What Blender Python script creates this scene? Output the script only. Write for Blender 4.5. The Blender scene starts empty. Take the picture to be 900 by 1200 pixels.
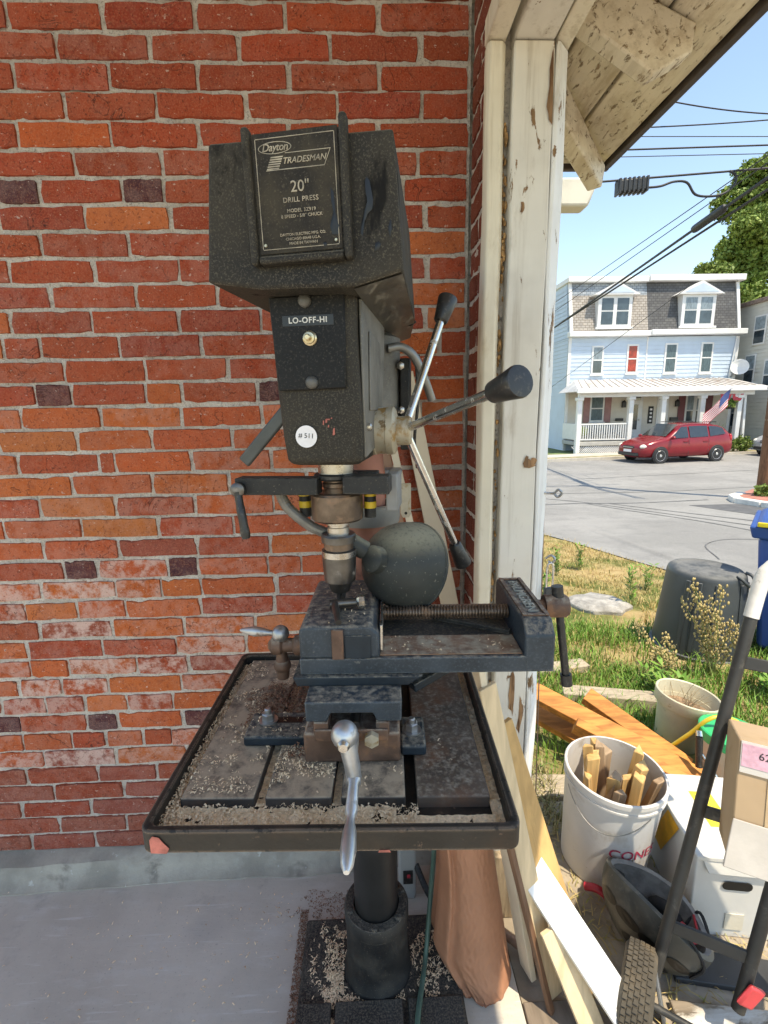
import bpy, bmesh, math, random
import numpy as np
from mathutils import Vector, Matrix, noise as mnoise
R = math.radians
random.seed(7)
S = bpy.context.scene
COL = S.collection

# ------------------------------------------------------------------ camera
F_PX, PITCH, YAW, ROLL, CAM_Z = 570.0, R(11.81), R(1.82), R(1.055), 1.5
def cam_dir(X2, U2, d):
    c, s = math.cos(ROLL), math.sin(ROLL)
    X = c*X2 + s*U2; U = -s*X2 + c*U2
    cp, sp = math.cos(PITCH), math.sin(PITCH)
    fr = cp*d + sp*U; z = -sp*d + cp*U
    cy, sy = math.cos(YAW), math.sin(YAW)
    return Vector((cy*X + sy*fr, -sy*X + cy*fr, z))
cam_data = bpy.data.cameras.new('camera'); cam = bpy.data.objects.new('camera', cam_data); COL.objects.link(cam)
r_, u_, f_ = cam_dir(1, 0, 0), cam_dir(0, 1, 0), cam_dir(0, 0, 1)
cam.matrix_world = Matrix(((r_.x, u_.x, -f_.x, 0), (r_.y, u_.y, -f_.y, 0), (r_.z, u_.z, -f_.z, CAM_Z), (0, 0, 0, 1)))
cam_data.sensor_fit = 'HORIZONTAL'; cam_data.sensor_width = 36; cam_data.lens = 36*F_PX/900
cam_data.clip_start = 0.02; cam_data.clip_end = 600
S.camera = cam

# ------------------------------------------------------------------ light
SUN = Vector((0.245, -0.36, 1.0)).normalized()
W = bpy.data.worlds.new('World'); S.world = W; W.use_nodes = True
wn = W.node_tree; bg = wn.nodes['Background']
sky = wn.nodes.new('ShaderNodeTexSky'); sky.sky_type = 'NISHITA'; sky.sun_disc = False
sky.sun_elevation = math.asin(SUN.z); sky.sun_rotation = math.atan2(SUN.x, SUN.y)
sky.air_density = 1.0; sky.dust_density = 0.3; sky.ozone_density = 2.5; sky.altitude = 100
wn.links.new(sky.outputs[0], bg.inputs[0]); bg.inputs[1].default_value = 0.135
sd = bpy.data.lights.new('sun', 'SUN'); sd.energy = 2.45; sd.angle = R(0.53); sd.color = (1, .965, .91)
sun = bpy.data.objects.new('sun', sd); COL.objects.link(sun)
sun.rotation_euler = SUN.to_track_quat('Z', 'Y').to_euler(); sun.location = (5, -8, 20)
V = S.view_settings
S.display_settings.display_device = 'sRGB'
V.view_transform = 'Standard'; V.look = 'None'; V.exposure = 1.38; V.gamma = 1; V.use_curve_mapping = False
V.use_white_balance = True; V.white_balance_temperature = 7950; V.white_balance_tint = 7
S.cycles.max_bounces = 8; S.cycles.diffuse_bounces = 4; S.cycles.glossy_bounces = 4; S.cycles.transmission_bounces = 4
S.cycles.use_denoising = True; S.cycles.use_adaptive_sampling = True; S.cycles.adaptive_threshold = .025
S.cycles.sample_clamp_indirect = 8

# ------------------------------------------------------------------ mesh helpers
def vec(p): return Vector(p)
class MB:
    """collects shapes in one mesh; an optional frame matrix maps local to world"""
    def __init__(s, frame=None): s.v = []; s.f = []; s.M = frame; s.uv = None
    def add(s, vs, fs):
        o = len(s.v)
        if s.M is not None: vs = [s.M @ Vector(p) for p in vs]
        s.v += [tuple(p) for p in vs]; s.f += [tuple(i+o for i in f) for f in fs]
        return s
    def box(s, x0, x1, y0, y1, z0, z1):
        return s.add([(x0,y0,z0),(x1,y0,z0),(x1,y1,z0),(x0,y1,z0),(x0,y0,z1),(x1,y0,z1),(x1,y1,z1),(x0,y1,z1)],
            [(0,3,2,1),(4,5,6,7),(0,1,5,4),(1,2,6,5),(2,3,7,6),(3,0,4,7)])
    def hexa(s, pts):   # 8 points ordered as box
        return s.add(pts, [(0,3,2,1),(4,5,6,7),(0,1,5,4),(1,2,6,5),(2,3,7,6),(3,0,4,7)])
    def bar(s, p0, p1, w, h, up=(0,0,1), w1=None, h1=None):
        p0, p1 = vec(p0), vec(p1); d = (p1-p0).normalized(); sd_ = d.cross(vec(up)).normalized(); u = sd_.cross(d)
        w1 = w if w1 is None else w1; h1 = h if h1 is None else h1
        q = []
        for p, a, b in ((p0, w, h), (p1, w1, h1)):
            q += [p - sd_*a/2 - u*b/2, p + sd_*a/2 - u*b/2, p + sd_*a/2 + u*b/2, p - sd_*a/2 + u*b/2]
        return s.add(q, [(0,1,2,3),(7,6,5,4),(0,4,5,1),(1,5,6,2),(2,6,7,3),(3,7,4,0)])
    def rings(s, rings, caps=True, closed=True):
        n = len(rings[0]); vs = [p for r in rings for p in r]; fs = []
        for i in range(len(rings)-1):
            for j in range(n if closed else n-1):
                k = (j+1) % n
                fs.append((i*n+j, i*n+k, (i+1)*n+k, (i+1)*n+j))
        if caps:
            fs.append(tuple(range(n-1, -1, -1))); fs.append(tuple((len(rings)-1)*n+j for j in range(n)))
        return s.add(vs, fs)
    def lathe(s, prof, p=(0,0,0), ax=(0,0,1), n=20, caps=True, sy=1.0):
        """prof: (radius, height along ax)"""
        p = vec(p); a = vec(ax).normalized()
        t = Vector((1,0,0)) if abs(a.x) < .9 else Vector((0,1,0))
        u = a.cross(t).normalized(); w = a.cross(u)
        return s.rings([[p + a*h + u*(r*math.cos(2*math.pi*j/n)) + w*(r*sy*math.sin(2*math.pi*j/n)) for j in range(n)] for r, h in prof], caps)
    def cyl(s, p0, p1, r0, r1=None, n=16):
        p0, p1 = vec(p0), vec(p1); L = (p1-p0).length
        return s.lathe([(r0, 0), (r0 if r1 is None else r1, L)], p0, p1-p0, n)
    def tube(s, pts, r, n=8, caps=True):
        pts = [vec(p) for p in pts]; rr = r if isinstance(r, (list, tuple)) else [r]*len(pts)
        rings = []; prev = None
        for i, p in enumerate(pts):
            d = (pts[min(i+1, len(pts)-1)] - pts[max(i-1, 0)]).normalized()
            if prev is None:
                t = Vector((0,0,1)) if abs(d.z) < .9 else Vector((1,0,0)); u = d.cross(t).normalized()
            else:
                u = (prev - d*prev.dot(d)).normalized()
            prev = u; w = d.cross(u)
            rings.append([p + u*(rr[i]*math.cos(2*math.pi*j/n)) + w*(rr[i]*math.sin(2*math.pi*j/n)) for j in range(n)])
        return s.rings(rings, caps)
    def prism(s, poly, o, ux, uy, depth):
        """poly in 2d on (ux,uy) through o, extruded by depth along ux x uy (both ways from 0..depth)"""
        o, ux, uy = vec(o), vec(ux), vec(uy); nrm = ux.cross(uy).normalized()
        A = [o + ux*a + uy*b for a, b in poly]; B = [p + nrm*depth for p in A]; n = len(poly)
        return s.add(A+B, [tuple(range(n-1, -1, -1)), tuple(range(n, 2*n))] + [(j, (j+1) % n, n+(j+1) % n, n+j) for j in range(n)])
    def sphere(s, c, r, n=16, m=10, sc=(1,1,1)):
        c = vec(c); prof = []
        rings = []
        for i in range(m+1):
            th = math.pi*i/m; rr = max(r*math.sin(th), 1e-4)
            rings.append([c + Vector((sc[0]*rr*math.cos(2*math.pi*j/n), sc[1]*rr*math.sin(2*math.pi*j/n), -sc[2]*r*math.cos(th))) for j in range(n)])
        return s.rings(rings)
    def grid(s, fn, nu, nv):
        vs = [fn(i/nu, j/nv) for i in range(nu+1) for j in range(nv+1)]
        return s.add(vs, [(i*(nv+1)+j, (i+1)*(nv+1)+j, (i+1)*(nv+1)+j+1, i*(nv+1)+j+1) for i in range(nu) for j in range(nv)])
    def mesh(s, name, base=(0,0,0)):
        me = bpy.data.meshes.new(name); b = Vector(base)
        me.from_pydata([(p[0]-b.x, p[1]-b.y, p[2]-b.z) for p in s.v], [], s.f)
        return me

def finish(me, smooth=35, fix=True):
    if fix:
        bm = bmesh.new(); bm.from_mesh(me); bmesh.ops.recalc_face_normals(bm, faces=bm.faces); bm.to_mesh(me); bm.free()
    if smooth:
        me.polygons.foreach_set('use_smooth', [True]*len(me.polygons)); me.set_sharp_from_angle(angle=R(smooth))
def props(o, label=None, cat=None, group=None, kind=None):
    for k, v in (('label', label), ('category', cat), ('group', group), ('kind', kind)):
        if v: o[k] = v
    return o
def thing(name, label, cat, base=(0,0,0), group=None):
    o = bpy.data.objects.new(name, None); COL.objects.link(o); o.location = base; o.empty_display_size = .05
    return props(o, label, cat, group)
def wbase(o):
    b = Vector((0,0,0))
    while o is not None: b = b + o.location; o = o.parent
    return b
def put(name, mb, mat, parent=None, bevel=0, smooth=35, seg=2, label=None, cat=None, group=None, kind=None, base=None, fix=True):
    b = wbase(parent) if parent is not None else Vector(base or (0,0,0))
    me = mb.mesh(name, b); finish(me, smooth, fix)
    o = bpy.data.objects.new(name, me); COL.objects.link(o)
    if parent is not None: o.parent = parent
    else: o.location = b
    me.materials.append(mat)
    if bevel:
        m = o.modifiers.new('edge', 'BEVEL'); m.width = bevel; m.segments = seg; m.limit_method = 'ANGLE'; m.angle_limit = R(35)
    return props(o, label, cat, group, kind)
def copy_tree(o, parent=None):
    c = o.copy(); COL.objects.link(c); c.parent = parent
    for ch in list(o.children): copy_tree(ch, c)
    return c
def text(name, body, size, M, mat, parent, extrude=.0004, align='CENTER', shear=0, spacing=1.0, sx=1.0, offset=0):
    cu = bpy.data.curves.new(name, 'FONT'); cu.body = body; cu.size = size; cu.extrude = extrude
    cu.align_x = align; cu.align_y = 'CENTER'; cu.shear = shear; cu.space_character = spacing; cu.resolution_u = 3; cu.offset = offset
    t = bpy.data.objects.new(name, cu); COL.objects.link(t)
    bpy.context.view_layer.update()
    me = bpy.data.meshes.new_from_object(t.evaluated_get(bpy.context.evaluated_depsgraph_get()))
    bpy.data.objects.remove(t); bpy.data.curves.remove(cu)
    b = wbase(parent)
    me.transform(Matrix.Translation(-b) @ M @ Matrix.Diagonal((sx, 1, 1, 1)))
    me.name = name; me.materials.clear(); me.materials.append(mat)
    o = bpy.data.objects.new(name, me); COL.objects.link(o); o.parent = parent
    return o
def frame(o, ux, uy):
    ux, uy = vec(ux).normalized(), vec(uy).normalized(); uz = ux.cross(uy).normalized(); uy = uz.cross(ux)
    return Matrix(((ux.x, uy.x, uz.x, o[0]), (ux.y, uy.y, uz.y, o[1]), (ux.z, uy.z, uz.z, o[2]), (0,0,0,1)))
def smooth_path(pts, n=6):
    """Catmull-Rom through the points"""
    P = [vec(p) for p in pts]; P = [P[0]*2-P[1]] + P + [P[-1]*2-P[-2]]; out = []
    for i in range(1, len(P)-2):
        for k in range(n):
            t = k/n; a, b, c, d = P[i-1], P[i], P[i+1], P[i+2]
            out.append(.5*((2*b) + (c-a)*t + (2*a-5*b+4*c-d)*t*t + (3*b-a-3*c+d)*t**3))
    out.append(P[-2]); return out

# ------------------------------------------------------------------ materials
def lin(h):
    """sRGB 0-255 triple -> linear"""
    return tuple(((c/255)/12.92 if c/255 <= .04045 else ((c/255+.055)/1.055)**2.4) for c in h)
class NT:
    def __init__(s, name):
        s.m = bpy.data.materials.new(name); s.m.use_nodes = True; s.t = s.m.node_tree; s.b = s.t.nodes['Principled BSDF']
        s.co = s.t.nodes.new('ShaderNodeTexCoord').outputs['Object']
    def n(s, ty, **kw):
        nd = s.t.nodes.new(ty)
        for k, v in kw.items():
            if k in nd.inputs: s.set(nd.inputs[k], v)
            else: setattr(nd, k, v)
        return nd
    def set(s, sock, v):
        if hasattr(v, 'is_output') or isinstance(v, bpy.types.NodeSocket): s.t.links.new(v, sock)
        else:
            if sock.type == 'RGBA' and len(v) == 3: v = (*v, 1)
            sock.default_value = v
    def math(s, op, a, b=None, clamp=False):
        nd = s.t.nodes.new('ShaderNodeMath'); nd.operation = op; nd.use_clamp = clamp; s.set(nd.inputs[0], a)
        if b is not None: s.set(nd.inputs[1], b)
        return nd.outputs[0]
    def mix(s, fac, a, b, blend='MIX'):
        nd = s.t.nodes.new('ShaderNodeMix'); nd.data_type = 'RGBA'; nd.blend_type = blend
        s.set(nd.inputs[0], fac); s.set(nd.inputs[6], a); s.set(nd.inputs[7], b); return nd.outputs[2]
    def coords(s, stretch=(1,1,1), rnd=False):
        c = s.co
        if stretch != (1,1,1) or rnd:
            mp = s.t.nodes.new('ShaderNodeMapping'); s.set(mp.inputs['Vector'], c); mp.inputs['Scale'].default_value = stretch
            if rnd:
                oi = s.t.nodes.new('ShaderNodeObjectInfo'); v = s.t.nodes.new('ShaderNodeCombineXYZ')
                x = s.math('MULTIPLY', oi.outputs['Random'], 37.); s.set(v.inputs[0], x); s.set(v.inputs[1], x); s.set(v.inputs[2], x)
                s.set(mp.inputs['Location'], v.outputs[0])
            c = mp.outputs[0]
        return c
    def noise(s, scale=5, detail=4, rough=.55, stretch=(1,1,1), rnd=False, dist=0):
        nd = s.t.nodes.new('ShaderNodeTexNoise'); s.set(nd.inputs['Vector'], s.coords(stretch, rnd))
        nd.inputs['Scale'].default_value = scale; nd.inputs['Detail'].default_value = detail; nd.inputs['Roughness'].default_value = rough
        nd.inputs['Distortion'].default_value = dist
        return nd.outputs['Fac']
    def ramp(s, fac, lo, hi):
        nd = s.t.nodes.new('ShaderNodeMapRange'); nd.interpolation_type = 'SMOOTHSTEP'; s.set(nd.inputs['Value'], fac)
        nd.inputs['From Min'].default_value = lo; nd.inputs['From Max'].default_value = hi; return nd.outputs[0]
    def bump(s, h, strength=.3, dist=.002, prev=None):
        nd = s.t.nodes.new('ShaderNodeBump'); s.set(nd.inputs['Height'], h); nd.inputs['Strength'].default_value = strength
        nd.inputs['Distance'].default_value = dist
        if prev is not None: s.set(nd.inputs['Normal'], prev)
        return nd.outputs[0]
    def upfac(s, lo=.35, hi=.9):
        g = s.t.nodes.new('ShaderNodeNewGeometry'); sp = s.t.nodes.new('ShaderNodeSeparateXYZ'); s.set(sp.inputs[0], g.outputs['Normal'])
        return s.ramp(sp.outputs[2], lo, hi)
    def out(s, col, rough, metal=0., normal=None, spec=.5):
        s.set(s.b.inputs['Base Color'], col); s.set(s.b.inputs['Roughness'], rough); s.set(s.b.inputs['Metallic'], metal)
        s.b.inputs['Specular IOR Level'].default_value = spec
        if normal is not None: s.set(s.b.inputs['Normal'], normal)
        return s.m
MATS = {}
def pm(name, col, rough=.6, metal=0., var=.25, vs=7, layers=(), dust=None, bump=.25, bs=60, bd=.002, stretch=(1,1,1), rnd=False, spec=.5, rvar=.2, edge=None):
    """base colour with patches; layers = (colour, lo, hi, scale, stretch); dust = (colour, amount, scale) settles on upward faces"""
    if name in MATS: return MATS[name]
    N = NT(name)
    n1 = N.noise(vs, 5, .6, stretch, rnd)
    c = N.mix(N.ramp(n1, .3, .7), tuple(x*(1-var) for x in col), tuple(min(1, x*(1+var)) for x in col))
    rg = N.math('ADD', N.math('MULTIPLY', N.math('SUBTRACT', n1, .5), rvar), rough, True)
    mt = metal
    for L in layers:
        f = N.ramp(N.noise(L[3], 6, .62, L[4] if len(L) > 4 else stretch, rnd, .3), L[1], L[2])
        c = N.mix(f, c, L[0]); rg = N.math('ADD', rg, N.math('MULTIPLY', f, .25), True)
        if metal: mt = N.math('MULTIPLY', mt, N.math('SUBTRACT', 1., f))
    if dust:
        f = N.math('MULTIPLY', N.upfac(), N.ramp(N.noise(dust[2], 6, .7), .54-dust[1]*.5, .88-dust[1]*.5))
        c = N.mix(f, c, dust[0]); rg = N.math('ADD', rg, N.math('MULTIPLY', f, .5), True)
        if metal: mt = N.math('MULTIPLY', mt, N.math('SUBTRACT', 1., f))
    if edge:      # (colour, radius, amount): paint rubbed through along the arrises
        bv = N.t.nodes.new('ShaderNodeBevel'); bv.samples = 4; bv.inputs['Radius'].default_value = edge[1]
        gm = N.t.nodes.new('ShaderNodeNewGeometry'); dt = N.t.nodes.new('ShaderNodeVectorMath'); dt.operation = 'DOT_PRODUCT'
        N.set(dt.inputs[0], bv.outputs[0]); N.set(dt.inputs[1], gm.outputs['Normal'])
        f = N.math('MULTIPLY', N.ramp(dt.outputs['Value'], .985, .86), N.ramp(N.noise(70, 5, .7), .52-edge[2]*.2, .60-edge[2]*.2))
        c = N.mix(f, c, edge[0])
    nm = N.bump(N.noise(bs, 4, .6, stretch, rnd), bump, bd) if bump else None
    MATS[name] = N.out(c, rg, mt, nm, spec); return MATS[name]
# ================================================================== ground heights
GP = [(-99, -.03), (1.6, -.03), (5, -.35), (14, -.9), (999, -.9)]
def gz(x, y):
    for (a, b), (c, d) in zip(GP, GP[1:]):
        if a <= y <= c: return b + (d-b)*(y-a)/(c-a)

# ------------------------------------------------------------------ materials of the setting
def brick_material():
    N = NT('fired brick')
    oi = N.t.nodes.new('ShaderNodeObjectInfo'); N.co = N.t.nodes.new('ShaderNodeNewGeometry').outputs['Position']
    a, b, c = N.noise(14, 5, .6, rnd=True), N.noise(70, 4, .65, rnd=True), N.noise(240, 3, .6, rnd=True)
    col = N.mix(N.ramp(a, .3, .72), oi.outputs['Color'], N.mix(.25, oi.outputs['Color'], (.16, .035, .02)))
    col = N.mix(N.math('MULTIPLY', N.ramp(b, .54, .70), .45), col, (.12, .03, .02))
    col = N.mix(N.math('MULTIPLY', N.ramp(c, .45, .68), .20), col, (.58, .28, .16))
    e = N.math('MULTIPLY', N.ramp(N.noise(26, 6, .7, rnd=True), .38, .6), oi.outputs['Alpha'])
    col = N.mix(e, col, (.58, .40, .34))
    sp = N.math('MULTIPLY', N.ramp(N.noise(75, 6, .65, (1, 1, 1.6), True), .635, .67), .65)
    col = N.mix(sp, col, (.55, .46, .4))
    cr = N.math('ABSOLUTE', N.math('SUBTRACT', N.noise(9, 4, .55, (1, 1, 1), False, 1.2), .5))
    crf = N.math('MULTIPLY', N.ramp(cr, .008, .0), N.ramp(N.noise(5, 2, .5), .52, .6))
    col = N.mix(N.math('MULTIPLY', crf, .75), col, (.05, .02, .015))
    pit = N.ramp(N.noise(170, 4, .6), .595, .68); col = N.mix(N.math('MULTIPLY', pit, .6), col, (.08, .025, .018))
    wide = N.ramp(N.noise(1.6, 4, .6), .40, .66); col = N.mix(N.math('MULTIPLY', wide, .16), col, (.22, .06, .04))
    h = N.math('SUBTRACT', N.math('ADD', N.math('MULTIPLY', b, .8), N.math('MULTIPLY', c, .25)), N.math('ADD', pit, crf))
    return N.out(col, N.math('ADD', .8, N.math('MULTIPLY', a, .15)), 0., N.bump(h, .55, .0032), .25)
M_BRICK = brick_material()
def mortar_material():
    N = NT('lime mortar')
    a, c, d = N.noise(7, 6, .7), N.noise(130, 5, .7), N.noise(36, 6, .75)
    col = N.mix(N.ramp(a, .3, .7), (.50, .45, .39), (.68, .62, .55))
    col = N.mix(N.math('MULTIPLY', N.ramp(d, .50, .68), .45), col, (.34, .28, .23))
    col = N.mix(N.math('MULTIPLY', N.ramp(c, .52, .66), .6), col, (.17, .14, .12))
    col = N.mix(N.math('MULTIPLY', N.ramp(N.noise(60, 4, .6), .62, .7), .5), col, (.68, .64, .58))
    return N.out(col, .95, 0., N.bump(c, 1., .006, N.bump(d, .8, .008)), .15)
M_MORTAR = mortar_material()
M_FLOOR = None
def floor_material():
    N = NT('trowelled concrete')
    a, b, c = N.noise(2.2, 5, .6), N.noise(7, 6, .65, (1, 3, 1)), N.noise(120, 4, .6)
    col = N.mix(N.ramp(a, .32, .68), (.46, .415, .35), (.58, .525, .445))
    col = N.mix(N.math('MULTIPLY', N.ramp(b, .5, .72), .4), col, (.62, .595, .55))
    col = N.mix(N.math('MULTIPLY', N.ramp(N.noise(3.1, 4, .5), .58, .72), .35), col, (.33, .32, .30))
    col = N.mix(N.math('MULTIPLY', N.ramp(N.noise(60, 3, .5), .68, .72), .5), col, (.58, .55, .49))
    col = N.mix(N.math('MULTIPLY', N.ramp(N.noise(38, 5, .6, (.5, 3, 1)), .66, .72), .3), col, (.42, .42, .4))
    gr = N.ramp(N.noise(150, 4, .65), .60, .70); col = N.mix(N.math('MULTIPLY', gr, .5), col, (.20, .19, .175)); st = N.ramp(N.noise(5, 6, .7), .56, .70); col = N.mix(N.math('MULTIPLY', st, .38), col, (.24, .225, .205))
    sc = N.ramp(N.noise(14, 5, .6, (.35, 6, 1)), .60, .66); col = N.mix(N.math('MULTIPLY', sc, .35), col, (.70, .69, .66))
    return N.out(col, N.math('ADD', .42, N.math('MULTIPLY', b, .3)), 0., N.bump(c, .12, .001, N.bump(b, .2, .004)), .4)
M_FLOOR = floor_material()
def peeling(name, paint, wood=(.30, .17, .08), lo=.60, hi=.63, scale=9, stretch=(1, 1, .25), dirt=(.35, .27, .18), rough=.62, dirt_lo=.55):
    N = NT(name)
    n0 = N.noise(scale, 8, .68, stretch, False, .4); g = N.noise(55, 5, .6, tuple(x*(.12 if x < .5 else 1) for x in stretch))
    col = N.mix(N.ramp(N.noise(3, 5, .6), .3, .7), tuple(x*.86 for x in paint), paint)
    col = N.mix(N.math('MULTIPLY', N.ramp(N.noise(16, 7, .7, stretch), dirt_lo, dirt_lo+.2), .55), col, dirt)
    col = N.mix(N.math('MULTIPLY', N.ramp(N.noise(22, 6, .7, tuple(x*(.15 if x < 1 else 1) for x in stretch)), .50, .66), .38), col, tuple(x*.75 for x in dirt))
    col = N.mix(N.math('MULTIPLY', N.ramp(N.noise(2.2, 5, .65), .50, .72), .35), col, tuple(.5*a_+.25*b_ for a_, b_ in zip(dirt, paint)))
    f = N.ramp(n0, lo, hi)
    col = N.mix(f, col, N.mix(N.ramp(g, .3, .7), wood, tuple(x*.45 for x in wood)))
    h = N.math('ADD', N.math('MULTIPLY', f, -1.), N.math('MULTIPLY', g, .35))
    return N.out(col, rough, 0., N.bump(h, .5, .003), .35)
M_POST = peeling('flaking cream paint', (.74, .70, .62), lo=.63, hi=.65, dirt_lo=.57, scale=30)
M_POSTW = peeling('flaking white paint', (.84, .84, .82), lo=.60, hi=.63, dirt_lo=.55, scale=30)
M_SOFFIT = peeling('old cream eave paint', (.76, .68, .54), (.36, .26, .16), .56, .63, 60, (1, .35, 1), (.42, .32, .2), dirt_lo=.47)
M_TRIM = peeling('cream trim paint', (.76, .69, .55), (.36, .2, .09), .67, .70, 14, (1, 1, .3), (.36, .26, .13), dirt_lo=.52)
M_CONC = pm('weathered concrete', (.30, .245, .18), .9, var=.3, vs=5, layers=[((.24, .19, .14), .5, .7, 3.)], bump=.5, bs=50, bd=.004)
M_DARKWOOD = pm('dark weathered wood', (.13, .095, .065), .85, var=.4, vs=5, stretch=(8, 1, 1), bump=.5, bs=30, bd=.003)

# ------------------------------------------------------------------ ground outside
def ground_material():
    N = NT('yard soil and turf')
    a, b, c = N.noise(1.1, 5, .6), N.noise(9, 5, .65), N.noise(90, 4, .6)
    dry = N.mix(N.ramp(b, .3, .7), (.32, .22, .10), (.42, .32, .16))
    grn = N.mix(N.ramp(b, .3, .7), (.06, .09, .02), (.14, .17, .045))
    col = N.mix(N.ramp(a, .42, .62), dry, grn)
    sp = N.t.nodes.new('ShaderNodeSeparateXYZ'); N.set(sp.inputs[0], N.co)
    near = N.ramp(sp.outputs[1], 1.75, 1.5)
    dirt = N.mix(N.ramp(b, .3, .7), (.27, .21, .15), (.40, .33, .25))
    col = N.mix(near, col, dirt)
    return N.out(col, .95, 0., N.bump(N.math('ADD', b, N.math('MULTIPLY', c, .6)), .8, .012), .15)
ys = list(np.linspace(-6, 14, 60)) + [18, 24, 30, 45, 70, 120, 260]
xs = [-260, -80, -30, -12, -5, -2] + list(np.linspace(-1, 12, 40)) + [16, 24, 40, 80, 260]
g = MB()
g.add([(x, y, gz(x, y) + (.006*mnoise.noise((x*3, y*3, 0)) if -2 < x < 12 and 1.55 < y < 8 else 0)) for x in xs for y in ys],
      [(i*len(ys)+j, (i+1)*len(ys)+j, (i+1)*len(ys)+j+1, i*len(ys)+j+1) for i in range(len(xs)-1) for j in range(len(ys)-1)])
put('ground', g, ground_material(), kind='structure', smooth=60, fix=False)

# ------------------------------------------------------------------ garage floor and the mortar fillet at the wall foot
f = MB(); f.box(-4.5, .36, -4.5, 1.42, -.2, 0); put('floor', f, M_FLOOR, kind='structure', smooth=0)
f = MB(); f.box(.364, .50, -4.5, 1.19, -.2, -.006)
put('threshold', f, M_CONC, kind='structure', smooth=0)
f = MB(); f.box(.504, 1.75, -1.5, 1.62, -.2, -.022)
put('path', f, pm('gritty apron concrete', (.36, .30, .23), .95, var=.3, vs=4, layers=[((.20, .16, .11), .48, .7, 2.6), ((.48, .42, .33), .6, .7, 9)], bump=.7, bs=45, bd=.005), kind='structure', smooth=0)
prof = [(1.43, .068), (1.412, .066), (1.400, .056), (1.388, .030), (1.372, .010), (1.352, .003), (1.352, -.02), (1.43, -.02)]
f = MB(); nx = 90; rings = []
for i in range(nx+1):
    x = -3 + 3.28*i/nx
    e = .012*mnoise.noise((x*2.3, 0, 0)) + .006*mnoise.noise((x*9, 3, 0))
    sk = .035*(0.28-x)/1.6
    rings.append([(x, y + (e if 0 < j < 6 else 0) - (sk if 2 <= j < 7 else 0), z + (e*.4 if 0 < j < 5 else 0)) for j, (y, z) in enumerate(prof)])
f.rings(rings)
put('wall_base_fillet', f, pm('grey cement render', (.35, .315, .26), .85, var=.25, vs=6, layers=[((.42, .39, .33), .50, .68, 8), ((.17, .15, .125), .56, .72, 6), ((.5, .48, .43), .64, .70, 30)], bump=.5, bs=70, bd=.003), kind='structure', smooth=50)

# ================================================================== brick wall
WY, CS, Z0 = 1.4207, .0635, 2.414
JX = {0:[-0.841,-0.615,-0.392],1:[-0.736,-0.51],2:[-0.844,-0.615,-0.398],3:[-0.732,-0.505],4:[-0.857,-0.627,-0.406],5:[-0.728,-0.505],6:[-0.928,-0.825,-0.612,-0.509],7:[-0.72,-0.499],8:[-0.839,-0.614],9:[-0.933,-0.711,-0.487],10:[-0.834,-0.612],11:[-0.95,-0.736,-0.505],12:[-0.979,-0.884,-0.669,-0.449],13:[-0.827,-0.607],14:[-0.913,-0.816,-0.612,-0.515],15:[-0.965,-0.745,-0.522],16:[-0.82,-0.61],17:[-0.996,-0.769,-0.723,-0.506],18:[-0.853,-0.624],19:[-0.952,-0.735,-0.508],20:[-1.067,-0.844,-0.621],21:[-0.965,-0.744,-0.515],22:[-0.912,-0.815,-0.608,-0.519],23:[-0.992,-0.77,-0.632,-0.512],24:[-1.046,-0.893,-0.75,-0.521],25:[-1.015,-0.794,-0.576],26:[-1.061,-0.834,-0.609],27:[-1.061,-0.947,-0.737,-0.578],28:[-1.108,-0.977,-0.832,-0.606],29:[-1.172,-1.034,-0.915,-0.782,-0.639],30:[-1.124,-0.916,-0.819,-0.613],31:[-1.127,-0.973,-0.865,-0.746,-0.658],32:[-1.072,-0.843],33:[-1.134,-0.907,-0.719],34:[-1.059,-0.832],35:[-1.175,-0.949],36:[-1.06,-.84],37:[-1.16,-.95]}
HEAD = (6, 14, 22, 30)
def brick_mesh(seed):
    """unit brick: x,z in -.5...5, front towards -y at y=0; worn arrises"""
    rnd = random.Random(seed); out = []
    per = [(-.5, -.5), (-.33, -.5), (-.17, -.5), (.0, -.5), (.16, -.5), (.34, -.5), (.5, -.5), (.5, .03), (.5, .5), (.32, .5), (.15, .5), (-.02, .5), (-.18, .5), (-.34, .5), (-.5, .5), (-.5, -.04)]
    def ring(shr, jx, jz, y):
        q = []
        for x, z in per:
            corner = abs(x) == .5 and abs(z) == .5
            big = rnd.random() < .06
            x2 = x*(1 - shr*.28) + rnd.uniform(-jx, jx)*.6 - (math.copysign(.03, x)*rnd.random() if corner and rnd.random() < .4 else 0)
            z2 = z*(1 - shr) + rnd.uniform(-jz, jz)*.6 - (math.copysign(.13, z)*rnd.random() if (corner and rnd.random() < .3) or big else 0)
            q.append((x2, y, z2))
        return q
    n_ = len(per)
    m = MB(); m.rings([ring(-.01, .004, .03, .010), ring(.045, .009, .055, 0)], caps=False)
    m.f.append(tuple(range(n_, 2*n_)))
    me = m.mesh('brick'); finish(me, 0); me.materials.append(M_BRICK); return me
BR = [brick_mesh(i) for i in range(14)]
wall = thing('brick_wall', 'red and orange brick wall with grey mortar joints behind the drill press', 'wall', (-.5, WY, 0))
def course_joints(k, xl, xr):
    j = list(JX.get(k, [-.84 + (.11 if k % 2 else 0)])); rnd = random.Random(k*13+1)
    short = k in HEAD and len(j) > 1 and (j[-1]-j[-2]) < .15
    while j[-1] < xr - .05:
        if k in HEAD: short = not short; j.append(j[-1] + (.10 if short else .21))
        else: j.append(j[-1] + .2225 + rnd.uniform(-.008, .008))
    if k not in HEAD and j[-1] - xr > .0 and xr - j[-2] < .07: j.pop(-2)
    j[-1] = xr
    while j[0] > xl:
        if k in HEAD: j.insert(0, j[0] - (.21 if (j[1]-j[0]) < .15 else .10))
        else: j.insert(0, j[0] - .2225 + rnd.uniform(-.008, .008))
    return j
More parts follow.
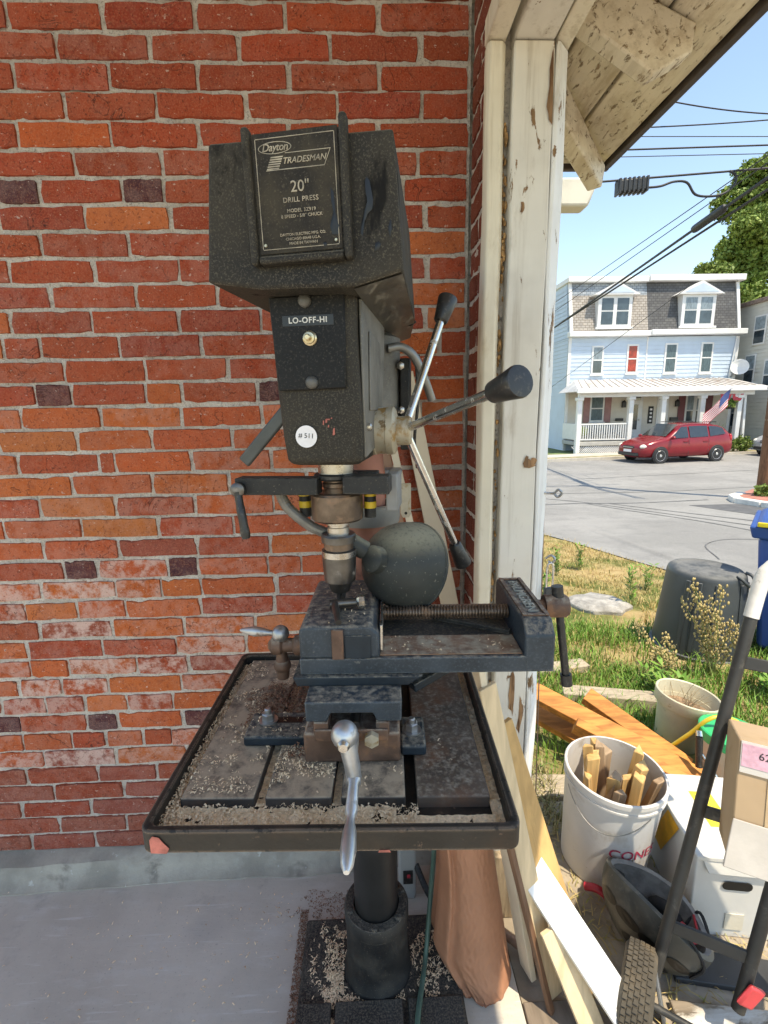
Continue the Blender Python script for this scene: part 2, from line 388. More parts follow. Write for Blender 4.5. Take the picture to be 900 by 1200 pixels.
def brick_colour(k, x, w, rnd):
    if k in HEAD and w < .13 and rnd.random() < .8: return (.055, .018, .026, .12)
    t = max(0, min(1, (k-12)/6.))
    red, deep, org, pale, brn = (.345, .058, .022), (.285, .046, .021), (.48, .105, .026), (.48, .135, .040), (.27, .062, .036)
    if k >= 33: c = rnd.choice([deep, brn, (.27, .07, .045)]); e = .12
    elif k >= 15: c = rnd.choices([org, red, pale, brn, (.43, .088, .028)], [6, 4, 1.2, .6, 5])[0]; e = rnd.choice([.05, .1, .16, .22]); 
    else: c = rnd.choices([red, deep, org, pale, (.31, .053, .022)], [6, 4, .6, .4, 4])[0]; e = rnd.choice([.03, .06, .12])
    if 22 <= k <= 32 and x < -.45 and rnd.random() < .38: e = rnd.uniform(.45, .95)
    q = rnd.uniform(.92, 1.08)
    return (c[0]*q, c[1]*q*rnd.uniform(.9, 1.1), c[2]*q, e)
far = MB()
nb = 0
for k in range(-5, 38):
    zt, zb = Z0 - CS*(k-1), Z0 - CS*k
    js = course_joints(k, -1.95, .284); rnd = random.Random(k*101+5)
    for a, b in zip(js, js[1:]):
        w, h = b - a - rnd.uniform(.005, .011), CS - rnd.uniform(.006, .011); x, z = (a+b)/2 + rnd.uniform(-.002, .002), (zt+zb)/2 + rnd.uniform(-.0015, .0015)
        if b > .28: w -= .004
        zz = z - 0.07; lim = -.90 - .50*max(0, (2.45 - z))/2.45 - .02
        col = brick_colour(k, x, w, rnd)
        y = WY - .0045 + rnd.uniform(-.0018, .0022)
        if b < lim or k < -2:
            far.box(a+.005, b-.005, y, WY+.03, z-h/2, z+h/2); continue
        o = bpy.data.objects.new('brick', BR[rnd.randrange(14)]); COL.objects.link(o); o.parent = wall
        o.location = (x+.5, y-WY, z); o.scale = (w, 1, h); o.rotation_euler = (rnd.uniform(-.03, .03), rnd.uniform(-.008, .008), rnd.uniform(-.012, .012)); o.color = col
        nb += 1
fo = put('brickwork', far, M_BRICK, wall, smooth=0, kind='stuff'); fo.color = (.3, .07, .03, .05)
def mort(u, v):
    x, z = -1.45 + 1.735*u, .06 + 2.62*v
    d = .0030*mnoise.noise((x*22, z*34, 1)) + .0028*mnoise.noise((x*70, z*80, 4)) + .0016*mnoise.noise((x*170, z*170, 9))
    return (x, WY + .0010 + d*.8, z)
m = MB(); m.grid(mort, 380, 560); put('mortar', m, M_MORTAR, wall, smooth=80, fix=False)
m = MB(); m.box(-1.95, .30, WY+.02, WY+.22, 0, 2.75); put('backing', m, M_MORTAR, wall, smooth=0)

# brick return beside the door post
pier = thing('brick_pier', 'narrow dark brick return between the wall and the cream door post', 'wall', (.30, 1.32, 0))
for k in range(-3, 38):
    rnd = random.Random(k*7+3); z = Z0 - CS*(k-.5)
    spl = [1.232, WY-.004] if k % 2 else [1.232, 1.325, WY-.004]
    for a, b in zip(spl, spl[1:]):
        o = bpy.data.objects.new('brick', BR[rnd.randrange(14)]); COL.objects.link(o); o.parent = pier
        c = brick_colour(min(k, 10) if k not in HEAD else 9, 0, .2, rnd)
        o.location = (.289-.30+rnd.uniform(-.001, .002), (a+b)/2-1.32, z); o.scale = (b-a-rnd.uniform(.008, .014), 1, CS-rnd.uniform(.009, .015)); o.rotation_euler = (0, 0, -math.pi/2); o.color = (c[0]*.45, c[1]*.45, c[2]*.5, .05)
def mort2(u, v):
    y, z = 1.232 + .187*u, 0 + 2.6*v
    return (.2925 + .003*mnoise.noise((y*28, z*40, 11)) + .0018*mnoise.noise((y*85, z*90, 14)), y, z)
m = MB(); m.grid(mort2, 30, 300); put('mortar', m, M_MORTAR, pier, smooth=80, fix=False)
m = MB(); m.box(.298, .44, 1.238, 1.66, -.1, 2.55); put('core', m, M_MORTAR, pier, smooth=0)

# ================================================================== door post, trim, header, eave
post = thing('door_post', 'tall cream and white painted timber door post with flaking paint', 'post', (.40, 1.22, 0))
def wobble_prism(poly, z0, z1, n, amp, seed):
    m = MB(); rings = []
    for i in range(n+1):
        z = z0 + (z1-z0)*i/n
        rings.append([(x + amp*mnoise.noise((j*3.1+seed, z*4, 0)), y + amp*mnoise.noise((j*1.7, z*4, seed)), z) for j, (x, y) in enumerate(poly)])
    m.rings(rings); return m
put('post_body', wobble_prism([(.333, 1.20), (.4215, 1.20), (.4215, 1.236), (.333, 1.236)], .0, 2.263, 40, .0042, 1), M_POST, post, bevel=.004)
put('corner_board', wobble_prism([(.425, 1.203), (.433, 1.203), (.463, 1.235), (.463, 1.262), (.425, 1.262)], .0, 2.263, 50, .0055, 5), M_POSTW, post, bevel=.003)
put('foot_block', wobble_prism([(.338, 1.172), (.405, 1.172), (.405, 1.197), (.338, 1.197)], -.004, .215, 6, .003, 8), pm('split grey wood', (.38, .29, .19), .9, var=.45, vs=4, stretch=(6, 6, .6), layers=[((.13, .09, .06), .52, .62, 8, (6, 6, .5))], bump=.7, bs=26, bd=.004), post, bevel=.003)
def chip(pts, seed, y=1.1975):
    rnd = random.Random(seed); m = MB(); x0 = sum(p[0] for p in pts)/len(pts); z0 = sum(p[1] for p in pts)/len(pts); q = []
    for i, p in enumerate(pts):
        n = pts[(i+1) % len(pts)]
        for t in (0, .33, .66): q.append((p[0]+(n[0]-p[0])*t + rnd.uniform(-.003, .003), y, p[1]+(n[1]-p[1])*t + rnd.uniform(-.003, .003)))
    m.add(q, [tuple(range(len(q)))]); put('bare_wood_patch', m, M_BAREW, post, smooth=0, fix=False)
M_BAREW = pm('bare brown wood', (.30, .17, .085), .9, var=.4, vs=14, stretch=(5, 5, .6), layers=[((.12, .06, .03), .5, .62, 20, (6, 6, .6))], bump=.5, bs=40, bd=.003)
chip([(.392, 1.352), (.419, 1.356), (.419, 1.378), (.404, 1.374), (.396, 1.384), (.388, 1.366)], 1); chip([(.372, .70), (.385, .66), (.389, .74), (.383, .80), (.376, .78)], 2); chip([(.399, .62), (.409, .60), (.413, .69), (.404, .72)], 3); chip([(.408, 2.14), (.4185, 2.10), (.4185, 2.25), (.412, 2.24)], 4); chip([(.356, 1.93), (.361, 1.925), (.366, 1.95), (.358, 1.955)], 5); chip([(.341, .83), (.350, .80), (.352, .86), (.345, .885)], 6)
# eye hook
hk = MB(); hk.tube(smooth_path([(.440, 1.228, 1.283), (.462, 1.225, 1.283), (.478, 1.222, 1.283), (.488, 1.22, 1.292), (.498, 1.22, 1.283), (.488, 1.22, 1.273), (.479, 1.222, 1.281)], 5), .0034, 6)
M_STEEL = pm('dull grey steel', (.42, .42, .42), .42, .9, var=.2, vs=20, layers=[((.22, .13, .08), .6, .72, 22)], bump=.1, bs=90)
put('eye_hook', hk, M_STEEL, post, smooth=60)
trim = thing('door_stop_trim', 'cream rounded door stop strip left of the post with brown grime', 'trim', (.30, 1.21, 0))
put('strip', wobble_prism([(.2765, 1.212), (.283, 1.202), (.310, 1.202), (.3185, 1.214), (.3185, 1.236), (.2765, 1.236)], 0, 2.263, 40, .0035, 12), M_TRIM, trim, bevel=.003)
gl = MB()
for i in range(120):      # old spray-foam and web crumbs stuck in the gap
    z = random.choice([random.gauss(2.02, .10), random.gauss(1.62, .06), random.gauss(1.2, .3), random.gauss(.95, .25), random.gauss(1.86, .05)])
    if 0.3 < z < 2.24: gl.sphere((.3255+random.uniform(-.004, .004), 1.224+random.uniform(-.01, .01), z), random.uniform(.002, .005), 6, 4, (1, 1, random.uniform(1, 3)))
put('gap_crumbs', gl, pm('brown crumbs', (.33, .19, .08), .95, var=.5, vs=80), trim, kind='stuff')
RB = -0.5  # roof and header stop here behind the camera to let in more skylight
hd = thing('door_header', 'cream painted header beam running overhead from the post top', 'beam', (.39, 1.2, 2.27))
m = MB(); m.box(.333, .4215, RB, 1.262, 2.266, 2.47); put('beam', m, M_POST, hd, bevel=.004)
m = MB(); m.box(.425, .463, RB, 1.29, 2.267, 2.465); put('outer_board', m, M_TRIM, hd, bevel=.003)
m = MB(); m.box(.2765, .3185, RB, 1.236, 2.2665, 2.32); put('stop_strip', m, M_TRIM, hd, bevel=.004)

# roof: slopes down to the eave at x=.84 with boarded soffit, rafter tails and a hip at the far corner
EX, EZ, EY, SL = .84, 2.315, 1.86, .42
roof = thing('garage_roof', 'sloping boarded roof overhang with dark drip edge above the post', 'roof', (.45, 1.2, 2.4))
def rz(x, y): return EZ + SL*max(0, min(EX - x, EY - y))
nbd = 0
xb = EX
widths = [.135, .14, .13, .14, .14, .14, .14, .14]
for wd in widths:                        # soffit boards run along y, mitred at the hip
    x1, x0 = xb - .004, xb - wd + .004
    ya, yb = RB, lambda x: EY - (EX - x)
    m = MB(); q = []
    for dz in (0, .022):
        q += [(x0, ya, EZ + SL*(EX-x0)+dz), (x1, ya, EZ + SL*(EX-x1)+dz), (x1, yb(x1), EZ + SL*(EX-x1)+dz), (x0, yb(x0), EZ + SL*(EX-x0)+dz)]
    m.hexa(q); put('soffit_board', m, M_SOFFIT, roof, bevel=.003)
    m = MB(); q = []                     # the same board round the corner, along x
    y1, y0 = EY - (EX - x1), EY - (EX - x0)
    for dz in (0, .022):
        q += [(-1.5, y0, EZ + SL*(EX-x0)+dz), (x0-.003, y0, EZ + SL*(EX-x0)+dz), (x1-.003, y1, EZ + SL*(EX-x1)+dz), (-1.5, y1, EZ + SL*(EX-x1)+dz)]
    m.hexa(q); put('soffit_board', m, M_SOFFIT, roof, bevel=.003)
    xb -= wd
M_SHING = pm('dark roof shingle', (.05, .048, .046), .9, var=.3, vs=12, bump=.6, bs=40)
m = MB(); tz = .03
xc, yc = -1.3, EY - (EX + 1.3)  # unseen upper roof, cut short on the left to let in more skylight
m.hexa([(xc, RB, rz(xc, -9)+tz), (EX+.02, RB, EZ+tz), (EX+.02, EY+.02, EZ+tz), (xc, yc, EZ + SL*(EX-xc)+tz), (xc, RB, rz(xc, -9)+tz+.05), (EX+.02, RB, EZ+tz+.012), (EX+.02, EY+.02, EZ+tz+.012), (xc, yc, EZ + SL*(EX-xc)+tz+.05)])
put('covering', m, M_SHING, roof, smooth=0)
m = MB()
m.hexa([(xc, yc, EZ+SL*(EX-xc)+tz), (EX+.02, EY+.02, EZ+tz), (-1.4, EY+.02, EZ+tz), (-1.4, yc+.1, EZ+SL*(EX-xc-.1)+tz), (xc, yc, EZ+SL*(EX-xc)+tz+.05), (EX+.02, EY+.02, EZ+tz+.012), (-1.4, EY+.02, EZ+tz+.012), (-1.4, yc+.1, EZ+SL*(EX-xc-.1)+tz+.05)])
put('covering', m, M_SHING, roof, smooth=0)
M_DRIP = pm('dark drip edge metal', (.06, .045, .04), .55, .3, var=.3, vs=20)
m = MB(); m.box(EX+.001, EX+.022, RB, EY+.0, EZ-.012, EZ+.028); put('drip_edge', m, M_DRIP, roof, bevel=.003)
m = MB(); m.box(-1.5, EX+.022, EY+.003, EY+.024, EZ-.012, EZ+.028); put('drip_edge', m, M_DRIP, roof, bevel=.003)
def rafter(y0, y1, xo, label):
    m = MB(); poly = [(.467, EZ+SL*(EX-.467)-.006), (xo, EZ+SL*(EX-xo)-.006), (xo-.004, EZ+SL*(EX-xo)-.062), (xo-.09, EZ+SL*(EX-xo)-.105), (.467, EZ+SL*(EX-.467)-.108)]
    m.prism(poly, (0, y1, 0), (1, 0, 0), (0, 0, 1), y1-y0)
    o = put('rafter_tail', m, M_SOFFIT, bevel=.005, base=(.47, y0, 2.4), label=label, cat='rafter', group='rafter tails under the eave')
    return o
rafter(1.268, 1.318, .765, 'broad cream rafter tail with snubbed end, nearest above the post')
hip = MB()
p0, p1 = Vector((.43, 1.45, 2.405)), Vector((.80, 1.82, 2.255))
hip.bar(p0, p1, .055, .10, (0, 0, 1), .05, .075)
put('rafter_tail', hip, M_SOFFIT, bevel=.006, base=(.44, 1.3, 2.38), label='slimmer cream hip rafter tail pointing to the roof corner beyond the post', cat='rafter', group='rafter tails under the eave')
m = MB(); m.hexa([(.55, 2.5, 2.424), (1.07, 2.5, 2.424), (1.07, 2.60, 2.424), (.55, 2.60, 2.424), (.55, 2.5, 2.548), (1.118, 2.5, 2.548), (1.118, 2.60, 2.548), (.55, 2.60, 2.548)]); 
bx_ = put('boxed_eave', m, pm('cream boxed eave paint', (.62, .57, .46), .6, var=.12, vs=5), bevel=.012, base=(.7, 2.5, 2.42), label='cream boxed eave end sticking out behind the post below the roof corner', cat='eave')
bx_['label'] = 'cream boxed eave end sticking out behind the post below the roof corner'
# ================================================================== drill press
CX, CY = -.006, 1.04
HF = Matrix.Translation((CX, CY, 0)) @ Matrix.Rotation(R(-9.5), 4, 'Z')     # head frame: origin on the column axis, -y towards the operator
TF = Matrix.Translation((-.055, .75, 0)) @ Matrix.Rotation(R(-2.4), 4, 'Z')  # table frame
DUST = (.36, .30, .21)
M_HEAD = pm('dusty charcoal enamel', (.016, .0145, .012), .58, var=.3, vs=5, layers=[((.048, .041, .031), .32, .70, 6), ((.095, .082, .062), .50, .66, 420), ((.010, .0095, .009), .60, .70, 10, (2, 2, .6)), ((.20, .17, .125), .70, .74, 110)], dust=((.20, .17, .125), .6, 150), bump=.3, bs=300, bd=.0009, spec=.28, edge=((.26, .235, .19), .004, .5))
M_SIDE = pm('grey dusty casting', (.17, .16, .14), .6, .2, var=.25, vs=8, layers=[((.09, .085, .075), .42, .75, 9), ((.26, .24, .19), .56, .7, 260)], bump=.3, bs=220, bd=.001)
M_UNDER = pm('olive grey sheet steel', (.095, .085, .068), .42, .35, var=.25, vs=9, layers=[((.22, .21, .18), .5, .7, 18, (4, 1, 1))], bump=.1, bs=60)
M_BLACK = pm('black crackle panel', (.009, .009, .009), .55, spec=.25, var=.3, vs=12, layers=[((.06, .055, .046), .52, .72, 330)], bump=.25, bs=300, bd=.0006)
M_CAST = pm('black painted cast iron', (.018, .0185, .019), .5, var=.3, vs=7, layers=[((.045, .041, .034), .42, .78, 14), ((.12, .10, .08), .60, .70, 300)], spec=.3, dust=((.17, .145, .11), .28, 220), bump=.3, bs=240, bd=.001, edge=((.14, .125, .105), .004, .4))
M_LIP = pm('chipped black tray paint', (.022, .019, .016), .5, var=.4, vs=8, spec=.3, layers=[((.055, .036, .024), .46, .72, 12), ((.13, .085, .06), .62, .70, 60), ((.25, .14, .09), .69, .72, 34)], bump=.4, bs=120, bd=.0015, edge=((.24, .17, .12), .006, .7))
M_PLATE = pm('machined iron table', (.075, .066, .058), .55, .3, var=.35, vs=7, layers=[((.20, .105, .06), .55, .72, 6), ((.06, .055, .05), .55, .7, 10)], dust=((.46, .345, .235), .55, 38), bump=.2, bs=160)
M_PLATE2 = pm('rust bloomed iron table', (.125, .09, .066), .55, .15, var=.35, vs=6, layers=[((.22, .10, .05), .50, .68, 7), ((.27, .22, .16), .6, .75, 13)], dust=((.38, .31, .23), .22, 120), bump=.2, bs=160)
M_COLUMN = pm('black column enamel', (.017, .017, .017), .42, .1, spec=.3, var=.3, vs=7, layers=[((.06, .058, .054), .58, .76, 15, (1, 1, .3))], bump=.12, bs=60)
M_RUSTCOL = pm('red brown primered column', (.30, .12, .08), .55, .15, var=.25, vs=9, layers=[((.16, .06, .04), .55, .7, 14)], bump=.15, bs=60)
M_BROWNST = pm('browned steel', (.17, .125, .095), .4, .75, var=.35, vs=20, layers=[((.26, .15, .085), .52, .68, 28)], bump=.15, bs=120)
M_BRIGHT = pm('bright turned steel', (.50, .47, .43), .28, .95, var=.2, vs=25, layers=[((.26, .17, .11), .58, .72, 40)], bump=.08, bs=150)
M_GUN = pm('gunmetal chuck', (.14, .13, .12), .36, .85, var=.25, vs=30, layers=[((.24, .21, .18), .58, .7, 40)], bump=.1, bs=160)
M_CHROME = pm('chromed rod', (.62, .61, .59), .2, 1., var=.15, vs=30, layers=[((.32, .28, .23), .56, .7, 60)], bump=.05, bs=100)
M_PLAST = pm('black knob plastic', (.022, .022, .022), .38, var=.3, vs=20, layers=[((.10, .09, .075), .54, .72, 160)], bump=.12, bs=120)
M_HUB = pm('yellowed cast hub', (.50, .44, .33), .5, .25, var=.2, vs=15, layers=[((.30, .17, .05), .52, .64, 26), ((.18, .12, .06), .63, .7, 50)], bump=.2, bs=120)
M_BRASS = pm('worn brass', (.62, .52, .34), .32, .9, var=.2, vs=30)
M_WHITE = pm('white print', (.62, .60, .55), .6, var=.1, vs=60, bump=0)
M_GOLD = pm('worn plate print', (.42, .35, .25), .5, .2, var=.35, vs=60, bump=0)
M_STICK = pm('white paper sticker', (.78, .75, .75), .6, var=.06, vs=40, bump=0)
M_INK = pm('black ink', (.012, .012, .012), .5, var=.1, bump=0)
M_OIL = pm('wet black oil', (.006, .006, .006), .38, var=.1, vs=20, bump=0)
M_YEL = pm('yellow warning band', (.62, .42, .03), .5, var=.25, vs=30, layers=[((.1, .08, .03), .6, .7, 40)])
M_REDCHIP = pm('bare red primer chip', (.42, .13, .10), .8, var=.4, vs=40, bump=.6, bs=90)

dp = thing('drill_press', 'dusty dark grey floor drill press with belt guard, tray table and three-spoke feed', 'drill press', (CX, CY, 0))
# --- base
m = MB(); m.box(-.212, .212, .60, 1.17, .001, .030); base = put('base', m, M_CAST, dp, bevel=.006)
for a, b in ((-.208, -.125), (-.115, .055), (.068, .205)):
    m = MB(); m.box(a, b, .61, .951, .0305, .046); put('slot_rail', m, M_CAST, base, bevel=.003)
m = MB()
m.lathe([(.090, .030), (.089, .045), (.0835, .055), (.0815, .10), (.0805, .205), (.084, .210), (.084, .236), (.080, .243), (.060, .244), (.059, .22)], (CX, CY, 0), n=40)
ped = put('column_flange', m, M_CAST, dp, smooth=30)
for a in (200, 265, 320, 20):
    b = MB(); p = Vector((CX + .071*math.cos(R(a)), CY + .071*math.sin(R(a)), .243)); b.lathe([(.009, 0), (.009, .004), (.006, .006)], p, n=10); put('bolt_head', b, M_CAST, ped)
m = MB(); m.cyl((CX, CY, .2), (CX, CY, 1.02), .0565, n=40); put('column', m, M_COLUMN, dp, smooth=30)
m = MB(); m.cyl((CX, CY, 1.02), (CX-.012, CY, 1.46), .0500, n=40); put('upper_column', m, M_RUSTCOL, dp, smooth=30)
m = MB(); m.lathe([(.0565, 1.262), (.072, 1.264), (.074, 1.275), (.074, 1.300), (.070, 1.304), (.0565, 1.304)], (CX, CY, 0), n=36, caps=False); put('column_collar', m, pm('dusty grey collar', (.19, .185, .17), .55, .3, var=.2, dust=(DUST, .4, 30)), dp, smooth=30)
# --- table: bracket, tray with lip, slotted plates
m = MB(); m.lathe([(.058, .84), (.078, .845), (.078, .945), (.058, .95)], (CX, CY, 0), n=30); m.bar((-.02, .99, .90), (-.045, .78, .935), .10, .08, (0, 0, 1), .12, .04); put('table_bracket', m, M_CAST, dp, smooth=30)
X0, X1, Y0, Y1, ZT, ZB = -.235, .246, -.236, .222, .990, .9565
def rrect(x0, x1, y0, y1, r, n=5):
    pts = []
    for cx_, cy_, a0 in ((x1-r, y0+r, -90), (x1-r, y1-r, 0), (x0+r, y1-r, 90), (x0+r, y0+r, 180)):
        for i in range(n+1):
            a = R(a0 + 90*i/n); pts.append((cx_ + r*math.cos(a), cy_ + r*math.sin(a)))
    return pts
def loop(pts, z): return [(x, y, z) for x, y in pts]
m = MB(TF); o_, i_ = rrect(X0, X1, Y0, Y1, .016), rrect(X0+.011, X1-.011, Y0+.011, Y1-.011, .010)
m.rings([loop(i_, ZB+.006), loop(i_, ZT-.002), loop(rrect(X0+.009, X1-.009, Y0+.009, Y1-.009, .011), ZT), loop(rrect(X0+.002, X1-.002, Y0+.002, Y1-.002, .015), ZT), loop(o_, ZT-.002), loop(o_, ZB+.002), loop(rrect(X0+.003, X1-.003, Y0+.003, Y1-.003, .015), ZB)], caps=True)
tray = put('table_tray', m, M_LIP, dp, smooth=40)
m = MB(TF); m.add([(-.2205, -.2368, .9585), (-.200, -.2372, .9580), (-.1965, -.2372, .966), (-.203, -.2372, .974), (-.208, -.2372, .982), (-.216, -.2372, .984), (-.2205, -.2368, .978)], [(0,1,2,3,4,5,6)]); put('paint_chip', m, M_REDCHIP, tray, fix=False)
m = MB(TF); m.add([(.066, -.2372, .957), (.082, -.2372, .957), (.080, -.2372, .961), (.068, -.2372, .9605)], [(0,1,2,3)]); put('paint_chip', m, M_REDCHIP, tray, fix=False)
for i, (a, b) in enumerate(((-.209, -.106), (-.091, .001), (.014, .103), (.119, .219))):
    m = MB(TF); m.box(a, b, -.173, .208, .958, .980)
    put('table_plate', m, M_PLATE if i < 3 else M_PLATE2, dp, bevel=.0025)
# --- head casting: tapers to the quill nose
def head_ring(z, xl, xr, yf, yb, c=.012):
    return [(xl+c, yf, z), (xr-c, yf, z), (xr, yf+c, z), (xr, yb, z), (xl, yb, z), (xl, yf+c, z)]
m = MB(HF)
m.rings([head_ring(1.422, -.054, .046, -.325, -.17, .010), head_ring(1.430, -.061, .053, -.333, -.15, .010), head_ring(1.462, -.0645, .055, -.336, -.13), head_ring(1.53, -.069, .053, -.337, -.09), head_ring(1.60, -.0715, .051, -.338, -.06), head_ring(1.66, -.0745, .0525, -.340, .0)])
head = put('head_casting', m, M_HEAD, dp, bevel=.004)
m = MB(HF); m.lathe([(.058, 1.44), (.078, 1.445), (.078, 1.64), (.06, 1.65)], n=30); put('column_clamp', m, M_SIDE, dp, smooth=30)
m = MB(HF); m.prism([(-.315, 1.432), (-.155, 1.445), (-.12, 1.53), (-.09, 1.60), (-.085, 1.65), (-.325, 1.65)], (.0532, 0, 0), (0, 1, 0), (0, 0, 1), .0045); put('side_web', m, M_SIDE, dp, bevel=.002)
m = MB(HF); m.prism([(-.285, 1.500), (-.20, 1.500), (-.165, 1.575), (-.15, 1.61), (-.275, 1.615)], (.0580, 0, 0), (0, 1, 0), (0, 0, 1), .003); put('side_pad', m, M_SIDE, dp, bevel=.0025)
# --- belt guard
fr = [(-.117, 1.822), (.110, 1.820), (.1205, 1.667), (.060, 1.652), (-.062, 1.654), (-.132, 1.665)]
def gring(y, sx, dz=0, zs=1.0, x_=0): return [(x*sx + x_, y, (z-1.74)*zs + 1.74 + dz) for x, z in fr]
m = MB(HF); m.rings([gring(-.386, .985, 0, .985), gring(-.383, 1), gring(-.05, .93, 0), gring(.17, .72, 0), gring(.20, .60, 0, .9)])
guard = put('belt_guard', m, M_HEAD, dp, bevel=.005, seg=3)
m = MB(HF); e = .0012
def under(y, s, x): return (x*s, y, 1.652 - e + (.0145 if abs(x) > .1 else 0)*1.0)
m.add([(.1195, -.380, 1.6655-e), (.058, -.380, 1.6508-e), (.058*.93, -.05, 1.6508-e), (.1195*.93, -.05, 1.6655-e), (.058*.72, .17, 1.6508-e), (.1195*.72, .17, 1.6655-e)], [(0,1,2,3), (3,2,4,5)]); put('guard_underside', m, M_UNDER, guard, fix=False, smooth=0)
# name plate with its raised surround (slightly tilted back)
PT = HF @ Matrix.Translation((-.005, -.3905, 1.757)) @ Matrix.Rotation(R(90), 4, 'X') @ Matrix.Rotation(R(1.2), 4, 'Z')   # local x right, y up, z out
m = MB(PT); m.box(-.0595, .0605, -.074, .066, -.006, .0035); sur = put('plate_surround', m, M_HEAD, guard, bevel=.004)
for a, b, c, d in ((-.0635, -.0535, -.0775, .0735), (.0545, .0645, -.0775, .077), (-.053, .054, -.0775, -.068)):
    m = MB(PT); m.box(a, b, c, d, -.006, .0105); put('plate_rim', m, M_HEAD, sur, bevel=.004, seg=3)
m = MB(PT); m.box(-.0515, .0525, -.0655, .066, .0036, .0052); npl = put('name_plate', m, pm('black name plate', (.026, .021, .0155), .62, 0., spec=.25, var=.3, vs=30, layers=[((.062, .052, .037), .38, .72, 26), ((.10, .085, .062), .54, .70, 420)], bump=.1, bs=150, bd=.0005), guard, bevel=.0006)
m = MB(PT); t_ = .0007
for a, b, c, d in ((-.047, .048, .0595, .0595+t_), (-.047, .048, -.060-t_, -.060), (-.047-t_, -.047, -.0595, .0595), (.048, .048+t_, -.0595, .0595)): m.box(a, b, c, d, .0052, .0056)
put('plate_border', m, M_GOLD, npl, smooth=0)
def ptext(body, size, x, y, **k): return text('lettering', body, size, PT @ Matrix.Translation((x, y, .0056)), M_GOLD, npl, **k)
ptext('20"', .0175, .004, .006, spacing=1.0); ptext('DRILL PRESS', .0078, .004, -.0078, spacing=1.05)
ptext('MODEL 3Z919', .0055, .004, -.0195, spacing=1.05); ptext('8 SPEED - 5/8" CHUCK', .0050, .004, -.0255, spacing=1.05)
ptext('DAYTON ELECTRIC MFG. CO.', .0043, .004, -.0455); ptext('CHICAGO 60648 U.S.A.', .0043, .004, -.0505); ptext('MADE IN TAIWAN', .0043, .004, -.0555)
ptext('Dayton', .0115, -.0235, .0495, shear=.25, spacing=.92)
m = MB(PT)                                # oval ring round the script and the slanted banner
ov = [(math.cos(2*math.pi*i/28), math.sin(2*math.pi*i/28)) for i in range(28)]
m.add([(-.0235+.0205*a, .0492+.0066*b, .0058) for a, b in ov] + [(-.0235+.0196*a, .0492+.0058*b, .0058) for a, b in ov], [(i, (i+1) % 28, 28+(i+1) % 28, 28+i) for i in range(28)])
def quad(p): m.add([(x, y, .0058) for x, y in p], [(0, 1, 2, 3)])
quad([(-.0115, .0430), (.0440, .0430), (.0437, .0422), (-.0115, .0422)]); quad([(.0440, .0430), (.0360, .0262), (.0352, .0262), (.0432, .0430)])
quad([(-.0355, .0262), (.0360, .0262), (.0356, .0252), (-.036, .0252)])
for i in range(6): y_ = .0265 + i*.0024; quad([(-.035+.0009*i*1.2, y_), (-.020+.0009*i*1.2, y_), (-.0195+.0009*i*1.2, y_+.0014), (-.0345+.0009*i*1.2, y_+.0014)])
put('emblem_lines', m, M_GOLD, npl, smooth=0, fix=False)
ptext('TRADESMAN', .0092, .011, .0342, shear=.3, spacing=.98)
for sx_, sy_ in ((-.044, -.0555), (.0445, -.0555)):
    b = MB(PT); b.lathe([(.0022, 0), (.0016, .0012)], (sx_, sy_, .0052), n=10); put('rivet', b, M_BRASS, npl)
# oil runs
def splat(poly, z, nm='oil_streak', par=guard, fr_=None):
    m = MB(fr_ if fr_ is not None else PT); n = len(poly); cx_ = sum(p[0] for p in poly)/n; cy_ = sum(p[1] for p in poly)/n
    m.add([(x, y, z) for x, y in poly] + [((x+cx_)/2, (y+cy_)/2, z+.0009) for x, y in poly], [(i, (i+1) % n, n+(i+1) % n, n+i) for i in range(n)] + [tuple(range(n, 2*n))])
    put(nm, m, M_OIL, par, smooth=70, fix=False)
GT = HF @ Matrix.Translation((-.005, -.3868, 1.765)) @ Matrix.Rotation(R(90), 4, 'X')
splat([(.083, .006), (.0865, .002), (.0885, -.008), (.0905, -.020), (.089, -.029), (.083, -.034), (.079, -.046), (.077, -.058), (.0745, -.055), (.0755, -.043), (.080, -.030), (.084, -.018), (.0835, -.008), (.081, .002)], .0003, fr_=GT)
splat([(.092, -.067), (.096, -.064), (.099, -.068), (.096, -.075), (.091, -.075)], .0003, fr_=GT)
splat([(.108, -.050), (.1115, -.040), (.1125, -.052), (.110, -.062)], .0003, fr_=GT)
splat([(.041, .002), (.0445, -.004), (.046, -.026), (.0495, -.042), (.0475, -.050), (.040, -.049), (.038, -.040), (.0405, -.032), (.0435, -.024), (.041, -.012)], .0054, par=npl)
splat([(.028, -.058), (.032, -.056), (.034, -.061), (.03, -.064)], .0054, par=npl)
M_PSCR = pm('dusty grey knob', (.11, .105, .095), .5, .2, var=.2, vs=60)
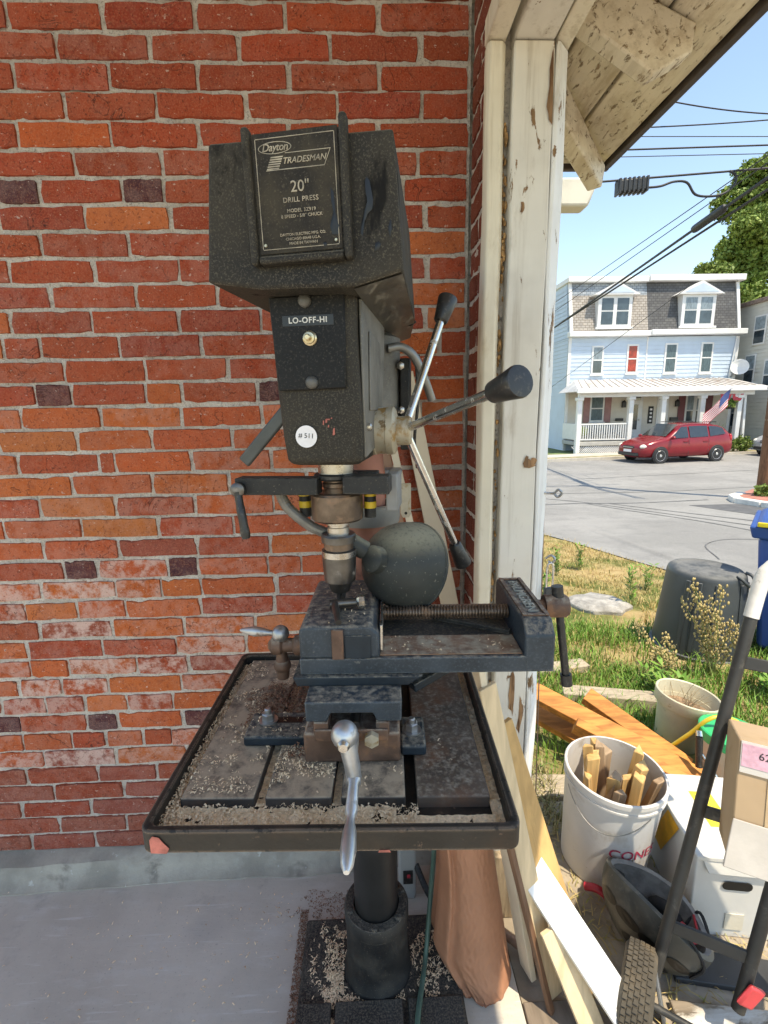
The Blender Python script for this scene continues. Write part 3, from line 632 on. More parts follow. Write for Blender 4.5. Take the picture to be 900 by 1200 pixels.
# --- switch panel
SP = HF @ Matrix.Translation((-.013, -.3395, 1.595)) @ Matrix.Rotation(R(90), 4, 'X')
m = MB(SP); m.prism([(-.0545, .058), (.0505, .0595), (.0490, -.064), (-.0485, -.066)], (0, 0, -.002), (1, 0, 0), (0, 1, 0), .0055); swp = put('switch_panel', m, M_BLACK, head, bevel=.002)
for x_, y_ in ((-.004, .0515), (.001, -.0555)):
    b = MB(SP); b.lathe([(.0088, 0), (.0088, .0035), (.0070, .0062), (.0035, .0078)], (x_, y_, .0035), n=20); put('panel_screw', b, M_PSCR, swp, smooth=50)
b = MB(SP); b.lathe([(.0098, 0), (.0098, .003), (.0078, .0045), (.0075, .0075), (.0045, .0080), (.0040, .016), (.0028, .017)], (.0012, .003, .0035), n=20); put('toggle_switch', b, M_BRASS, swp, smooth=40)
m = MB(SP); m.box(-.037, .035, .0195, .0335, .0036, .0042); tape = put('label_tape', m, pm('black label tape', (.012, .012, .012), .3, var=.1, bump=0), swp, bevel=.0003)
text('lettering', 'LO-OFF-HI', .0105, SP @ Matrix.Translation((-.001, .0265, .0043)), M_WHITE, tape, spacing=1.12, offset=.0002)
ST = HF @ Matrix.Translation((-.0255, -.3375, 1.465)) @ Matrix.Rotation(R(90), 4, 'X') @ Matrix.Rotation(R(-4), 4, 'Z')
b = MB(ST); b.lathe([(.0158, 0), (.0158, .0006)], (0, 0, .0012), n=32); sk = put('round_sticker', b, M_STICK, head, smooth=30)
text('lettering', '# 511', .0098, ST @ Matrix.Translation((0, .001, .0021)), M_INK, sk, extrude=.0001)
m = MB(ST)
for x_, y_, w_, h_ in ((.0285, .024, .0014, .003), (.0245, .021, .001, .0035), (.032, .0165, .001, .002), (.040, .0095, .0015, .0055), (.031, .026, .003, .0012), (.036, .028, .001, .001)):
    m.add([(x_-w_, y_-h_, .0006), (x_+w_, y_-h_*.8, .0006), (x_+w_*.8, y_+h_, .0006), (x_-w_*.9, y_+h_*.7, .0006)], [(0,1,2,3)])
put('paint_flecks', m, M_REDCHIP, head, smooth=0, fix=False, kind='stuff')
# --- quill, spindle, chuck
Q = (0, -.254, 0)
def lat(name, prof, mat, n=32, par=dp, **k):
    m = MB(HF); m.lathe(prof, (-.004, -.254, 0), n=n); return put(name, m, mat, par, smooth=30, **k)
lat('quill', [(.029, 1.395), (.029, 1.43)], M_BRIGHT)
lat('rubber_ring', [(.033, 1.392), (.036, 1.395), (.036, 1.400), (.033, 1.4025)], M_PLAST)
lat('spindle_neck', [(.021, 1.367), (.021, 1.378), (.0235, 1.380), (.0235, 1.386), (.0205, 1.388), (.0205, 1.395)], M_BROWNST)
lat('quill_stop_collar', [(.0400, 1.325), (.0425, 1.328), (.0425, 1.367), (.0400, 1.3705)], M_BROWNST, 40)
lat('spindle_nose', [(.0185, 1.299), (.0185, 1.312), (.0165, 1.313), (.0165, 1.316), (.0195, 1.317), (.0195, 1.3255)], M_BRIGHT)
ch = lat('chuck', [(.011, 1.199), (.0150, 1.1995), (.0168, 1.2015), (.0215, 1.2165), (.0225, 1.2175), (.0262, 1.2190), (.0266, 1.2205), (.0285, 1.258), (.0285, 1.262), (.0270, 1.2635), (.0270, 1.2655), (.0285, 1.267), (.0285, 1.273), (.0240, 1.2745), (.0240, 1.286), (.0285, 1.287), (.0290, 1.298), (.0270, 1.301)], M_GUN, 40)
lat('chuck_band', [(.0289, 1.2625), (.0289, 1.2725)], M_BRIGHT, 40, ch)
lat('chuck_ring', [(.0244, 1.2750), (.0246, 1.2855)], M_BROWNST, 40, ch)
for a in (20, 140, 260):
    m = MB(HF); c_, s_ = math.cos(R(a)), math.sin(R(a)); m.bar((-.004+.008*c_, -.254+.008*s_, 1.205), (-.004+.0035*c_, -.254+.0035*s_, 1.184), .007, .006, (c_, s_, 0)); put('chuck_jaw', m, M_GUN, ch)
lat('drill_bit', [(.0035, 1.150), (.0035, 1.205)], M_GUN, 10)
# --- clamp bar under the nose with ratchet lever
m = MB(HF); m.box(-.158, -.024, -.300, -.268, 1.372, 1.399); bar = put('clamp_bar', m, M_CAST, dp, bevel=.002)
m = MB(HF); m.box(.016, .088, -.300, -.262, 1.374, 1.402); put('clamp_bar', m, M_CAST, dp, bevel=.002)
m = MB(HF); m.box(-.03, .06, -.235, -.20, 1.375, 1.40); put('clamp_back', m, M_CAST, dp, bevel=.002)
m = MB(HF); m.box(.078, .098, -.262, -.20, 1.340, 1.401); put('clamp_block', m, pm('grey cast block', (.2, .2, .195), .6, .2, dust=(DUST, .4, 30)), dp, bevel=.003)
m = MB(HF); m.lathe([(.0105, 0), (.0115, .002), (.0115, .010), (.008, .013), (.004, .0135)], (-.150, -.300, 1.382), (0, -1, 0), 20); lev = put('lever_boss', m, M_GUN, dp, smooth=40)
m = MB(HF); m.tube(smooth_path([(-.150, -.308, 1.378), (-.147, -.311, 1.362), (-.142, -.316, 1.338), (-.1375, -.318, 1.306)], 5), [.0075]+[.0062]*6+[.0068]*6+[.0075]*2+[.006], 10); put('lever_handle', m, M_PLAST, dp, smooth=50)
for x_ in (-.064, .048):
    for z_, mt in ((1.3555, M_YEL), (1.349, M_CAST), (1.338, M_YEL)):
        pass
    m = MB(HF); m.cyl((x_, -.235, 1.325), (x_, -.235, 1.374), .0100, n=16); rod = put('guide_post', m, M_CAST, dp, smooth=30)
    for z0_, z1_ in ((1.361, 1.372), (1.341, 1.352)):
        m = MB(HF); m.cyl((x_, -.235, z0_), (x_, -.235, z1_), .0106, n=16); put('yellow_band', m, M_YEL, rod, smooth=30)
# --- belt tension lever on the left
m = MB(HF); m.bar((-.201, -.16, 1.409), (-.066, -.16, 1.553), .010, .024, (1, 0, .3)); put('tension_lever', m, pm('grey painted lever', (.085, .09, .085), .45, .2, var=.2, vs=15), dp, bevel=.004)
m = MB(HF); m.cyl((-.118, -.16, 1.499), (-.055, -.16, 1.499), .013, n=14); put('lever_pivot', m, M_BROWNST, dp, smooth=30)
# --- feed hub and spokes
m = MB(HF); m.lathe([(.040, 0), (.040, .016), (.0385, .017), (.0385, .034), (.040, .035), (.040, .046), (.034, .050), (.024, .052), (.024, .072), (.021, .076)], (.040, -.20, 1.466), (1, 0, 0), 36); hub = put('feed_hub', m, M_HUB, dp, smooth=30)
hc = HF @ Vector((.104, -.20, 1.468))
def spoke(end, kr, kl, seedr):
    end = Vector(end); d = (end - hc).normalized(); m = MB(); m.cyl(hc - d*.0, end - d*kl*.6, .0070, .0070, 14); sp = put('feed_spoke', m, M_CHROME, hub, smooth=40)
    m = MB(); a = end - d*kl; m.lathe([(kr*.62, 0), (kr*.70, kl*.04), (kr*.85, kl*.5), (kr, kl*.93), (kr*.95, kl*.99), (kr*.8, kl)], a, d, 22); put('spoke_knob', m, M_PLAST, sp, smooth=40)
spoke((.1480, .905, 1.690), .0175, .046, 1); spoke((.176, .565, 1.530), .0195, .052, 2); spoke((.182, .905, 1.203), .0170, .052, 3)
b = MB(HF); b.lathe([(.006, 0), (.006, .005), (.003, .007)], (.0575, -.30, 1.476), (1, 0, 0), 10); put('side_screw', b, M_BRIGHT, dp)
# --- conduit and wiring behind the head on the right
m = MB(HF); m.tube(smooth_path([(.060, -.06, 1.615), (.085, -.05, 1.618), (.110, -.04, 1.60), (.130, -.02, 1.555), (.142, 0, 1.52)], 6), .0085, 10); put('conduit', m, pm('grey conduit', (.26, .26, .25), .4, .6, var=.15), dp, smooth=60)
m = MB(HF); m.box(.080, .100, -.03, .01, 1.42, 1.60); put('motor_bracket', m, M_CAST, dp, bevel=.003)
for z_ in (1.585, 1.50):
    b = MB(HF); b.lathe([(.008, 0), (.008, .006), (.004, .008)], (.082, -.031, z_), (0, -1, 0), 6); put('bracket_bolt', b, M_BRIGHT, dp)
m = MB(HF); m.tube(smooth_path([(.112, -.03, 1.60), (.116, -.03, 1.52), (.108, -.02, 1.44), (.112, 0, 1.38)], 6), .0035, 6); put('cable', m, M_PLAST, dp, smooth=60)
for pts in ([(.085, .0, 1.672), (.098, -.02, 1.662), (.112, -.025, 1.668)], [(.080, .02, 1.625), (.1, -.0, 1.612), (.118, -.01, 1.604)]):
    m = MB(HF); m.tube(smooth_path(pts, 5), .0025, 6); put('wire_end', m, M_PLAST, dp, smooth=60)
# ================================================================== cross-slide vise on the table
M_VISE = pm('blue grey hammered enamel', (.036, .048, .060), .40, .1, spec=.35, var=.25, vs=14, layers=[((.062, .078, .092), .5, .7, 240), ((.12, .12, .115), .66, .72, 60)], dust=((.38, .315, .235), .36, 90), bump=.6, bs=260, bd=.001, edge=((.20, .22, .23), .004, .5))
M_VDARK = pm('dark slate enamel', (.022, .031, .040), .45, .1, spec=.3, var=.25, vs=14, dust=((.3, .26, .2), .4, 120), bump=.35, bs=240, bd=.0008)
M_RUST = pm('rusty machined iron', (.145, .085, .06), .6, .35, var=.35, vs=16, layers=[((.26, .13, .07), .5, .66, 20), ((.09, .075, .065), .56, .7, 12)], dust=((.42, .36, .28), .36, 60), bump=.3, bs=220, bd=.0008)
M_ALU = pm('dull cast aluminium', (.52, .53, .54), .36, .75, var=.18, vs=22, layers=[((.3, .29, .27), .56, .7, 30)], bump=.15, bs=110)
vis = thing('machine_vise', 'blue grey cross-slide machine vise with long screw bolted on the drill press table', 'vise', (TF @ Vector((.03, 0, .98))))
def vb(name, b, mat, bevel=.003, par=vis, **k):
    m = MB(TF); m.box(*b); return put(name, m, mat, par, bevel=bevel, **k)
vb('slide_base', (-.047, .098, -.107, .12, .981, 1.030), M_RUST, .004)
vb('dovetail', (-.030, -.008, -.112, .13, 1.0305, 1.052), M_RUST, .002); vb('dovetail', (.062, .082, -.112, .13, 1.0305, 1.052), M_RUST, .002)
vb('gib_bar', (-.028, .080, -.1165, -.1125, 1.024, 1.043), M_RUST, .002)
m = MB(TF); m.cyl((.030, -.10, 1.0365), (.030, .12, 1.0365), .009, n=14); put('slide_screw', m, M_BRIGHT, vis, smooth=30)
m = MB(TF); m.prism([(-.041, 1.0525), (-.010, 1.0525), (-.004, 1.066), (.058, 1.066), (.064, 1.0525), (.100, 1.0525), (.101, 1.084), (-.042, 1.084)], (0, .13, 0), (1, 0, 0), (0, 0, 1), .24); put('top_slide', m, M_VISE, vis, bevel=.002)
m = MB(TF); m.prism([(-.060, 1.0845), (.112, 1.0845), (.135, 1.0995), (-.066, 1.0995)], (0, .14, 0), (1, 0, 0), (0, 0, 1), .208); put('swivel_plate', m, M_VDARK, vis, bevel=.002)
M_BED = pm('rusty brown bed', (.22, .115, .07), .65, .1, var=.3, vs=16, layers=[((.30, .17, .10), .5, .7, 24), ((.12, .07, .05), .58, .72, 14)], dust=((.42, .35, .25), .40, 40), bump=.25, bs=160)
# bed with rim, and the channel in it
m = MB(TF); m.prism([(-.055, 1.100), (.337, 1.100), (.337, 1.124), (.335, 1.126), (.292, 1.126), (-.055, 1.126)], (0, .150, 0), (1, 0, 0), (0, 0, 1), .210); bed = put('bed', m, M_VISE, vis, bevel=.003)
vb('bed_way', (.069, .290, -.053, .012, 1.1265, 1.1285), M_BED, .0008); vb('bed_way', (.069, .290, .080, .145, 1.1265, 1.1285), M_BED, .0008)
vb('bed_channel', (.069, .290, .016, .076, 1.1262, 1.1270), M_CAST, 0)
# jaw block on the left with V-groove insert
m = MB(TF); m.prism([(-.0545, 1.1265), (.069, 1.1265), (.069, 1.165), (.056, 1.1795), (-.048, 1.1795), (-.0545, 1.173)], (0, .150, 0), (1, 0, 0), (0, 0, 1), .210); jaw = put('jaw_block', m, M_VISE, vis, bevel=.004)
vb('jaw_insert', (-.004, .014, -.0655, -.0605, 1.1275, 1.176), M_RUST, .001, jaw); vb('jaw_insert', (.0155, .056, -.0625, -.0600, 1.1275, 1.165), M_VDARK, .003, jaw)
vb('jaw_plate', (.0692, .074, -.045, .14, 1.131, 1.174), M_BRIGHT, .001, jaw)
# end block with recessed name panel
m = MB(TF); m.prism([(-.0605, 1.1005), (.150, 1.1005), (.150, 1.172), (.142, 1.180), (-.040, 1.180), (-.0605, 1.160)], (.2915, 0, 0), (0, 1, 0), (0, 0, 1), .046); endb = put('end_block', m, M_VISE, vis, bevel=.0035)
for b in ((.2935, .3005, -.034, .138), (.3285, .3355, -.034, .138)): vb('panel_rim', (*b, 1.1802, 1.1835), M_RUST, .001, endb)
for b in ((.3008, .3282, -.034, -.027), (.3008, .3282, .131, .138)): vb('panel_rim', (*b, 1.1802, 1.1833), M_RUST, .001, endb)
text('lettering', 'PALMGREN', .024, TF @ Matrix.Translation((.3145, .052, 1.181)) @ Matrix.Rotation(R(-90), 4, 'Z'), pm('raised worn letters', (.42, .40, .33), .5, .3, var=.3, vs=60), endb, extrude=.0014, spacing=1.0, sx=1.15)
# leadscrew with real thread
prof = []
L = .216; nth = 40
for i in range(nth):
    t = L*i/nth; d = L/nth; prof += [(.0092, t), (.0092, t+.18*d), (.0122, t+.42*d), (.0122, t+.72*d), (.0094, t+.98*d)]
m = MB(TF); m.lathe(prof, (.074, .047, 1.155), (1, 0, 0), 18); put('leadscrew', m, M_BROWNST, vis, smooth=25)
m = MB(TF); m.bar((.162, .075, 1.134), (.286, .010, 1.134), .010, .008); put('chip_strip', m, M_CAST, vis, bevel=.001)
m = MB(TF); m.lathe([(.019, 0), (.020, .003), (.020, .036), (.017, .041)], (.352, .047, 1.163), (1, 0, 0), 26); m.cyl((.336, .047, 1.163), (.354, .047, 1.163), .011, n=16); put('screw_boss', m, M_RUST, vis, smooth=35)
m = MB(TF); m.cyl((.3745, .047, 1.188), (.394, .034, 1.030), .0068, n=14); vh = put('tommy_bar', m, M_PLAST, vis, smooth=35)
for p, q in (((.3735, .0475, 1.199), (.3755, .0465, 1.180)), ((.3930, .0347, 1.040), (.3955, .033, 1.020))):
    m = MB(TF); m.cyl(p, q, .0100, n=16); put('bar_cap', m, M_PLAST, vh, smooth=35)
m = MB(TF); m.bar((.118, -.03, 1.060), (.20, .02, 1.078), .022, .014); put('swivel_lock', m, M_VDARK, vis, bevel=.002)
# front crank: hub ball, arm, handle towards the operator
m = MB(TF); m.cyl((.030, -.118, 1.0365), (.030, -.165, 1.0365), .008, n=14); m.sphere((.022, -.168, 1.074), .0185, 20, 12); m.tube([(.022, -.168, 1.074), (.027, -.170, 1.052), (.031, -.172, 1.030), (.033, -.174, 1.012)], [.0115, .0118, .0112, .0105], 16); cr = put('crank_arm', m, M_ALU, vis, smooth=45)
m = MB(TF); m.lathe([(.0075, 0), (.0085, .004), (.006, .008)], (.022, -.186, 1.072), (0, -1, 0), 14); put('crank_stud', m, M_BRIGHT, cr)
m = MB(TF); d_ = Vector((.0, -.146, -.012)); p_ = Vector((.033, -.172, 1.012))
m.lathe([(.0095, 0), (.0100, .010), (.0072, .014), (.0080, .056), (.0056, .061), (.0056, .070), (.0086, .084), (.0096, .106), (.0074, .124), (.0034, .132)], p_, d_, 18); put('crank_handle', m, M_ALU, cr, smooth=40)
b = MB(TF); b.lathe([(.0115, 0), (.0115, .010), (.006, .011)], (.056, -.1165, 1.031), (0, -1, 0), 6); put('gib_nut', b, M_HUB, vis)
# side crank on the left
m = MB(TF); m.lathe([(.017, 0), (.017, .020), (.012, .024), (.012, .040), (.016, .044), (.016, .058), (.006, .066)], (-.0545, .01, 1.115), (-1, 0, 0), 20); put('side_boss', m, M_RUST, vis, smooth=35)
m = MB(TF); m.tube([(-.099, .01, 1.055), (-.099, .01, 1.075), (-.099, .01, 1.10), (-.099, .01, 1.125)], [.010, .0125, .009, .008], 14); m.sphere((-.099, .01, 1.078), .0145, 16, 10); sc_ = put('side_crank_arm', m, M_RUST, vis, smooth=45)
m = MB(TF); m.sphere((-.099, .01, 1.136), .0145, 18, 12); put('crank_ball', m, M_STEEL, sc_, smooth=60)
m = MB(TF); m.lathe([(.0045, 0), (.0050, .012), (.0075, .026), (.0088, .040), (.0050, .058), (.002, .066)], (-.108, .012, 1.136), (-1, .25, -.02), 14); put('side_handle', m, M_STEEL, sc_, smooth=50)
# holding-down lugs and bolts
for (x0, x1, y0, y1), (bx0, by0) in (((-.150, -.0475, -.070, -.004), (-.119, -.028)), ((.0985, .138, -.095, -.020), (.117, -.058))):
    lug = vb('clamp_lug', (x0, x1, y0, y1, .9815, .9990), M_VDARK, .004)
    b = MB(TF); b.lathe([(.0155, 0), (.0155, .002)], (bx0, by0, .9992), n=20); put('washer', b, M_STEEL, lug)
    b = MB(TF); b.lathe([(.0105, 0), (.0105, .011), (.0085, .0125)], (bx0, by0, 1.0014), n=6); b.lathe([(.0060, 0), (.0060, .006), (.004, .008)], (bx0, by0, 1.0139), n=12); put('bolt', b, M_STEEL, lug)
vb('lug_slot', (-.108, -.062, -.035, -.020, .9985, .9995), M_OIL, 0)

# chuck key left lying on the vise jaw
key = thing('chuck_key', 'small steel chuck key resting on top of the vise jaw under the chuck', 'chuck key', (TF @ Vector((.012, -.015, 1.181))))
m = MB(TF); m.cyl((-.012, -.008, 1.1945), (.030, .002, 1.1935), .0075, n=14); put('shank', m, M_GUN, key, smooth=35)
m = MB(TF); n_ = 10
prof_ = [(.0085, 0), (.013, .003), (.0125, .012), (.0085, .014)]
m.lathe(prof_, (.0305, .002, 1.1945), (1, .2, 0), 10); put('gear', m, M_BRIGHT, key, smooth=10)
m = MB(TF); m.tube([(-.008, .018, 1.189), (-.003, -.012, 1.195), (.004, -.045, 1.1905), (.007, -.060, 1.186)], [.0045, .006, .0058, .005], 12); put('cross_handle', m, M_GUN, key, smooth=50)

# ================================================================== work lamp on a gooseneck
M_LAMP = pm('slate lamp enamel', (.040, .043, .039), .55, 0., spec=.3, var=.2, vs=9, layers=[((.03, .033, .035), .5, .7, 6), ((.2, .19, .15), .62, .70, 160)], dust=((.30, .27, .19), .72, 130), bump=.12, bs=120)
lamp = thing('work_lamp', 'round slate grey work lamp on a gooseneck beside the chuck', 'lamp', (TF @ Vector((.12, .1, 1.14))))
m = MB(TF); gp = smooth_path([(-.092, .045, 1.374), (-.091, .05, 1.360), (-.078, .052, 1.338), (-.045, .055, 1.309), (-.005, .06, 1.290), (.012, .062, 1.283)], 8)
m.tube(gp, [.0088 + (.0006 if i % 2 else 0) for i in range(len(gp))], 12); put('gooseneck', m, pm('grey flexible conduit', (.2, .19, .17), .45, .4, var=.2, vs=30, bump=.3, bs=200), lamp, smooth=20)
ax = Vector((.66, .66, -.36)).normalized(); c0 = Vector((.062, .052, 1.250))
m = MB(TF); m.cyl((.008, .06, 1.287), (.044, .066, 1.262), .0165, .0165, 18); put('socket_arm', m, M_LAMP, lamp, smooth=40)
m = MB(TF); m.bar((.006, .045, 1.297), (.024, .040, 1.281), .004, .024); put('pivot_tab', m, M_STEEL, lamp, bevel=.003)
m = MB(TF); m.lathe([(.018, -.014), (.0235, -.010), (.0245, .020), (.026, .030)], c0, ax, 24); put('socket_cap', m, M_LAMP, lamp, smooth=40)
prof = [(.020, .004), (.034, .008), (.048, .016), (.060, .027), (.0695, .041), (.0765, .058), (.0805, .076), (.0820, .092), (.0842, .093), (.0842, .097), (.0805, .097), (.0785, .076), (.068, .045), (.047, .021), (.02, .010)]
m = MB(TF); m.lathe(prof, c0, ax, 48, caps=False); put('shade', m, M_LAMP, lamp, smooth=30)
m = MB(TF); m.sphere(c0 + ax*.075, .028, 16, 10); put('bulb', m, pm('frosted bulb', (.8, .8, .78), .3, var=.05, bump=0), lamp, smooth=60)

# ================================================================== wood shavings
M_SHAV = pm('pale wood shavings', (.84, .63, .41), .9, var=.2, vs=240, layers=[((.42, .30, .20), .60, .70, 150)], bump=.3, bs=420, bd=.001)
M_SHAVR = pm('reddish wood shavings', (.24, .12, .07), .9, var=.4, vs=90, bump=0)
def flakes(spots, frame_=None, lo=.004, hi=.011, seed=3):
    """spots: (n, sampler) -> bent two-quad curls"""
    rnd = random.Random(seed); m = MB(frame_)
    for n, fn in spots:
        for _ in range(n):
            p = fn(rnd)
            if p is None: continue
            p = Vector(p); a = rnd.uniform(0, 6.28); l = lo*.5 + (hi*1.45-lo*.5)*rnd.random()**2.2; w = min(l*rnd.uniform(.2, .5), .0022); h = l*rnd.uniform(.05, .4)
            d = Vector((math.cos(a), math.sin(a), rnd.uniform(-.35, .35))); s_ = Vector((-math.sin(a), math.cos(a), rnd.uniform(-.5, .5)))
            q = [p - d*l/2 - s_*w/2, p - d*l/2 + s_*w/2, p - s_*w/2 + Vector((0, 0, h)), p + s_*w/2 + Vector((0, 0, h)), p + d*l/2 - s_*w/2, p + d*l/2 + s_*w/2]
            m.add(q, [(0, 1, 3, 2), (2, 3, 5, 4)])
    return m
def U(r, a, b): return r.uniform(a, b)
def clump(r, x, y, th):  return mnoise.noise((x*22, y*22, 3)) + .4*mnoise.noise((x*60, y*60, 8)) > th
def on(x0, x1, y0, y1, z, th=None, dz=.004):
    def fn(r):
        x, y = U(r, x0, x1), U(r, y0, y1)
        if th is not None and not clump(r, x, y, th): return None
        return (x, y, z + U(r, 0, dz))
    return fn
tw = [(4200, on(-.224, .12, -.226, -.176, .964, None, .010)), (260, on(.10, .235, -.226, -.19, .958, None, .006)), (3000, on(-.224, -.210, -.225, .20, .965, None, .012)), (500, on(.221, .235, -.22, .2, .958, None, .010)),
      (2600, on(-.207, -.108, -.165, .20, .980, -.05, .003)), (1700, on(-.090, 0, -.165, -.04, .980, .0, .003)), (120, on(.015, .1, -.165, -.11, .980, .1, .002)), (160, on(.12, .218, -.165, .2, .980, .25, .002)),
      (200, on(-.15, -.05, -.07, -.005, .999, -.1, .002)), (160, on(-.04, .06, -.05, .14, 1.1795, 0., .002)), (160, on(.08, .28, -.05, .01, 1.1285, -.05, .002)), (260, on(.0, .08, -.10, .1, .9845, .2, .002)), (160, on(-.105, -.09, -.17, .2, .96, None, .01)), (120, on(.0025, .0125, -.17, .0, .96, None, .008))]
fm = flakes(tw, TF, .0014, .0044, 11)
bedm = MB(TF)
def mound(x0, x1, y0, y1, h, nu, nv):
    bedm.grid(lambda u, v: (x0+(x1-x0)*u, y0+(y1-y0)*v, .9628 + h*(.30+.6*mnoise.noise(((x0+(x1-x0)*u)*55, (y0+(y1-y0)*v)*55, 2)) + .5*mnoise.noise(((x0+(x1-x0)*u)*160, (y0+(y1-y0)*v)*160, 5)))), nu, nv)
mound(-.2235, .09, -.2245, -.175, .009, 100, 16); mound(.09, .2345, -.2245, -.188, .0035, 50, 12); mound(-.2235, -.2095, -.225, .2, .010, 6, 130); mound(.2195, .2345, -.2, .2, .006, 6, 110); mound(-.106, -.0915, -.17, .2, .004, 6, 110); mound(.0015, .0135, -.17, .2, .002, 6, 110)
o_ = len(fm.v); fm.v += bedm.v; fm.f += [tuple(i+o_ for i in f) for f in bedm.f]
put('wood_shavings', fm, M_SHAV, kind='stuff', smooth=0, fix=False, label='pale curled wood shavings strewn over the drill press table and tray', cat='shavings')
tr = [(1300, on(-.15, -.05, .01, .11, .980, None, .008)), (260, on(-.075, -.045, -.10, .04, .980, None, .012)), (300, on(-.18, -.12, -.02, .10, .980, -.1, .006))]
put('red_shavings', flakes(tr, TF, .002, .007, 12), M_SHAVR, kind='stuff', smooth=0, fix=False, label='reddish brown shavings heaped behind the left clamp of the vise', cat='shavings')
def pile(cx, cy, r1, r2, z, h):
    def fn(r):
        for _ in range(1): pass
        a, d = U(r, 0, 6.283), math.sqrt(r.random()); k_ = 1 + .55*mnoise.noise((math.cos(a)*1.7+cx*9, math.sin(a)*1.7, 4)); x, y = cx + r1*d*k_*math.cos(a), cy + r2*d*k_*math.sin(a)
        if d > .45 and mnoise.noise((x*40, y*40, 2)) < -.05: return None
        return (x, y, z + h*(1-d)*r.random())
    return fn
bw = [(1800, pile(-.125, 1.055, .055, .105, .031, .018)), (1500, pile(-.12, .975, .03, .06, .031, .008)), (1200, pile(.135, 1.03, .065, .09, .031, .012)), (350, on(-.11, .06, .955, .975, .031, None, .004)), (200, on(-.2, .2, .96, 1.16, .031, .1, .002)),
      (70, on(-.5, -.215, .95, 1.33, .001, .05, .002)), (60, pile(-.30, 1.22, .06, .05, .001, .006)), (420, on(-1.2, -.25, .85, 1.33, .001, .22, .002)), (200, on(-.9, -.25, .9, 1.3, .001, None, .001))]
put('floor_shavings', flakes(bw, None, .002, .007, 13), M_SHAV, kind='stuff', smooth=0, fix=False, label='tan wood shavings lying on the drill press base and the floor around it', cat='shavings')
br = [(2600, on(-.238, -.214, .86, 1.22, .001, None, .004)), (1800, pile(-.14, 1.23, .13, .05, .001, .006)), (500, on(-.2, .0, 1.18, 1.28, .001, None, .006))]
put('floor_dust', flakes(br, None, .0012, .004, 14), M_SHAVR, kind='stuff', smooth=0, fix=False, label='rusty brown shavings along the left edge of the drill press base', cat='shavings')
# ================================================================== things leaning and standing round the press
def board(name, p0, p1, w, t, up, mat, label, cat='board', group=None, bevel=.0015, w1=None):
    m = MB(); m.bar(p0, p1, w, t, up, w1, t)
    return put(name, m, mat, base=p0, bevel=bevel, label=label, cat=cat, group=group)
def woodmat(name, col, var=.18, grain=(.06, .06, .06), scale=30, st=(1, 1, .08), rough=.6):
    N = NT(name); a = N.noise(scale, 6, .6, st, False, .6); b = N.noise(3, 3, .5)
    c = N.mix(N.ramp(a, .3, .7), tuple(x*(1-var) for x in col), tuple(min(1, x*(1+var)) for x in col))
    c = N.mix(N.math('MULTIPLY', N.ramp(a, .62, .75), .35), c, grain); c = N.mix(N.math('MULTIPLY', N.ramp(b, .4, .7), .18), c, tuple(x*.6 for x in col))
    c = N.mix(N.math('MULTIPLY', N.ramp(N.noise(8, 3, .4), .70, .74), .7), c, tuple(x*.3 for x in col))
    return N.out(c, rough, 0., N.bump(a, .2, .0015), .3)
M_CREAM = pm('cream primed moulding', (.66, .57, .43), .6, var=.08, vs=5, bump=.05)
M_PINE = woodmat('pale pine', (.64, .50, .32), grain=(.35, .2, .08)); M_PLY = woodmat('honey plywood', (.58, .36, .15), grain=(.3, .16, .06))
M_WBOARD = pm('white primed board', (.80, .80, .79), .5, var=.04, vs=4, bump=.04)
M_BROWNB = woodmat('brown stained board', (.16, .085, .05), grain=(.05, .03, .02))
# behind the press, against the wall
G1 = 'boards leaning on the wall behind the lamp'
board('trim_board', (.335, 1.33, .40), (.106, 1.395, 1.60), .052, .014, (0, -1, .0), M_CREAM, 'wide pale cream trim board leaning on the brick right of the feed hub', 'board', G1)
board('trim_board', (.205, 1.30, .75), (.06, 1.37, 1.46), .020, .012, (0, -1, 0), M_CREAM, 'narrow cream moulding leaning between the wide trim board and brown strip', 'board', G1)
board('wood_strip', (.145, 1.32, .85), (.048, 1.372, 1.40), .026, .010, (0, -1, 0), woodmat('pinkish bare wood', (.34, .20, .13)), 'reddish bare wood strip leaning behind the lamp', 'board', G1)
board('wood_strip', (.10, 1.28, .85), (.018, 1.345, 1.36), .020, .010, (0, -1, 0), M_CREAM, 'short cream strip leaning left of the reddish strip behind the lamp', 'board', G1)
bk = MB(); bk.prism([(-.014, .05), (.014, .05), (.014, -.03), (.008, -.042), (-.008, -.042), (-.014, -.03)], (.098, 1.262, 1.262), (1, 0, 0), (0, 0, 1), .003); 
brk = put('hinge_bracket', bk, M_HUB, base=(.098, 1.262, 1.22), bevel=.001, label='small brass coloured bracket with a screw hole above the lamp', cat='bracket')
m = MB(); m.cyl((.098, 1.2615, 1.232), (.098, 1.2585, 1.232), .004, n=10); put('screw_hole', m, M_OIL, brk)
m = MB(); m.hexa([(.045, 1.24, 1.315), (.085, 1.24, 1.33), (.085, 1.30, 1.33), (.045, 1.30, 1.315), (.045, 1.24, 1.35), (.088, 1.24, 1.35), (.088, 1.30, 1.35), (.045, 1.30, 1.35)]); put('folded_bracket', m, pm('blue grey sheet', (.16, .18, .2), .4, .4), base=(.06, 1.27, 1.31), bevel=.001, label='small blue grey folded metal bracket under the feed hub', cat='bracket')
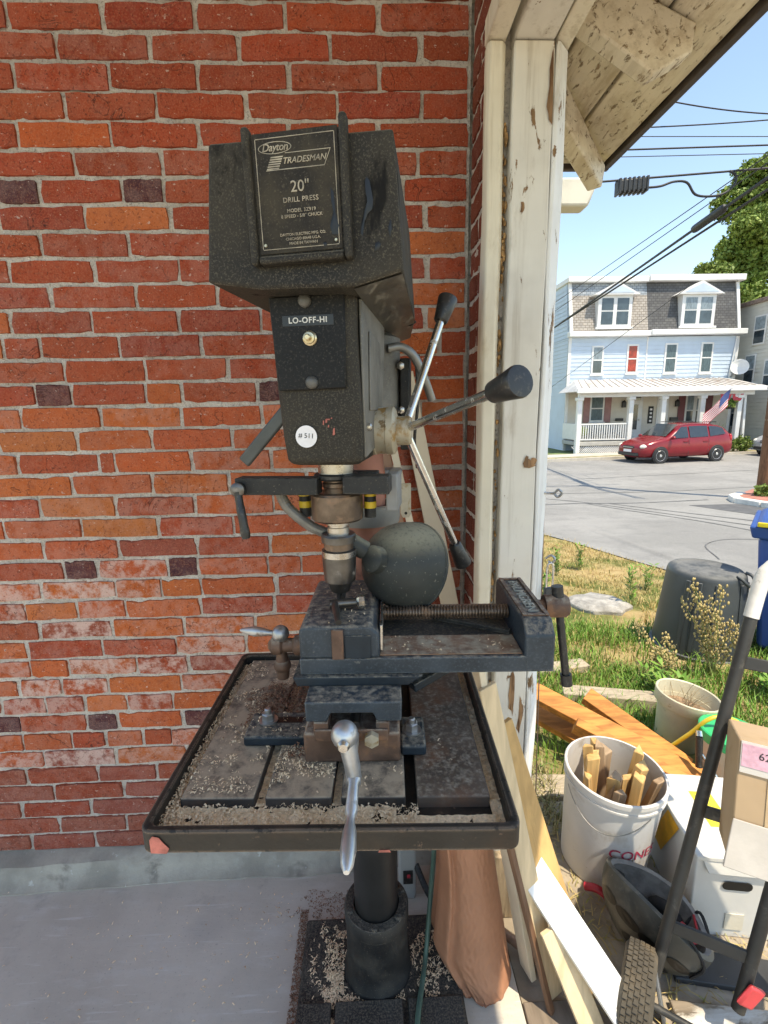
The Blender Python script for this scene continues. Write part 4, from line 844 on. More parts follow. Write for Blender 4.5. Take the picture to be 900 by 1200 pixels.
# right of the table: boards leaning from the door sill on the table edge
G2 = 'boards leaning against the table by the door'
board('trim_board', (.40, 1.02, 0.006), (.222, .985, .985), .050, .016, (1, .35, 0), M_CREAM, 'cream moulding leaning in the gap between table tray and post', 'board', G2)
board('trim_board', (.45, .965, .004), (.250, .965, .900), .046, .012, (.45, -1, 0), M_PINE, 'pale pine trim board standing behind the tray corner by the post', 'board', G2)
board('plywood_strip', (.535, .95, -.002), (.308, 1.05, .74), .072, .014, (.55, -1, .12), M_PLY, 'honey coloured plywood strip leaning behind the white board', 'board', G2)
board('plywood_strip', (.52, .87, .0), (.415, .93, .27), .06, .014, (.3, -1, 0), M_PINE, 'short pale strip under the white board', 'board', G2)
board('dark_strip', (.43, .93, .0), (.285, .95, .60), .016, .012, (1, -1, 0), M_BROWNB, 'thin dark brown strip along the left side of the leaning boards', 'board', G2)
board('white_board', (.665, .80, -.03), (.372, .99, .392), .074, .018, (.35, -1, .35), M_WBOARD, 'bright white primed board leaning out over the sill', 'board', G2)
# brown tarpaulin bundle hanging down right of the column
def tarp(u, v):
    z = .50 - .535*v
    t = v
    xl = .148 + .012*math.sin(v*5) + (.0 if v < .72 else (v-.72)**1.2*.36); xr = .285 + .075*t + (0 if v < .93 else -(v-.93)*.5)
    x = xl + (xr-xl)*u
    bulge = math.sin(math.pi*min(1, max(0, u)))**.6
    y = 1.03 - .055*v + .03 - .075*bulge + .02*v
    fold = .010*math.exp(-((u-.22)/.05)**2)*(1-v*.4) - .012*math.exp(-((u-.13)/.05)**2)
    rid = lambda a, b, c: (1-abs(mnoise.noise((a, b, c)))*2.4)
    wr = .006*mnoise.noise((u*3, v*3, 2)) - .018*max(0, v-.70)*max(0, rid(u*4-v*5.5, v*4+u*3, 1))**4 + .002*mnoise.noise((u*22, v*30, 3))
    zz = z + (.03*(1-u) + .02*math.sin(u*9))*max(0, v-.7)*1.5
    return (x, y + fold + wr, max(zz, .004 + .004*u))
m = MB(); m.grid(tarp, 90, 140)
back = MB(); back.grid(lambda u, v: (lambda p: (p[0], min(1.13, p[1] + .05 + .05*math.sin(math.pi*u)), p[2]))(tarp(1-u, v)), 20, 30)
m.add(back.v, back.f)
put('tarp', m, pm('rust brown canvas', (.36, .165, .092), .6, var=.10, vs=4, layers=[((.30, .13, .07), .5, .7, 3)], bump=.25, bs=420, bd=.0006), base=(.25, 1.05, 0), smooth=70, fix=False, label='rust brown canvas tarp bundle hanging to the floor right of the column', cat='tarp')
# small grey box with red switch behind the column, cords
bx = thing('outlet_box', 'pale grey plastic power box with red light behind the column', 'box', (.10, 1.26, 0))
m = MB(); m.box(.066, .118, 1.24, 1.31, .0, .30); put('case', m, pm('pale grey plastic', (.42, .42, .40), .45, var=.1), bx, bevel=.006)
m = MB(); m.box(.078, .108, 1.2375, 1.2395, .06, .11); put('socket_face', m, M_PLAST, bx, bevel=.002)
m = MB(); m.box(.090, .100, 1.235, 1.2372, .085, .097); put('red_switch', m, pm('red switch', (.5, .03, .05), .35, var=.1), bx, bevel=.001)
m = MB(); m.tube(smooth_path([(.155, 1.15, .55), (.160, 1.14, .40), (.158, 1.13, .30), (.150, 1.12, .20), (.128, 1.06, .05), (.110, .99, .042), (.088, .90, .055), (.076, .80, .056)], 8), .0068, 8)
put('hose', m, pm('green garden hose', (.085, .15, .115), .45, var=.25, vs=12), base=(.1, .95, .03), smooth=60, label='thin green hose running down over the press base beside the tarp', cat='hose')
m = MB(); gp = smooth_path([(.128, 1.22, .50), (.150, 1.18, .42), (.160, 1.16, .33)], 8); m.tube(gp, [.015+(.0012 if i % 2 else 0) for i in range(len(gp))], 12); put('corrugated_hose', m, M_PLAST, base=(.15, 1.2, .3), smooth=20, label='short black corrugated hose tucked under the table by the tarp', cat='hose')
m = MB(); m.tube(smooth_path([(.118, 1.25, .12), (.15, 1.20, .07), (.19, 1.16, .045), (.24, 1.16, .02)], 8), .0095, 10); put('power_cord', m, M_PLAST, base=(.13, 1.2, 0), smooth=60, label='black cord curling from the grey power box to the floor', cat='cord')
m = MB(); m.cyl((.335, 1.125, .030), (.47, 1.005, .012), .0125, n=16); put('copper_pipe', m, pm('dull copper brown pipe', (.30, .19, .13), .45, .5, var=.2, vs=12), base=(.36, 1.1, 0), smooth=40, label='short brown metal pipe lying on the sill behind the leaning boards', cat='pipe')
m = MB()
for i in range(26): m.sphere((.15+random.gauss(0, .018), 1.24+random.gauss(0, .02), .30+random.gauss(0, .02)), random.uniform(.006, .014), 7, 5, (1, 1, random.uniform(.5, 1.2)))
put('dry_leaves', m, pm('dry brown leaves', (.36, .22, .10), .9, var=.5, vs=60, bump=.5, bs=90), kind='stuff', label='clump of dry brown leaves behind the column', cat='leaves')
m = MB(); m.box(.364, .50, .50, .955, -.005, .004); put('sill_plank', m, pm('grey brown plank', (.20, .155, .115), .85, var=.35, vs=5, stretch=(6, 1, 1), bump=.4, bs=40), base=(.43, .7, 0), bevel=.003, label='grey brown plank on the sill under the leaning boards', cat='plank')
# chain with padlock hanging from the post, screw eye
pl = thing('padlock', 'small padlock on a chain hanging from the post beside the vise handle', 'padlock', (.475, 1.21, 1.0))
m = MB(); m.tube(smooth_path([(.466, 1.222, 1.108), (.476, 1.214, 1.118), (.486, 1.21, 1.110), (.480, 1.212, 1.098), (.470, 1.216, 1.102)], 5), .003, 6); put('screw_eye', m, M_STEEL, pl, smooth=60)
m = MB(); m.tube(smooth_path([(.468, 1.212, 1.03), (.468, 1.212, 1.085), (.476, 1.212, 1.098), (.484, 1.212, 1.085), (.484, 1.212, 1.03)], 5), .003, 8); put('shackle', m, M_CHROME, pl, smooth=60)
m = MB(); m.box(.4625, .4895, 1.204, 1.221, .985, 1.03); put('lock_body', m, pm('dark lock rubber', (.05, .055, .06), .5), pl, bevel=.004)
# ================================================================== yard clutter outside the door
M_PAIL = pm('scuffed white plastic', (.60, .58, .56), .42, var=.06, vs=6, layers=[((.42, .36, .30), .56, .75, 9), ((.35, .28, .22), .68, .72, 30, (1, 1, 4))], bump=.06)
M_SPLIT = woodmat('split firewood', (.58, .36, .15), .25, (.3, .15, .06)); M_SPLIT2 = woodmat('grey split wood', (.36, .25, .16), .25, (.16, .1, .06))
M_LUMBER = woodmat('orange weathered lumber', (.50, .205, .055), .38, (.16, .055, .02), 34, (.10, 1.0, 1.2), .7)
# --- bucket
BC = Vector((.772, 1.375, -.022)); tilt = Matrix.Translation(BC) @ Matrix.Rotation(R(2.5), 4, 'X') @ Matrix.Rotation(R(2), 4, 'Y')
bk = thing('bucket', 'scuffed white plastic bucket with red lettering holding kindling', 'bucket', BC)
m = MB(tilt); m.lathe([(.128, .0), (.132, .004), (.149, .318), (.149, .322), (.155, .323), (.155, .330), (.151, .331), (.151, .345), (.156, .346), (.156, .360), (.153, .363), (.148, .362), (.146, .33), (.130, .02), (.0, .015)], n=48, caps=False); put('pail', m, M_PAIL, bk, smooth=35)
m = MB(tilt); m.lathe([(.1285, .001), (.0, .001)], n=48, caps=False); put('pail_base', m, M_PAIL, bk)
m = MB(tilt); m.tube([(.158*math.cos(a), .158*math.sin(a), .318 - .075*math.sin((i/18)*math.pi)) for i, a in enumerate([R(185 + i*5.5) for i in range(19)])], .0018, 6); put('wire_handle', m, M_STEEL, bk, smooth=60)
def bent_text(body, size, r, a0, z, mat, par, fr):
    cu = bpy.data.curves.new('lettering', 'FONT'); cu.body = body; cu.size = size; cu.align_x = 'CENTER'; cu.resolution_u = 3; cu.offset = .0003
    t = bpy.data.objects.new('lettering', cu); COL.objects.link(t); bpy.context.view_layer.update()
    me = bpy.data.meshes.new_from_object(t.evaluated_get(bpy.context.evaluated_depsgraph_get())); bpy.data.objects.remove(t)
    b = wbase(par)
    for v in me.vertices:
        x, y = v.co.x, v.co.y; a = a0 + x/r; rr = r + (z+y-.16)*.052 + .0018
        v.co = fr @ Vector((rr*math.cos(a), rr*math.sin(a), z+y)) - b
    me.materials.clear(); me.materials.append(mat); o = bpy.data.objects.new('lettering', me); COL.objects.link(o); o.parent = par; return o
M_REDP = pm('faded red print', (.52, .05, .10), .5, var=.2, vs=30, bump=0)
bent_text('CONES', .050, .1405, R(-82), .150, M_REDP, bk, tilt)
rnd = random.Random(5)
for i in range(15):
    a, d = i*2.4, math.sqrt((i+.5)/15)*.108
    p0 = Vector((d*.7*math.cos(a), d*.7*math.sin(a), .03)); p1 = Vector((d*1.05*math.cos(a) + rnd.uniform(-.02, .03), d*1.05*math.sin(a) + rnd.uniform(-.02, .03), rnd.uniform(.345, .40) + .03*math.sin(a)))
    m = MB(tilt); w, t_ = rnd.uniform(.042, .066), rnd.uniform(.032, .046); tl_ = Vector((rnd.uniform(-.05, .05), rnd.uniform(-.045, .045), 0)); p1 = p1 + tl_ if (p1+tl_).xy.length < .115 else p1 - tl_; e1 = Vector((math.cos(a+1), math.sin(a+1), 0)); e2 = Vector((-e1.y, e1.x, 0)); cs_ = [e1*w*.5, e2*t_*.62, -e1*w*rnd.uniform(.2, .5), -e2*t_*rnd.uniform(.1, .5) + e1*w*.2]; m.rings([[p0+c_ for c_ in cs_], [p1+c_*rnd.uniform(.85, 1.05) + Vector((0, 0, rnd.uniform(-.012, .012))) for c_ in cs_]])
    put('kindling', m, M_SPLIT if rnd.random() < .7 else M_SPLIT2, base=tilt @ p0, bevel=.003, label='split kindling stick standing in the white bucket', cat='firewood', group='kindling in the white bucket')
# red plastic thing by the bucket
m = MB(); m.tube(smooth_path([(.655, 1.245, .012), (.685, 1.225, .022), (.715, 1.205, .006), (.735, 1.195, -.005)], 5), [.012]*16, 8); put('red_strap', m, pm('glossy red plastic', (.5, .03, .05), .3, var=.15), base=(.69, 1.22, -.02), smooth=60, label='red plastic strap on the ground left of the helmet', cat='strap')

# --- bicycle helmet lying upside down
HM = Matrix.Translation((.785, 1.085, .122)) @ Matrix.Rotation(R(26), 4, 'Y') @ Matrix.Rotation(R(-4), 4, 'X') @ Matrix.Rotation(R(32), 4, 'Z') @ Matrix.Scale(1.13, 4)
hel = thing('bicycle_helmet', 'black bicycle helmet lying upside down against the white bucket', 'helmet', (.80, 1.12, -.02))
M_HELM = pm('scuffed black helmet shell', (.06, .06, .053), .34, var=.25, vs=9, layers=[((.14, .13, .105), .52, .74, 16), ((.25, .23, .19), .66, .7, 60)], dust=((.2, .18, .14), .3, 20), bump=.08)
M_FOAM = pm('grey helmet foam', (.24, .235, .225), .85, var=.2, vs=30, bump=.3, bs=180); M_PAD = pm('black padding', (.022, .021, .021), .9, var=.3, vs=20, bump=.4, bs=160)
def shell(k, dep, zt, n=36, m_=10):
    rings = []
    for i in range(m_+1):
        th = math.pi/2*i/m_; r = math.sin(th)
        rings.append([(.088*k*r*math.cos(a)*(1+.04*math.cos(2*a)), .130*k*r*math.sin(a)*(1.06 if math.sin(a) > 0 else 1.0), -dep*math.cos(th) + zt*(r**3) + .014*r**4*math.cos(2*a)) for a in [2*math.pi*j/n for j in range(n)]])
    return rings
o_ = shell(1, .128, .012); i_ = shell(.86, .104, .012)
m = MB(HM); m.rings(o_, caps=False); m.add(o_[-1] + shell(.93, .1, .018)[-1], [(j, (j+1) % 36, 36+(j+1) % 36, 36+j) for j in range(36)]); put('shell', m, M_HELM, hel, smooth=50)
m = MB(HM); m.rings(i_, caps=False); put('foam_liner', m, pm('dark liner foam', (.14, .137, .13), .9, var=.3, vs=30, bump=.4, bs=120), hel, smooth=50)
m = MB(HM); m.add(shell(.93, .1, .018)[-1] + i_[-1], [(j, (j+1) % 36, 36+(j+1) % 36, 36+j) for j in range(36)]); put('rim_liner', m, M_FOAM, hel, smooth=50)
def on_shell(k, dep, th, a): r = math.sin(th); return Vector((.088*k*r*math.cos(a)*(1+.04*math.cos(2*a)), .130*k*r*math.sin(a)*(1.06 if math.sin(a) > 0 else 1.0), -dep*math.cos(th) + .012*r**3 + .014*r**4*math.cos(2*a)))
for th, a, l, w in ((60, 200, .030, .010), (64, 232, .028, .010), (66, 264, .030, .010), (62, 294, .030, .011), (42, 225, .030, .010), (62, 168, .028, .010), (64, 136, .028, .010), (42, 180, .028, .010)):
    m = MB(HM); ra, rt = l/.10, w/.10
    ring_ = lambda k, s_: [on_shell(k, .1285*k/1.004, R(th) + rt*s_*math.sin(2*math.pi*q/16), R(a) + ra*s_*math.cos(2*math.pi*q/16)) for q in range(16)]
    m.add(ring_(1.012, 1) + ring_(1.010, .5), [(q, (q+1) % 16, 16+(q+1) % 16, 16+q) for q in range(16)] + [tuple(range(16, 32))]); put('vent', m, M_OIL, hel, smooth=0, fix=False)
for a0, a1, th in ((60, 130, 66), (200, 250, 50), (-40, 20, 58), (100, 260, 24)):
    m = MB(HM); pts = [on_shell(.80, .094, R(th + 8*math.sin(q/6*math.pi)), R(a0 + (a1-a0)*q/6)) for q in range(7)]; m.tube(pts, [.008] + [.018]*5 + [.008], 8); put('pad', m, M_PAD, hel, smooth=60)
m = MB(HM); m.tube(smooth_path([on_shell(.84, .08, R(78), R(200)), on_shell(.7, .05, R(70), R(230)), on_shell(.75, .03, R(80), R(290)), on_shell(.86, .02, R(88), R(330))], 6), .003, 6); put('strap', m, pm('red helmet strap', (.42, .03, .04), .6, var=.2), hel, smooth=60)
for q_, (a_, e_) in enumerate(((215, 250), (330, 300))):
    m = MB(HM); m.tube(smooth_path([on_shell(.84, .10, R(70), R(a_)), on_shell(.96, .02, R(90), R(a_)) + Vector((0, 0, .012)), on_shell(1.03, .10, R(82), R(e_)), on_shell(1.04, .13, R(60), R(e_+8))], 6), .0038, 6); put('chin_strap', m, M_PAD, hel, smooth=60)
m = MB(HM); m.box(.02, .05, -.085, -.045, -.012, -.006); put('buckle', m, pm('red buckle', (.5, .05, .06), .4), hel, bevel=.002)
m = MB(HM); c = on_shell(.82, .076, R(62), R(160)); m.box(c.x-.004, c.x+.014, c.y-.025, c.y+.018, c.z-.004, c.z+.012); put('care_label', m, M_STICK, hel, bevel=.001)

# --- hand truck
M_FRAME = pm('matt black tube', (.040, .039, .037), .5, .2, var=.25, vs=10, layers=[((.12, .11, .095), .56, .72, 20)], bump=.1)
ht = thing('hand_truck', 'black tube hand truck with white taped grip and treaded wheel', 'hand truck', (.76, .92, -.02))
A0, A1 = Vector((.700, .950, .085)), Vector((.952, 1.10, 1.035)); SEP = Vector((.150, -.087, 0)); ud = (A1-A0).normalized()
for off in (Vector((0, 0, 0)), SEP):
    m = MB(); m.tube([A0+off, A1+off], .0142, 16); put('rail', m, M_FRAME, ht, smooth=50)
m = MB(); gp = smooth_path([A1, A1+Vector((.018, .006, .055)), A1+Vector((.060, .0, .085)), A1+SEP*.5+Vector((.07, 0, .10)), A1+SEP+Vector((.060, .0, .085)), A1+SEP+Vector((.018, .006, .055)), A1+SEP], 6); m.tube(gp, .0142, 16); grip = put('handle_loop', m, M_FRAME, ht, smooth=50)
m = MB(); gq = [A1-ud*.055] + [A1-ud*.03] + gp[:14]; m.tube(gq, [.0165 + .0012*random.random() for _ in gq], 16); put('tape_wrap', m, pm('white tape', (.66, .64, .61), .5, var=.1, vs=20, layers=[((.4, .38, .34), .58, .7, 40)], bump=.5, bs=120), grip, smooth=40)
for t_ in (.13, .44, .66, .83):
    p = A0 + (A1-A0)*t_; m = MB(); m.bar(p + SEP*.05, p + SEP*.95, .010, .030, ud); put('cross_bar', m, M_FRAME, ht, bevel=.002)
m = MB(); m.bar(A0 + SEP.normalized()*-.004 + Vector((-.008, 0, .06)), (.708, .905, -.02), .030, .008, SEP.normalized()); put('axle_bracket', m, pm('worn blue grey steel', (.22, .23, .24), .45, .5, var=.3, vs=14), ht, bevel=.002)
WC = Vector((.628, .905, .078)); WS = .86; wax = Vector((.82, -.57, 0)).normalized()
prof = [(.052, -.030), (.085, -.040), (.112, -.042), (.123, -.034), (.1265, -.018), (.1275, 0), (.1265, .018), (.123, .034), (.112, .042), (.085, .040), (.052, .030)]
m = MB(); m.lathe([(a_*WS, b_*WS) for a_, b_ in prof], WC, wax, 40); wh = put('wheel', m, pm('dusty tyre rubber', (.075, .062, .045), .85, var=.35, vs=9, layers=[((.26, .18, .10), .50, .68, 5)], bump=.2), ht, smooth=40)
tm = MB(); u1 = wax.cross(Vector((0, 0, 1))).normalized(); u2 = wax.cross(u1)
for i in range(46):                       # tread blocks
    for j, s_ in enumerate((-.027, -.0135, 0, .0135, .027)):
        a = 2*math.pi*(i + .5*(j % 2))/46; s_ *= WS; rr = .1265*WS - abs(s_)*.09; d = u1*math.cos(a) + u2*math.sin(a); t2 = u2*math.cos(a) - u1*math.sin(a)
        c = WC + wax*s_ + d*rr; q = []
        for h in (0, .0045): q += [c + d*h - t2*.0052 - wax*.0042, c + d*h + t2*.0052 - wax*.0052, c + d*h + t2*.0052 + wax*.0042, c + d*h - t2*.0052 + wax*.0052]
        tm.hexa(q)
put('tread', tm, MATS['dusty tyre rubber'], wh, smooth=0, kind='stuff')
m = MB(); m.lathe([(.052, -.031), (.050, -.024), (.02, -.022), (.02, -.036), (.008, -.038)], WC, wax, 24, caps=False); put('rim', m, pm('yellow wheel rim', (.5, .32, .08), .5, var=.2), wh, smooth=40)
m = MB(); m.cyl(WC - wax*.03, WC + wax*.26, .008, n=12); put('axle', m, M_FRAME, ht, smooth=40)
p = A0 + SEP + ud*.055
rc = MB(); rc.bar(p + Vector((-.012, -.018, -.025)), p + Vector((.016, -.02, .028)), .040, .012, (0, -1, .2)); put('clip', rc, pm('red plastic clip', (.55, .05, .06), .4, var=.2), base=p, bevel=.006, label='red plastic clip fixed low on the right rail of the hand truck', cat='clip')

# --- banker box, kraft carton
M_WCARD = pm('white corrugated card', (.60, .58, .54), .7, var=.06, vs=5, layers=[((.50, .44, .34), .62, .78, 6)], bump=.25, bs=14, bd=.004)
BX = Matrix.Translation((.905, 1.118, -.022)) @ Matrix.Rotation(R(-9), 4, 'Z')
wb = thing('file_box', 'white cardboard file box with black hand hole in the sun', 'box', BX @ Vector((.2, .15, 0)))
m = MB(BX); m.box(0, .40, 0, .31, 0, .262); put('carton', m, M_WCARD, wb, bevel=.004)
m = MB(BX); m.prism([(-.004, .262), (.404, .262), (.404, .275), (.12, .279), (-.004, .276)], (0, .318, 0), (1, 0, 0), (0, 0, 1), .326); lid = put('lid', m, M_WCARD, wb, bevel=.003)
m = MB(BX); m.hexa([(.03, -.012, .225), (.40, -.012, .222), (.40, -.004, .224), (.03, -.004, .227), (.012, -.004, .268), (.40, -.004, .268), (.40, .0, .27), (.012, .0, .27)]); put('lid_flap', m, M_WCARD, lid, bevel=.002)
hh = rrect(.075, .155, .168, .196, .013, 4)
m = MB(BX); m.add([(x, -.0035, z) for x, z in hh], [tuple(range(len(hh)))]); put('hand_hole', m, M_OIL, wb, smooth=0, fix=False)
m = MB(BX); m.add([(-.0035, .10, .262), (-.0035, .175, .262), (-.0035, .255, .10), (-.0035, .19, .09)], [(0, 1, 2, 3)]); put('orange_stripe', m, pm('orange print', (.72, .36, .02), .6, var=.15, vs=30), wb, smooth=0, fix=False)
m = MB(BX); m.box(.085, .15, .10, .24, .2785, .2795); put('yellow_label', m, pm('yellow label', (.72, .6, .05), .6, var=.2, vs=60, layers=[((.1, .1, .08), .62, .66, 120)], bump=0), lid)
m = MB(BX); m.box(.095, .145, -.003, -.0005, .03, .085); put('tape_patch', m, pm('clear tape patch', (.62, .57, .47), .35, var=.1), wb)
kn = ud.cross(SEP.normalized()).normalized(); kn = kn if kn.y < 0 else -kn
KX = frame(A0 + (A1-A0)*.41 + SEP.normalized()*.045 + kn*.165, SEP.normalized(), -kn) @ Matrix.Identity(4)
kb = thing('kraft_carton', 'brown kraft carton with taped seam and pink label standing on the file box', 'box', KX @ Vector((.2, .1, 0)))
M_KRAFT = pm('kraft cardboard', (.44, .31, .19), .7, var=.1, vs=4, layers=[((.35, .22, .11), .5, .7, 6)], bump=.15, bs=16, bd=.003)
m = MB(KX); m.box(.0, .36, .0, .147, .002, .275); put('carton', m, M_KRAFT, kb, bevel=.004)
m = MB(KX); m.hexa([(-.012, -.012, .0), (.38, -.012, .0), (.38, -.003, .0), (-.012, -.003, .0), (.0, -.006, .105), (.37, -.006, .105), (.37, -.002, .105), (.0, -.002, .105)]); put('lower_flap', m, pm('grey taped card', (.52, .48, .44), .35, var=.12), kb, bevel=.002)
m = MB(KX); m.box(.055, .115, -.0022, -.0006, .105, .206); put('tape', m, pm('glossy packing tape', (.46, .33, .2), .15, var=.12, vs=10, bump=.2, bs=40), kb)
m = MB(KX); m.box(.004, .34, -.0034, -.0008, .206, .273); put('clear_pouch', m, pm('greyish pouch', (.55, .52, .49), .3, var=.08), kb)
m = MB(KX); m.box(.006, .062, -.0046, -.0036, .220, .268); pk = put('pink_label', m, pm('pink label', (.58, .34, .42), .6, var=.2, vs=40), kb)
text('lettering', '62', .022, KX @ Matrix.Translation((.046, -.0050, .248)) @ Matrix.Rotation(R(90), 4, 'X'), M_INK, pk, extrude=.0002)

# --- pot, pail with green lid, yellow hose, hand tool
pot = thing('flower_pot', 'beige plastic flower pot with dry soil and stalks behind the green-lidded pail', 'flower pot', (1.425, 1.985, -.07))
PM = Matrix.Translation((1.425, 1.985, -.075)) @ Matrix.Rotation(R(8), 4, 'Y')
m = MB(PM); m.lathe([(.088, 0), (.092, .005), (.116, .195), (.118, .205), (.130, .207), (.134, .212), (.137, .262), (.133, .266), (.127, .262), (.121, .21), (.112, .175), (.0, .175)], n=40, caps=False); put('pot_body', m, pm('beige pot plastic', (.55, .50, .36), .55, var=.1, vs=7, layers=[((.36, .28, .16), .62, .72, 16)]), pot, smooth=40)
m = MB(PM); m.grid(lambda u, v: (.114*v*math.cos(6.2832*u), .114*v*math.sin(6.2832*u), .185+.012*mnoise.noise((u*8, v*6, 3))), 30, 8); put('soil', m, pm('dry soil', (.24, .16, .10), .95, var=.5, vs=40, bump=.8, bs=80, bd=.006), pot, smooth=60)
m = MB(PM); rnd = random.Random(9)
for i in range(22):
    a = rnd.uniform(0, 6.28); r = rnd.uniform(0, .1); l = rnd.uniform(.06, .17); p = Vector((r*math.cos(a), r*math.sin(a), .18)); q = p + Vector((rnd.uniform(-.08, .08), rnd.uniform(-.06, .06), l)); m.tube([p, (p+q)/2 + Vector((rnd.uniform(-.01, .01), 0, 0)), q], [.0016, .0013, .0006], 4)
put('dry_stalks', m, pm('dry stalk', (.40, .30, .18), .9), pot, kind='stuff')
gp_ = thing('lidded_pail', 'pale plastic pail with bright green lid beside the flower pot', 'pail', (1.475, 1.735, -.06))
PM2 = Matrix.Translation((1.475, 1.735, -.06)) @ Matrix.Rotation(R(4), 4, 'Y')
m = MB(PM2); m.lathe([(.100, 0), (.118, .205)], n=36); put('pail', m, pm('cream pail plastic', (.60, .53, .40), .5, var=.08, vs=5), gp_, smooth=40)
m = MB(PM2); m.lathe([(.124, .188), (.127, .190), (.127, .228), (.122, .232), (.114, .231), (.110, .224), (.0, .223)], n=40, caps=False); put('lid', m, pm('green lid plastic', (.02, .40, .14), .35, var=.1, vs=8), gp_, smooth=35)
m = MB(PM2); m.box(-.06, .05, -.1125, -.1085, .06, .15); put('paper_label', m, M_STICK, gp_)
m = MB(); m.tube(smooth_path([(1.12, 1.92, -.04), (1.26, 1.86, -.01), (1.34, 1.80, .11), (1.39, 1.765, .205), (1.45, 1.76, .222), (1.53, 1.74, .19), (1.62, 1.70, .06), (1.75, 1.70, -.04)], 7), .0085, 10)
put('hose', m, pm('yellow hose', (.66, .46, .04), .4, var=.12), base=(1.3, 1.8, -.03), smooth=60, label='yellow hose looping over the green-lidded pail', cat='hose')
tl = thing('ratchet_tool', 'black handled chrome tool leaning on the green-lidded pail', 'tool', (1.33, 1.66, -.05))
m = MB(); m.cyl((1.318, 1.70, .18), (1.312, 1.675, .06), .0135, .0125, 14); put('grip', m, M_PLAST, tl, smooth=40)
m = MB(); m.cyl((1.319, 1.703, .182), (1.321, 1.712, .20), .0135, .012, 14); put('end_cap', m, M_CHROME, tl, smooth=40)
m = MB(); m.cyl((1.322, 1.68, .115), (1.40, 1.60, -.03), .0065, n=12); put('shaft', m, M_CHROME, tl, smooth=40)

# --- lumber, timbers, plank
def beam(name, p0, p1, w, h, mat, label, cat, group, up=(0, 0, 1), bev=.003):
    m = MB(); m.bar(p0, p1, w, h, up); put(name, m, mat, base=p0, bevel=bev, label=label, cat=cat, group=group)
G3 = 'orange lumber offcuts by the post'
beam('lumber', (.745, 2.02, .205), (1.36, 1.66, -.015), .088, .040, M_LUMBER, 'long orange board slanting down across the top of the lumber pile', 'lumber', G3, (.1, -.55, 1))
beam('lumber', (.70, 2.10, .10), (1.10, 1.80, -.02), .088, .040, M_LUMBER, 'orange board lowest at the left of the lumber pile', 'lumber', G3, (.1, -.6, 1))
beam('lumber', (.868, 1.845, .150), (1.33, 1.60, -.02), .042, .068, M_LUMBER, 'orange board with notched end in front of the lumber pile', 'lumber', G3, (.1, -.5, 1))
beam('lumber', (1.01, 2.05, .155), (1.32, 1.74, .0), .085, .040, M_LUMBER, 'short orange board with torn white end at the back of the pile', 'lumber', G3, (.1, -.4, 1))
G4 = 'weathered landscape timbers'
M_TIMB = woodmat('bleached timber', (.40, .33, .24), .3, (.16, .12, .08), 20, (.6, 6, 6), .9)
beam('timber', (1.06, 2.42, -.085), (1.60, 2.25, -.055), .10, .09, M_TIMB, 'bleached landscape timber lying behind the orange lumber', 'timber', G4)
beam('timber', (1.02, 2.74, -.12), (1.36, 2.80, -.12), .10, .05, M_TIMB, 'short sunken bleached timber in the grass', 'timber', G4)
beam('timber', (.515, 1.72, -.055), (.95, 1.655, -.035), .12, .08, M_TIMB, 'pale bleached timber on the ground just behind the white bucket', 'timber', G4)
beam('plank', (.735, .885, -.012), (1.30, .80, -.010), .125, .022, peeling('flaking white plank paint', (.66, .64, .60), (.28, .22, .16), .46, .54, 14, (.4, 1, 1), dirt_lo=.4), 'weathered white plank lying beside the hand truck wheel', 'plank', None)
beam('rubber_strip', (.80, 1.035, -.012), (1.35, .925, -.012), .085, .018, pm('grey black rubber strip', (.035, .036, .038), .5, var=.3, vs=8, layers=[((.3, .28, .25), .66, .70, 40)]), 'grey black strip lying behind the white plank', 'strip', None)

# --- upturned bin, blue cart
GB = gz(2.24, 3.05)
ub = thing('upturned_bin', 'dark grey plastic bin standing upside down in the grass', 'bin', (2.25, 3.05, GB))
BM = Matrix.Translation((2.25, 3.06, GB-.01)) @ Matrix.Rotation(R(2), 4, 'Y')
M_BIN = pm('dark grey bin plastic', (.040, .046, .050), .45, var=.12, vs=5, dust=((.16, .16, .155), .5, 9), bump=.08)
m = MB(BM); m.lathe([(.275, 0), (.282, .01), (.282, .045), (.268, .05), (.262, .13), (.232, .56), (.225, .585), (.205, .602), (.18, .606), (.17, .598), (.0, .600)], n=56, caps=False); body = put('bin_body', m, M_BIN, ub, smooth=35)
for a in (212, 228, 252, 292, 318):
    m = MB(BM); c_, s_ = math.cos(R(a)), math.sin(R(a)); m.bar((.268*c_, .268*s_, .08), (.236*c_, .236*s_, .55), .028, .010, (c_, s_, 0)); put('rib', m, M_BIN, body, bevel=.004)
m = MB(BM); m.tube(smooth_path([(.06, -.20, .605), (.07, -.235, .59), (.11, -.245, .555), (.17, -.215, .555), (.185, -.17, .595), (.17, -.13, .606)], 5), .010, 8); put('grip_lug', m, M_BIN, body, smooth=60)
bc = thing('blue_cart', 'blue wheeled recycling cart with yellow lid edge at the right edge', 'bin', (2.72, 3.1, gz(2.7, 3)))
M_BLUE = pm('blue cart plastic', (.022, .075, .28), .4, var=.12, vs=4, bump=.06)
zb = gz(2.7, 3)
CB = Matrix.Translation((2.42, 2.93, 0)) @ Matrix.Rotation(R(-42), 4, 'Z')
m = MB(CB); m.hexa([(.12, .10, zb+.06), (.50, .10, zb+.02), (.50, .50, zb+.02), (.12, .50, zb+.06), (.05, .05, .66), (.60, .05, .66), (.60, .60, .66), (.05, .60, .66)]); put('cart_body', m, M_BLUE, bc, bevel=.03, seg=3)
